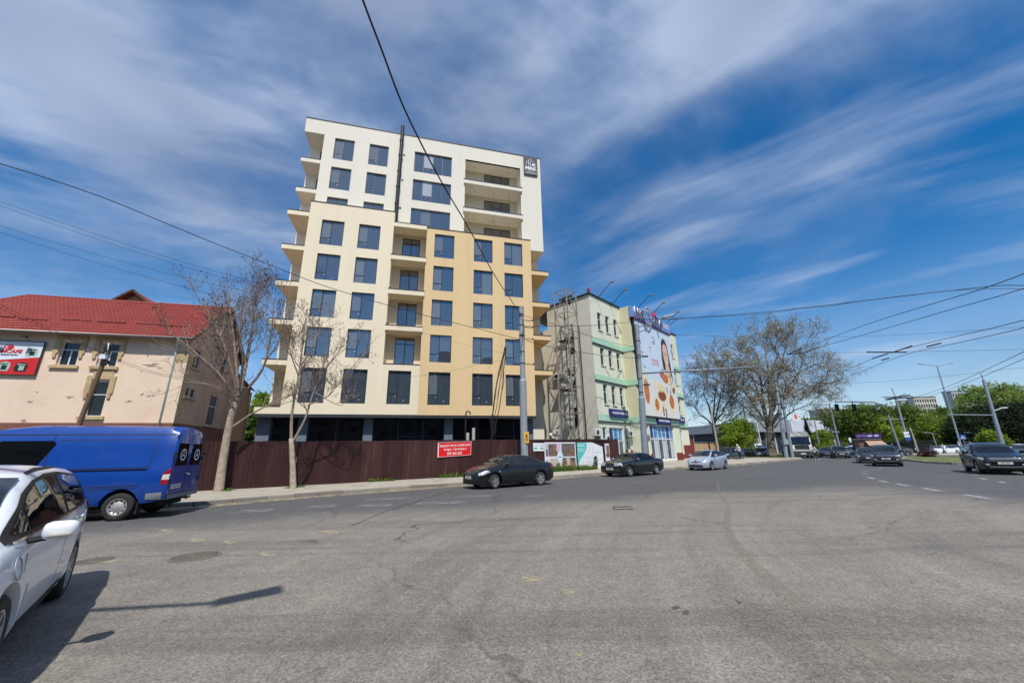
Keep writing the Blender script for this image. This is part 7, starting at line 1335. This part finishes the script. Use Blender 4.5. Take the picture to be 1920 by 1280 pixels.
big_tree('huge plane tree with thin tan foliage at the corner lawn', (1447, 852), 62, [(1447, 852), (1446, 832), (1444, 812), (1443, 800)], .62, [
    ([(1440, 802, 0), (1430, 740, 1), (1424, 680, 1), (1408, 640, 1)], .28, .04), ([(1443, 800, 0), (1441, 730, -1), (1437, 670, -1), (1430, 630, -1)], .28, .04), ([(1446, 802, 0), (1456, 720, 1), (1470, 665, 2), (1478, 625, 2)], .28, .04), ([(1447, 802, 0), (1475, 730, -2), (1500, 695, -3), (1538, 678, -4)], .22, .035), ([(1440, 800, 0), (1402, 740, -2), (1372, 715, -3), (1352, 696, -3)], .20, .03), ([(1447, 805, 0), (1480, 775, 2), (1505, 762, 3), (1528, 756, 3)], .16, .03), ([(1441, 808, 0), (1408, 775, 2), (1388, 755, 3), (1366, 742, 3)], .15, .03), ([(1443, 798, 0), (1449, 705, 4), (1457, 655, 5), (1452, 622, 5)], .22, .04), ([(1443, 795, 0), (1415, 715, 4), (1388, 680, 5), (1376, 660, 5)], .19, .03), ([(1447, 795, 0), (1490, 715, 4), (1505, 675, 4), (1502, 648, 4)], .19, .03), ([(1447, 800, 0), (1470, 750, -4), (1495, 730, -5), (1520, 722, -5)], .15, .03), ([(1442, 800, 0), (1425, 750, -4), (1405, 720, -5), (1392, 700, -5)], .15, .03)], 31, 3.7, old, 5, .13, 4, kids=9)
big_tree('bare brown-twigged tree left of the plane tree', (1338, 836), 66, [(1338, 836), (1339, 810), (1338, 790)], .3, [([(1338, 792, 0), (1325, 750, 0), (1318, 715, 0)], .16, .04), ([(1338, 792, 0), (1342, 740, 1), (1345, 703, 1)], .16, .04), ([(1339, 795, 0), (1365, 755, 0), (1385, 720, 0)], .15, .04), ([(1337, 798, 0), (1310, 775, 0), (1296, 750, 0)], .13, .03), ([(1340, 800, 0), (1375, 785, 1), (1400, 762, 1)], .13, .03), ([(1338, 790, 0), (1352, 745, -2), (1362, 708, -2)], .14, .03)], 33, 3.6, [leafmat('dry_bud', srgb(124, 106, 92), .1)], 2, .07, 4, 'bare_tree', bark_d, 8)
# wooded hillside: one mass
hill_pts = [(95, 105), (150, 110), (230, 120), (330, 140), (420, 180), (400, 330), (120, 330), (70, 220), (72, 140)]
g = MB(); nx, ny = 26, 16
def hz(x, y):
    v = max(0, min(1, (y-120-.12*max(0, 140-x))/130)); e = max(0, min(1, (x/max(1, y)-.62)/.2)); return 14*v*v*(3-2*v)*e
for i in range(nx):
    for j in range(ny):
        x0, x1 = 70+i*22, 70+(i+1)*22; y0, y1 = 95+j*18, 95+(j+1)*18; g.quad((x0, y0, hz(x0, y0)-.3), (x1, y0, hz(x1, y0)-.3), (x1, y1, hz(x1, y1)-.3), (x0, y1, hz(x0, y1)-.3))
struct(g.build('hill', mat('hill_grass', srgb(72, 88, 44), .95, 0, .3, .1), smooth=True))
rng = random.Random(77); lob = []
for k in range(330):
    x = rng.uniform(95, 360); y = rng.uniform(125, 235)
    if not (.72 < x/y < 1.75): continue
    z = hz(x, y); s_ = rng.uniform(3.0, 5.5); lob.append((x, y, z+s_*.95, s_, s_, s_*1.1))
wd = crown_mesh('hillside_wood', lob, 4600, 16, .55, lg, rng, .9).build('hillside_wood', lg); tag(wd, 'green wooded hillside below the far apartment blocks', 'wood', kind='stuff')
# ------------------------------------------------------------------ far buildings, islands, people
def block(name, label, px0, px1, pytop, Y, depth, rows, cols, wall, winm, base=0, rz=0):
    a, b_ = AT(px0, pytop, Y), AT(px1, pytop, Y); w = (b_-a).length; t = thing(name, label, 'apartment block', (a.x, a.y, base), math.atan2(b_.y-a.y, b_.x-a.x)+rz); h = a.z-base
    MB().bx(0, w, 0, depth, 0, h).build('wall', wall, t); MB().bx(-.2, w+.2, -.2, depth+.2, h, h+.5).build('roof', zinc, t)
    wmsh = MB().bx(-w/cols*.3, w/cols*.3, -.06, .05, -1.0, 1.0).mesh('window', winm)
    for i in range(cols):
        for j in range(rows): ob('window', wmsh, t, loc=(w*(i+.5)/cols, 0, h-2.0-j*3.0))
    return t
farw = mat('far_wall_pale', srgb(206, 200, 186), .9, 0, .1, .1); farg = mat('far_wall_grey', srgb(186, 188, 190), .9, 0, .1, .1); farwin = glassmat('far_window', (.05, .06, .07), 1.5)
block('apartment_block', 'pale long apartment block on the hilltop behind the trolley switch', 1712, 1754, 745, 235, 4, 3, 9, farw, farwin, 9); block('apartment_block', 'lower pale block left of the hilltop apartment block', 1690, 1712, 752, 240, 4, 2, 5, farw, farwin, 9); block('apartment_block', 'grey white apartment tower right of the double lamp post', 1783, 1803, 734, 225, 5, 4, 4, farg, farwin, 9)
block('apartment_block', 'small far pale tower behind the signal gantry', 1541, 1552, 768, 260, 12, 4, 3, farw, farwin); block('apartment_block', 'far low office block behind the plane tree crown', 1444, 1464, 778, 240, 14, 3, 6, farg, farwin)
# long market hall with white roof edge
a = AT(1392, 800, 96); b_ = AT(1570, 800, 112); w = (b_-a).length; mh = thing('market_hall', 'long low hall with white sheet roof behind the lorry', 'hall', (a.x, a.y, 0), math.atan2(b_.y-a.y, b_.x-a.x)); z1 = AT(1480, 810, 103).z; z2 = AT(1480, 790, 103).z
MB().bx(0, w, 0, 20, 0, z1).build('dark_front', mat('hall_dark', srgb(64, 66, 72), .6, 0, .2, .5), mh); MB().prism([(-1.0, z1), (w*.42, z1), (w*.42, z2-.6), (-1, z2-.6)], -1.2, 20).build('grey_fascia', mat('fascia_grey', srgb(150, 154, 160), .6, 0, .08, .6), mh)
fw_ = mat('roof_sheet_white', srgb(214, 220, 228), .5, 0, .06, .6)
for k in range(16): x0 = w*.42+(w*.58)*k/16; MB().prism([(x0+.02, z1), (x0+w*.58/16-.02, z1), (x0+w*.58/16-.02, z2+.4), (x0+.02, z2+.4)], -1.4, 14).build('roof_panel', fw_, mh)
for k in range(12): MB().bx(w*(.03+.08*k), w*(.03+.08*k)+.5, -.3, .05, 0, z1-.02).build('pillar', farg, mh)
bp_ = MB().prism([(w*.52, z2+.4), (w*.60, z2+.4), (w*.60, z2+2.2), (w*.52, z2+2.2)], 0, .3).build('roof_advert', pw, mh); MB().bx(w*.53, w*.56, -.02, -.005, z2+.7, z2+1.9).build('advert_picture', redo, bp_)
# tan garage wall and gate post right of the green building
a = AT(1299, 843, 55); b_ = AT(1353, 843, 60); w = (b_-a).length; gw = thing('tan_yard_wall', 'tan brick yard wall between green building and green tree', 'wall', (a.x, a.y, .2), math.atan2(b_.y-a.y, b_.x-a.x)); tb = mat('tan_brick', srgb(186, 156, 116), .9, 0, .2, 2.0, .4, 20); hh = AT(1325, 830, 57).z-.2
n_ = 5
for k in range(n_): MB().bx(w*k/n_+.03, w*(k+1)/n_-.03, 0, .3, 0, hh).build('wall_bay', tb, gw)
MB().bx(-.05, w+.05, -.06, .36, hh, hh+.12).build('coping', zinc, gw); MB().bx(w*.55, w*.55+.12, -.1, -.004, 0, hh+.6).build('dark_post', dark, gw)
b = AT(1296, 845, 50.5); gt = thing('brown_gate', 'dark red gate leaf beside the green building', 'gate', (b.x, b.y, .4), R(46)); MB().bx(-.1, .1, -.1, .1, 0, 2.6).build('gate_post', redp, gt)
for k in range(6): MB().bx(.15+k*.18, .3+k*.18, -.03, .03, .1, 2.3).build('gate_board', redp, gt)
# kiosk with purple lit sign, awning, and bus shelter
b = AT(1606, 845, 58); kq = thing('kiosk', 'dark kiosk with purple sign and orange awning behind the grey crossover', 'kiosk', (b.x, b.y, 0), R(-35)); kd = mat('kiosk_dark', srgb(58, 52, 50), .7, 0, .12, 1.5)
kw = 2.9; kh = AT(1630, 824, 58).z
MB().bx(0, kw, 0, 3, 0, kh).build('body', kd, kq); MB().bx(-.1, kw+.1, -.1, 3.1, kh, kh+.12).build('roof', zinc, kq); pu = mat('kiosk_purple', srgb(70, 44, 110), .5); sgn = MB().bx(.3, kw+.2, -.15, .1, kh+.2, kh+.85).build('sign_board', pu, kq)
for k, x in enumerate((.4, 1.0, 1.6, 2.3)): MB().bx(x, x+.5, -.18, -.152, kh+.4, kh+.65).build('sign_letters', mat('kiosk_lettering', srgb(206, 190, 230), .5) if k > 1 else mat('kiosk_letter_dim', srgb(130, 116, 160), .5), sgn)
g = MB(); g.add([(1.2, 0, kh-.15), (kw+.1, 0, kh-.15), (kw+.5, -1.3, kh-.85), (1.4, -1.3, kh-.85)], [(0, 3, 2, 1)]); g.build('awning', mat('awning_orange', srgb(176, 146, 124), .8, 0, .08), kq)
for x in (.5, 1.1): MB().bx(x, x+.5, -.03, -.002, .9, 2.0).build('poster_pane', ph4, kq)
MB().bx(1.5, kw-.2, -.03, -.002, 1.0, kh-.9).build('serving_window', gl_d, kq)
b = AT(1662, 845, 66); bsh = thing('bus_shelter', 'dark glazed bus shelter left of the person in black', 'bus shelter', (b.x, b.y, 0), R(-32)); shh = AT(1690, 828, 66).z
MB().bx(0, 6, 0, 1.6, shh, shh+.12).build('roof', dark, bsh)
for x in (0, 2, 4, 5.9): MB().bx(x, x+.1, 1.4, 1.5, 0, shh).build('post', dark, bsh)
for x in (.1, 2.1, 4.1): MB().bx(x+.05, x+1.75, 1.42, 1.46, .3, shh-.1).build('pane', glbl, bsh)
MB().bx(.4, 5.5, .9, 1.3, .42, .48).build('bench', wood_d, bsh)
# grassed island at the right with kerb and low brown shrubs
def island(name, label, px, zt, m_, kerbed=True):
    P_ = [GR(x, y, zt) for x, y in px]; c = sum(P_, Vector())/len(P_); pts = [(p.x, p.y) for p in P_]
    g = MB(); g.slab(pts, -.02, zt); o = g.build(name, m_); struct(o)
    if kerbed:
        n = len(pts)
        for i in range(n):
            a, b_ = Vector((*pts[i], 0)), Vector((*pts[(i+1) % n], 0)); d = b_-a; L_ = d.length
            if L_ > 40 or L_ < .3: continue
            k = max(1, round(L_/1.0)); d.normalize(); dd = Vector((d.y, -d.x, 0)); dd = dd if (c-a).dot(dd) < 0 else -dd
            for j in range(min(k, 40)):
                q = a+d*(L_*(j+.5)/k)+dd*.06; ko = ob('kerb_stone', random.choice(ksm), o, loc=(q.x, q.y, zt-.12), rot=(0, 0, math.atan2(d.y, d.x))); ko.scale = (L_/k, 1, 1)
    return o
lawn = mat('lawn', srgb(94, 106, 54), .95, 0, .4, 1.2, .6, 40, stain=(srgb(150, 138, 100), .8, .6))
island('lawn_island', '', [(1692, 860), (1740, 864.5), (1790, 867), (1850, 867), (1960, 866), (1960, 857), (1850, 856), (1760, 855), (1700, 855.5)], .15, lawn)
island('lawn_corner', '', [(1372, 855), (1420, 857), (1470, 857), (1500, 856), (1505, 853), (1480, 849.5), (1400, 849), (1368, 850)], .22, lawn, False)
fl_ = mat('far_footway', srgb(186, 178, 160), .9, 0, .12, .6)
g = MB(); pts = [GR(x, y, .1) for x, y in ((1650, 852), (1800, 852.5), (1960, 853), (1960, 847), (1800, 846.5), (1650, 847))]; g.slab([(p.x, p.y) for p in pts], -.02, .1); struct(g.build('footway', fl_))
sb = [leafmat('shrub_brown', srgb(84, 50, 42), .1), leafmat('shrub_brown_dark', srgb(60, 34, 30), .1)]
for px, l in ((1734, 'low red-brown shrub on the island, left one'), (1747, 'low red-brown shrub on the island, right one')):
    b = GR(px, 856, .15); s_ = thing('brown_shrub', l, 'shrub', (b.x, b.y, .15)); crown_mesh('foliage', [(0, 0, .35, .7, .5, .42)], 60, 14, .07, sb, random.Random(px), .12).build('foliage', sb, s_); MB().tube([(0, 0, -.02), (0, 0, .4)], .04, 5).build('stem', bark_d, s_)

# ---- people
def person(label, loc, heading, mats_, pose, hood=None, h=1.72, long_coat=False):
    """one continuous skinned figure; mats_ = (trousers, top, skin, shoes)"""
    J = dict(pel=(0, 0, .93), sp=(0.01, 0, 1.12), ch=(.02, 0, 1.33), ne=(.03, 0, 1.46), hd=(.05, 0, 1.56), ht=(.05, 0, 1.67), hf=(.10, 0, 1.58))
    J.update(pose); names = list(J); P_ = [Vector(J[n]) for n in names]
    E_ = [('pel', 'sp'), ('sp', 'ch'), ('ch', 'ne'), ('ne', 'hd'), ('hd', 'ht')]
    for s_ in 'lr': E_ += [('pel', 'hip'+s_), ('hip'+s_, 'kn'+s_), ('kn'+s_, 'an'+s_), ('an'+s_, 'to'+s_), ('ch', 'sh'+s_), ('sh'+s_, 'el'+s_), ('el'+s_, 'wr'+s_), ('wr'+s_, 'ha'+s_)]
    Rd = dict(pel=.135, sp=.125, ch=.14, ne=.055, hd=.088, ht=.075, hf=.05)
    for s_ in 'lr': Rd.update({'hip'+s_: .1, 'kn'+s_: .062, 'an'+s_: .045, 'to'+s_: .04, 'sh'+s_: .07, 'el'+s_: .05, 'wr'+s_: .035, 'ha'+s_: .03})
    if long_coat: Rd.update(pel=.19, sp=.17, ch=.17, hipl=.16, hipr=.16, knl=.13, knr=.13)
    names2 = [n for n in names if n != 'hf']; P_ = [Vector(J[n]) for n in names2]; me = bpy.data.meshes.new('body'); me.from_pydata([tuple(p) for p in P_], [(names2.index(a), names2.index(b)) for a, b in E_], [])
    o = bpy.data.objects.new('tmp', me); COL.objects.link(o); o.modifiers.new('s', 'SKIN'); sv = me.skin_vertices[0].data
    for i, n in enumerate(names2): r_ = Rd[n]; sv[i].radius = (r_, r_*(1.25 if n in ('ch', 'sp', 'pel') else 1)); sv[i].use_root = (n == 'pel')
    md = o.modifiers.new('u', 'SUBSURF'); md.levels = 2; md.render_levels = 2; bpy.context.view_layer.update(); m2 = bpy.data.meshes.new_from_object(o.evaluated_get(bpy.context.evaluated_depsgraph_get())); bpy.data.objects.remove(o)
    m2.materials.clear(); [m2.materials.append(x) for x in mats_]
    for p in m2.polygons:
        c = p.center; p.use_smooth = True; z = c.z; wr = min((c-Vector(J['ha'+s_])).length for s_ in 'lr'); p.material_index = 3 if z < .09 else 2 if (z > J['ne'][2]+.03 or wr < .09) else 0 if (z < J['pel'][2]-.02 and wr > .14) else 1
        if long_coat and .35 < z < J['ne'][2]+.02 and wr > .08: p.material_index = 1
    t = thing('person', label, 'person', loc, heading); t.scale = (h/1.72,)*3; m2.name = 'body'; ob('body', m2, t)
    hdv = Vector(J['hd']); hm = hood or mat('hair_dark', srgb(46, 36, 30), .8)
    g = MB(); g.ball(hdv+Vector((-.025, 0, .035)), (.115, .105, .135) if hood else (.105, .10, .115)); g.build('hood' if hood else 'hair', hm, t, smooth=True)
    g = MB()
    for s_ in (-1, 1): g.ball(hdv+Vector((.082, s_*.033, .02)), .011, nu=6, nv=4)
    g.ball(hdv+Vector((.095, 0, -.01)), (.018, .012, .02), nu=6, nv=4); fm_ = g.build('face', mats_[2], t); return t
def stand(stride=0.0, lean=0.0, arm=0.0, bend=0.0):
    d = {}
    d['pel'] = (0, 0, .93); d['sp'] = (.02+lean*.4, 0, 1.12); d['ch'] = (.03+lean, 0, 1.33); d['ne'] = (.05+lean*1.35, 0, 1.46); d['hd'] = (.08+lean*1.6, 0, 1.55); d['ht'] = (.075+lean*1.7, 0, 1.66); d['hf'] = (.14+lean, 0, 1.57)
    for s_, q in (('l', 1), ('r', -1)):
        f = stride*q; d['hip'+s_] = (0, .09*q, .86); d['kn'+s_] = (.03+f*.55, .10*q, .48); d['an'+s_] = (-.02+f, .10*q, .08); d['to'+s_] = (.15+f, .11*q, .035)
        d['sh'+s_] = (.03+lean, .17*q, 1.38); d['el'+s_] = (lean*.8-f*.4-.02+arm*.12, .23*q, 1.12); d['wr'+s_] = (lean*.8-f*.5+.06+arm*.32+bend, .20*q, .90+arm*.22); d['ha'+s_] = (lean*.8-f*.55+.09+arm*.40+bend, .18*q, .83+arm*.27)
    return d
tblk = mat('cloth_black', srgb(30, 30, 34), .9); twht = mat('cloth_white', srgb(216, 212, 206), .9, 0, .1, 5); skn = mat('skin', srgb(196, 150, 124), .6); shoe = mat('shoe_pale', srgb(210, 206, 200), .7); shoed = mat('shoe_dark', srgb(34, 32, 32), .7); tbei = mat('hood_cream', srgb(226, 218, 196), .9)
p = AT(1389, 861, 46.5); person('person in white jacket and pale hood standing beside the teal crossover', (p.x, p.y, p.z), R(200), (tblk, twht, skn, shoe), stand(.1, .08, .8), tbei, 1.72)
p = AT(1530, 859, 50); person('person in white top and black trousers walking before the lorry', (p.x, p.y, .0), R(-20), (tblk, twht, skn, shoe), stand(.22, .02, .5), None, 1.8)
p = AT(1708, 853, 66); person('person in long black coat standing on the island', (p.x, p.y, .12), R(230), (tblk, tblk, skn, shoed), stand(.05, .03, .2), mat('hair_grey', srgb(92, 84, 78), .8), 1.72, True)
p = AT(1771, 846, 69); person('person in white shirt walking past the white cars', (p.x, p.y, .1), R(150), (tblk, twht, skn, shoed), stand(.2, .02, .3), None, 1.72)
# thin stake leaning on the fence
s_ = FA+fd*3.55+fo*.1; tag(MB().tube([(0, 0, 0), (.12, .02, 1.25)], .022, 6).bx(.09, .15, -.03, .03, 1.1, 1.35).build('wooden_stake', mat('stake_wood', srgb(168, 142, 116), .9), loc=(s_.x, s_.y, .16), rot=(0, 0, FANG)), 'thin wooden stake leaning on the fence between the bare trees', 'stake')
# clutter behind the fence
for px, py, Y, m_, l, nm in ((1036, 812, 33, mat('dirty_white', srgb(190, 186, 178), .7, 0, .2, 4), 'pile of white sacks above the small teal poster', 'white_sacks'),):
    c = AT(px, py, Y); g = MB()
    for k in range(6): g.bevbox((0, 0, 0), (.42, .3, .2), .08, Matrix.Translation((random.uniform(-.3, .3), random.uniform(-.2, .2), k*.13)) @ Euler((random.uniform(-.5, .5), random.uniform(-.6, .6), random.uniform(0, 3))).to_matrix().to_4x4())
    t_ = tag(g.build(nm, m_, loc=(c.x, c.y, max(.1, c.z-.5)), smooth=True), l, 'clutter', kind='stuff')
# block of flats behind the photographer: it shows in the lower windows of the tower
bk = thing('flats_behind', 'grey block of flats out of frame, mirrored in the tower windows', 'apartment block', (-32, -24, 0)); gy = mat('flats_grey', srgb(128, 124, 120), .9, 0, .15, .5)
MB().bx(0, 46, -12, 0, 0, 21).build('wall', gy, bk); MB().bx(46, 88, -14, -2, 0, 24).build('wall', mat('flats_brown', srgb(108, 96, 86), .9, 0, .15, .5), bk); wm_ = MB().bx(-.8, .8, 0, .06, -.8, .8).mesh('window', gl_d)
for i in range(15):
    for j in range(6): ob('window', wm_, bk, loc=(2+i*3.0, 0, 2.2+j*3.2))
for i in range(12):
    for j in range(7): ob('window', wm_, bk, loc=(48+i*3.3, -2, 2.2+j*3.1))
for x, w_, z in ((10, 4, 21), (27, 3, 21), (38, 1.2, 21), (58, 4, 24), (74, 3, 24)): MB().bx(x, x+w_, -8, -4, z, z+2.2).build('stair_head', gy, bk)
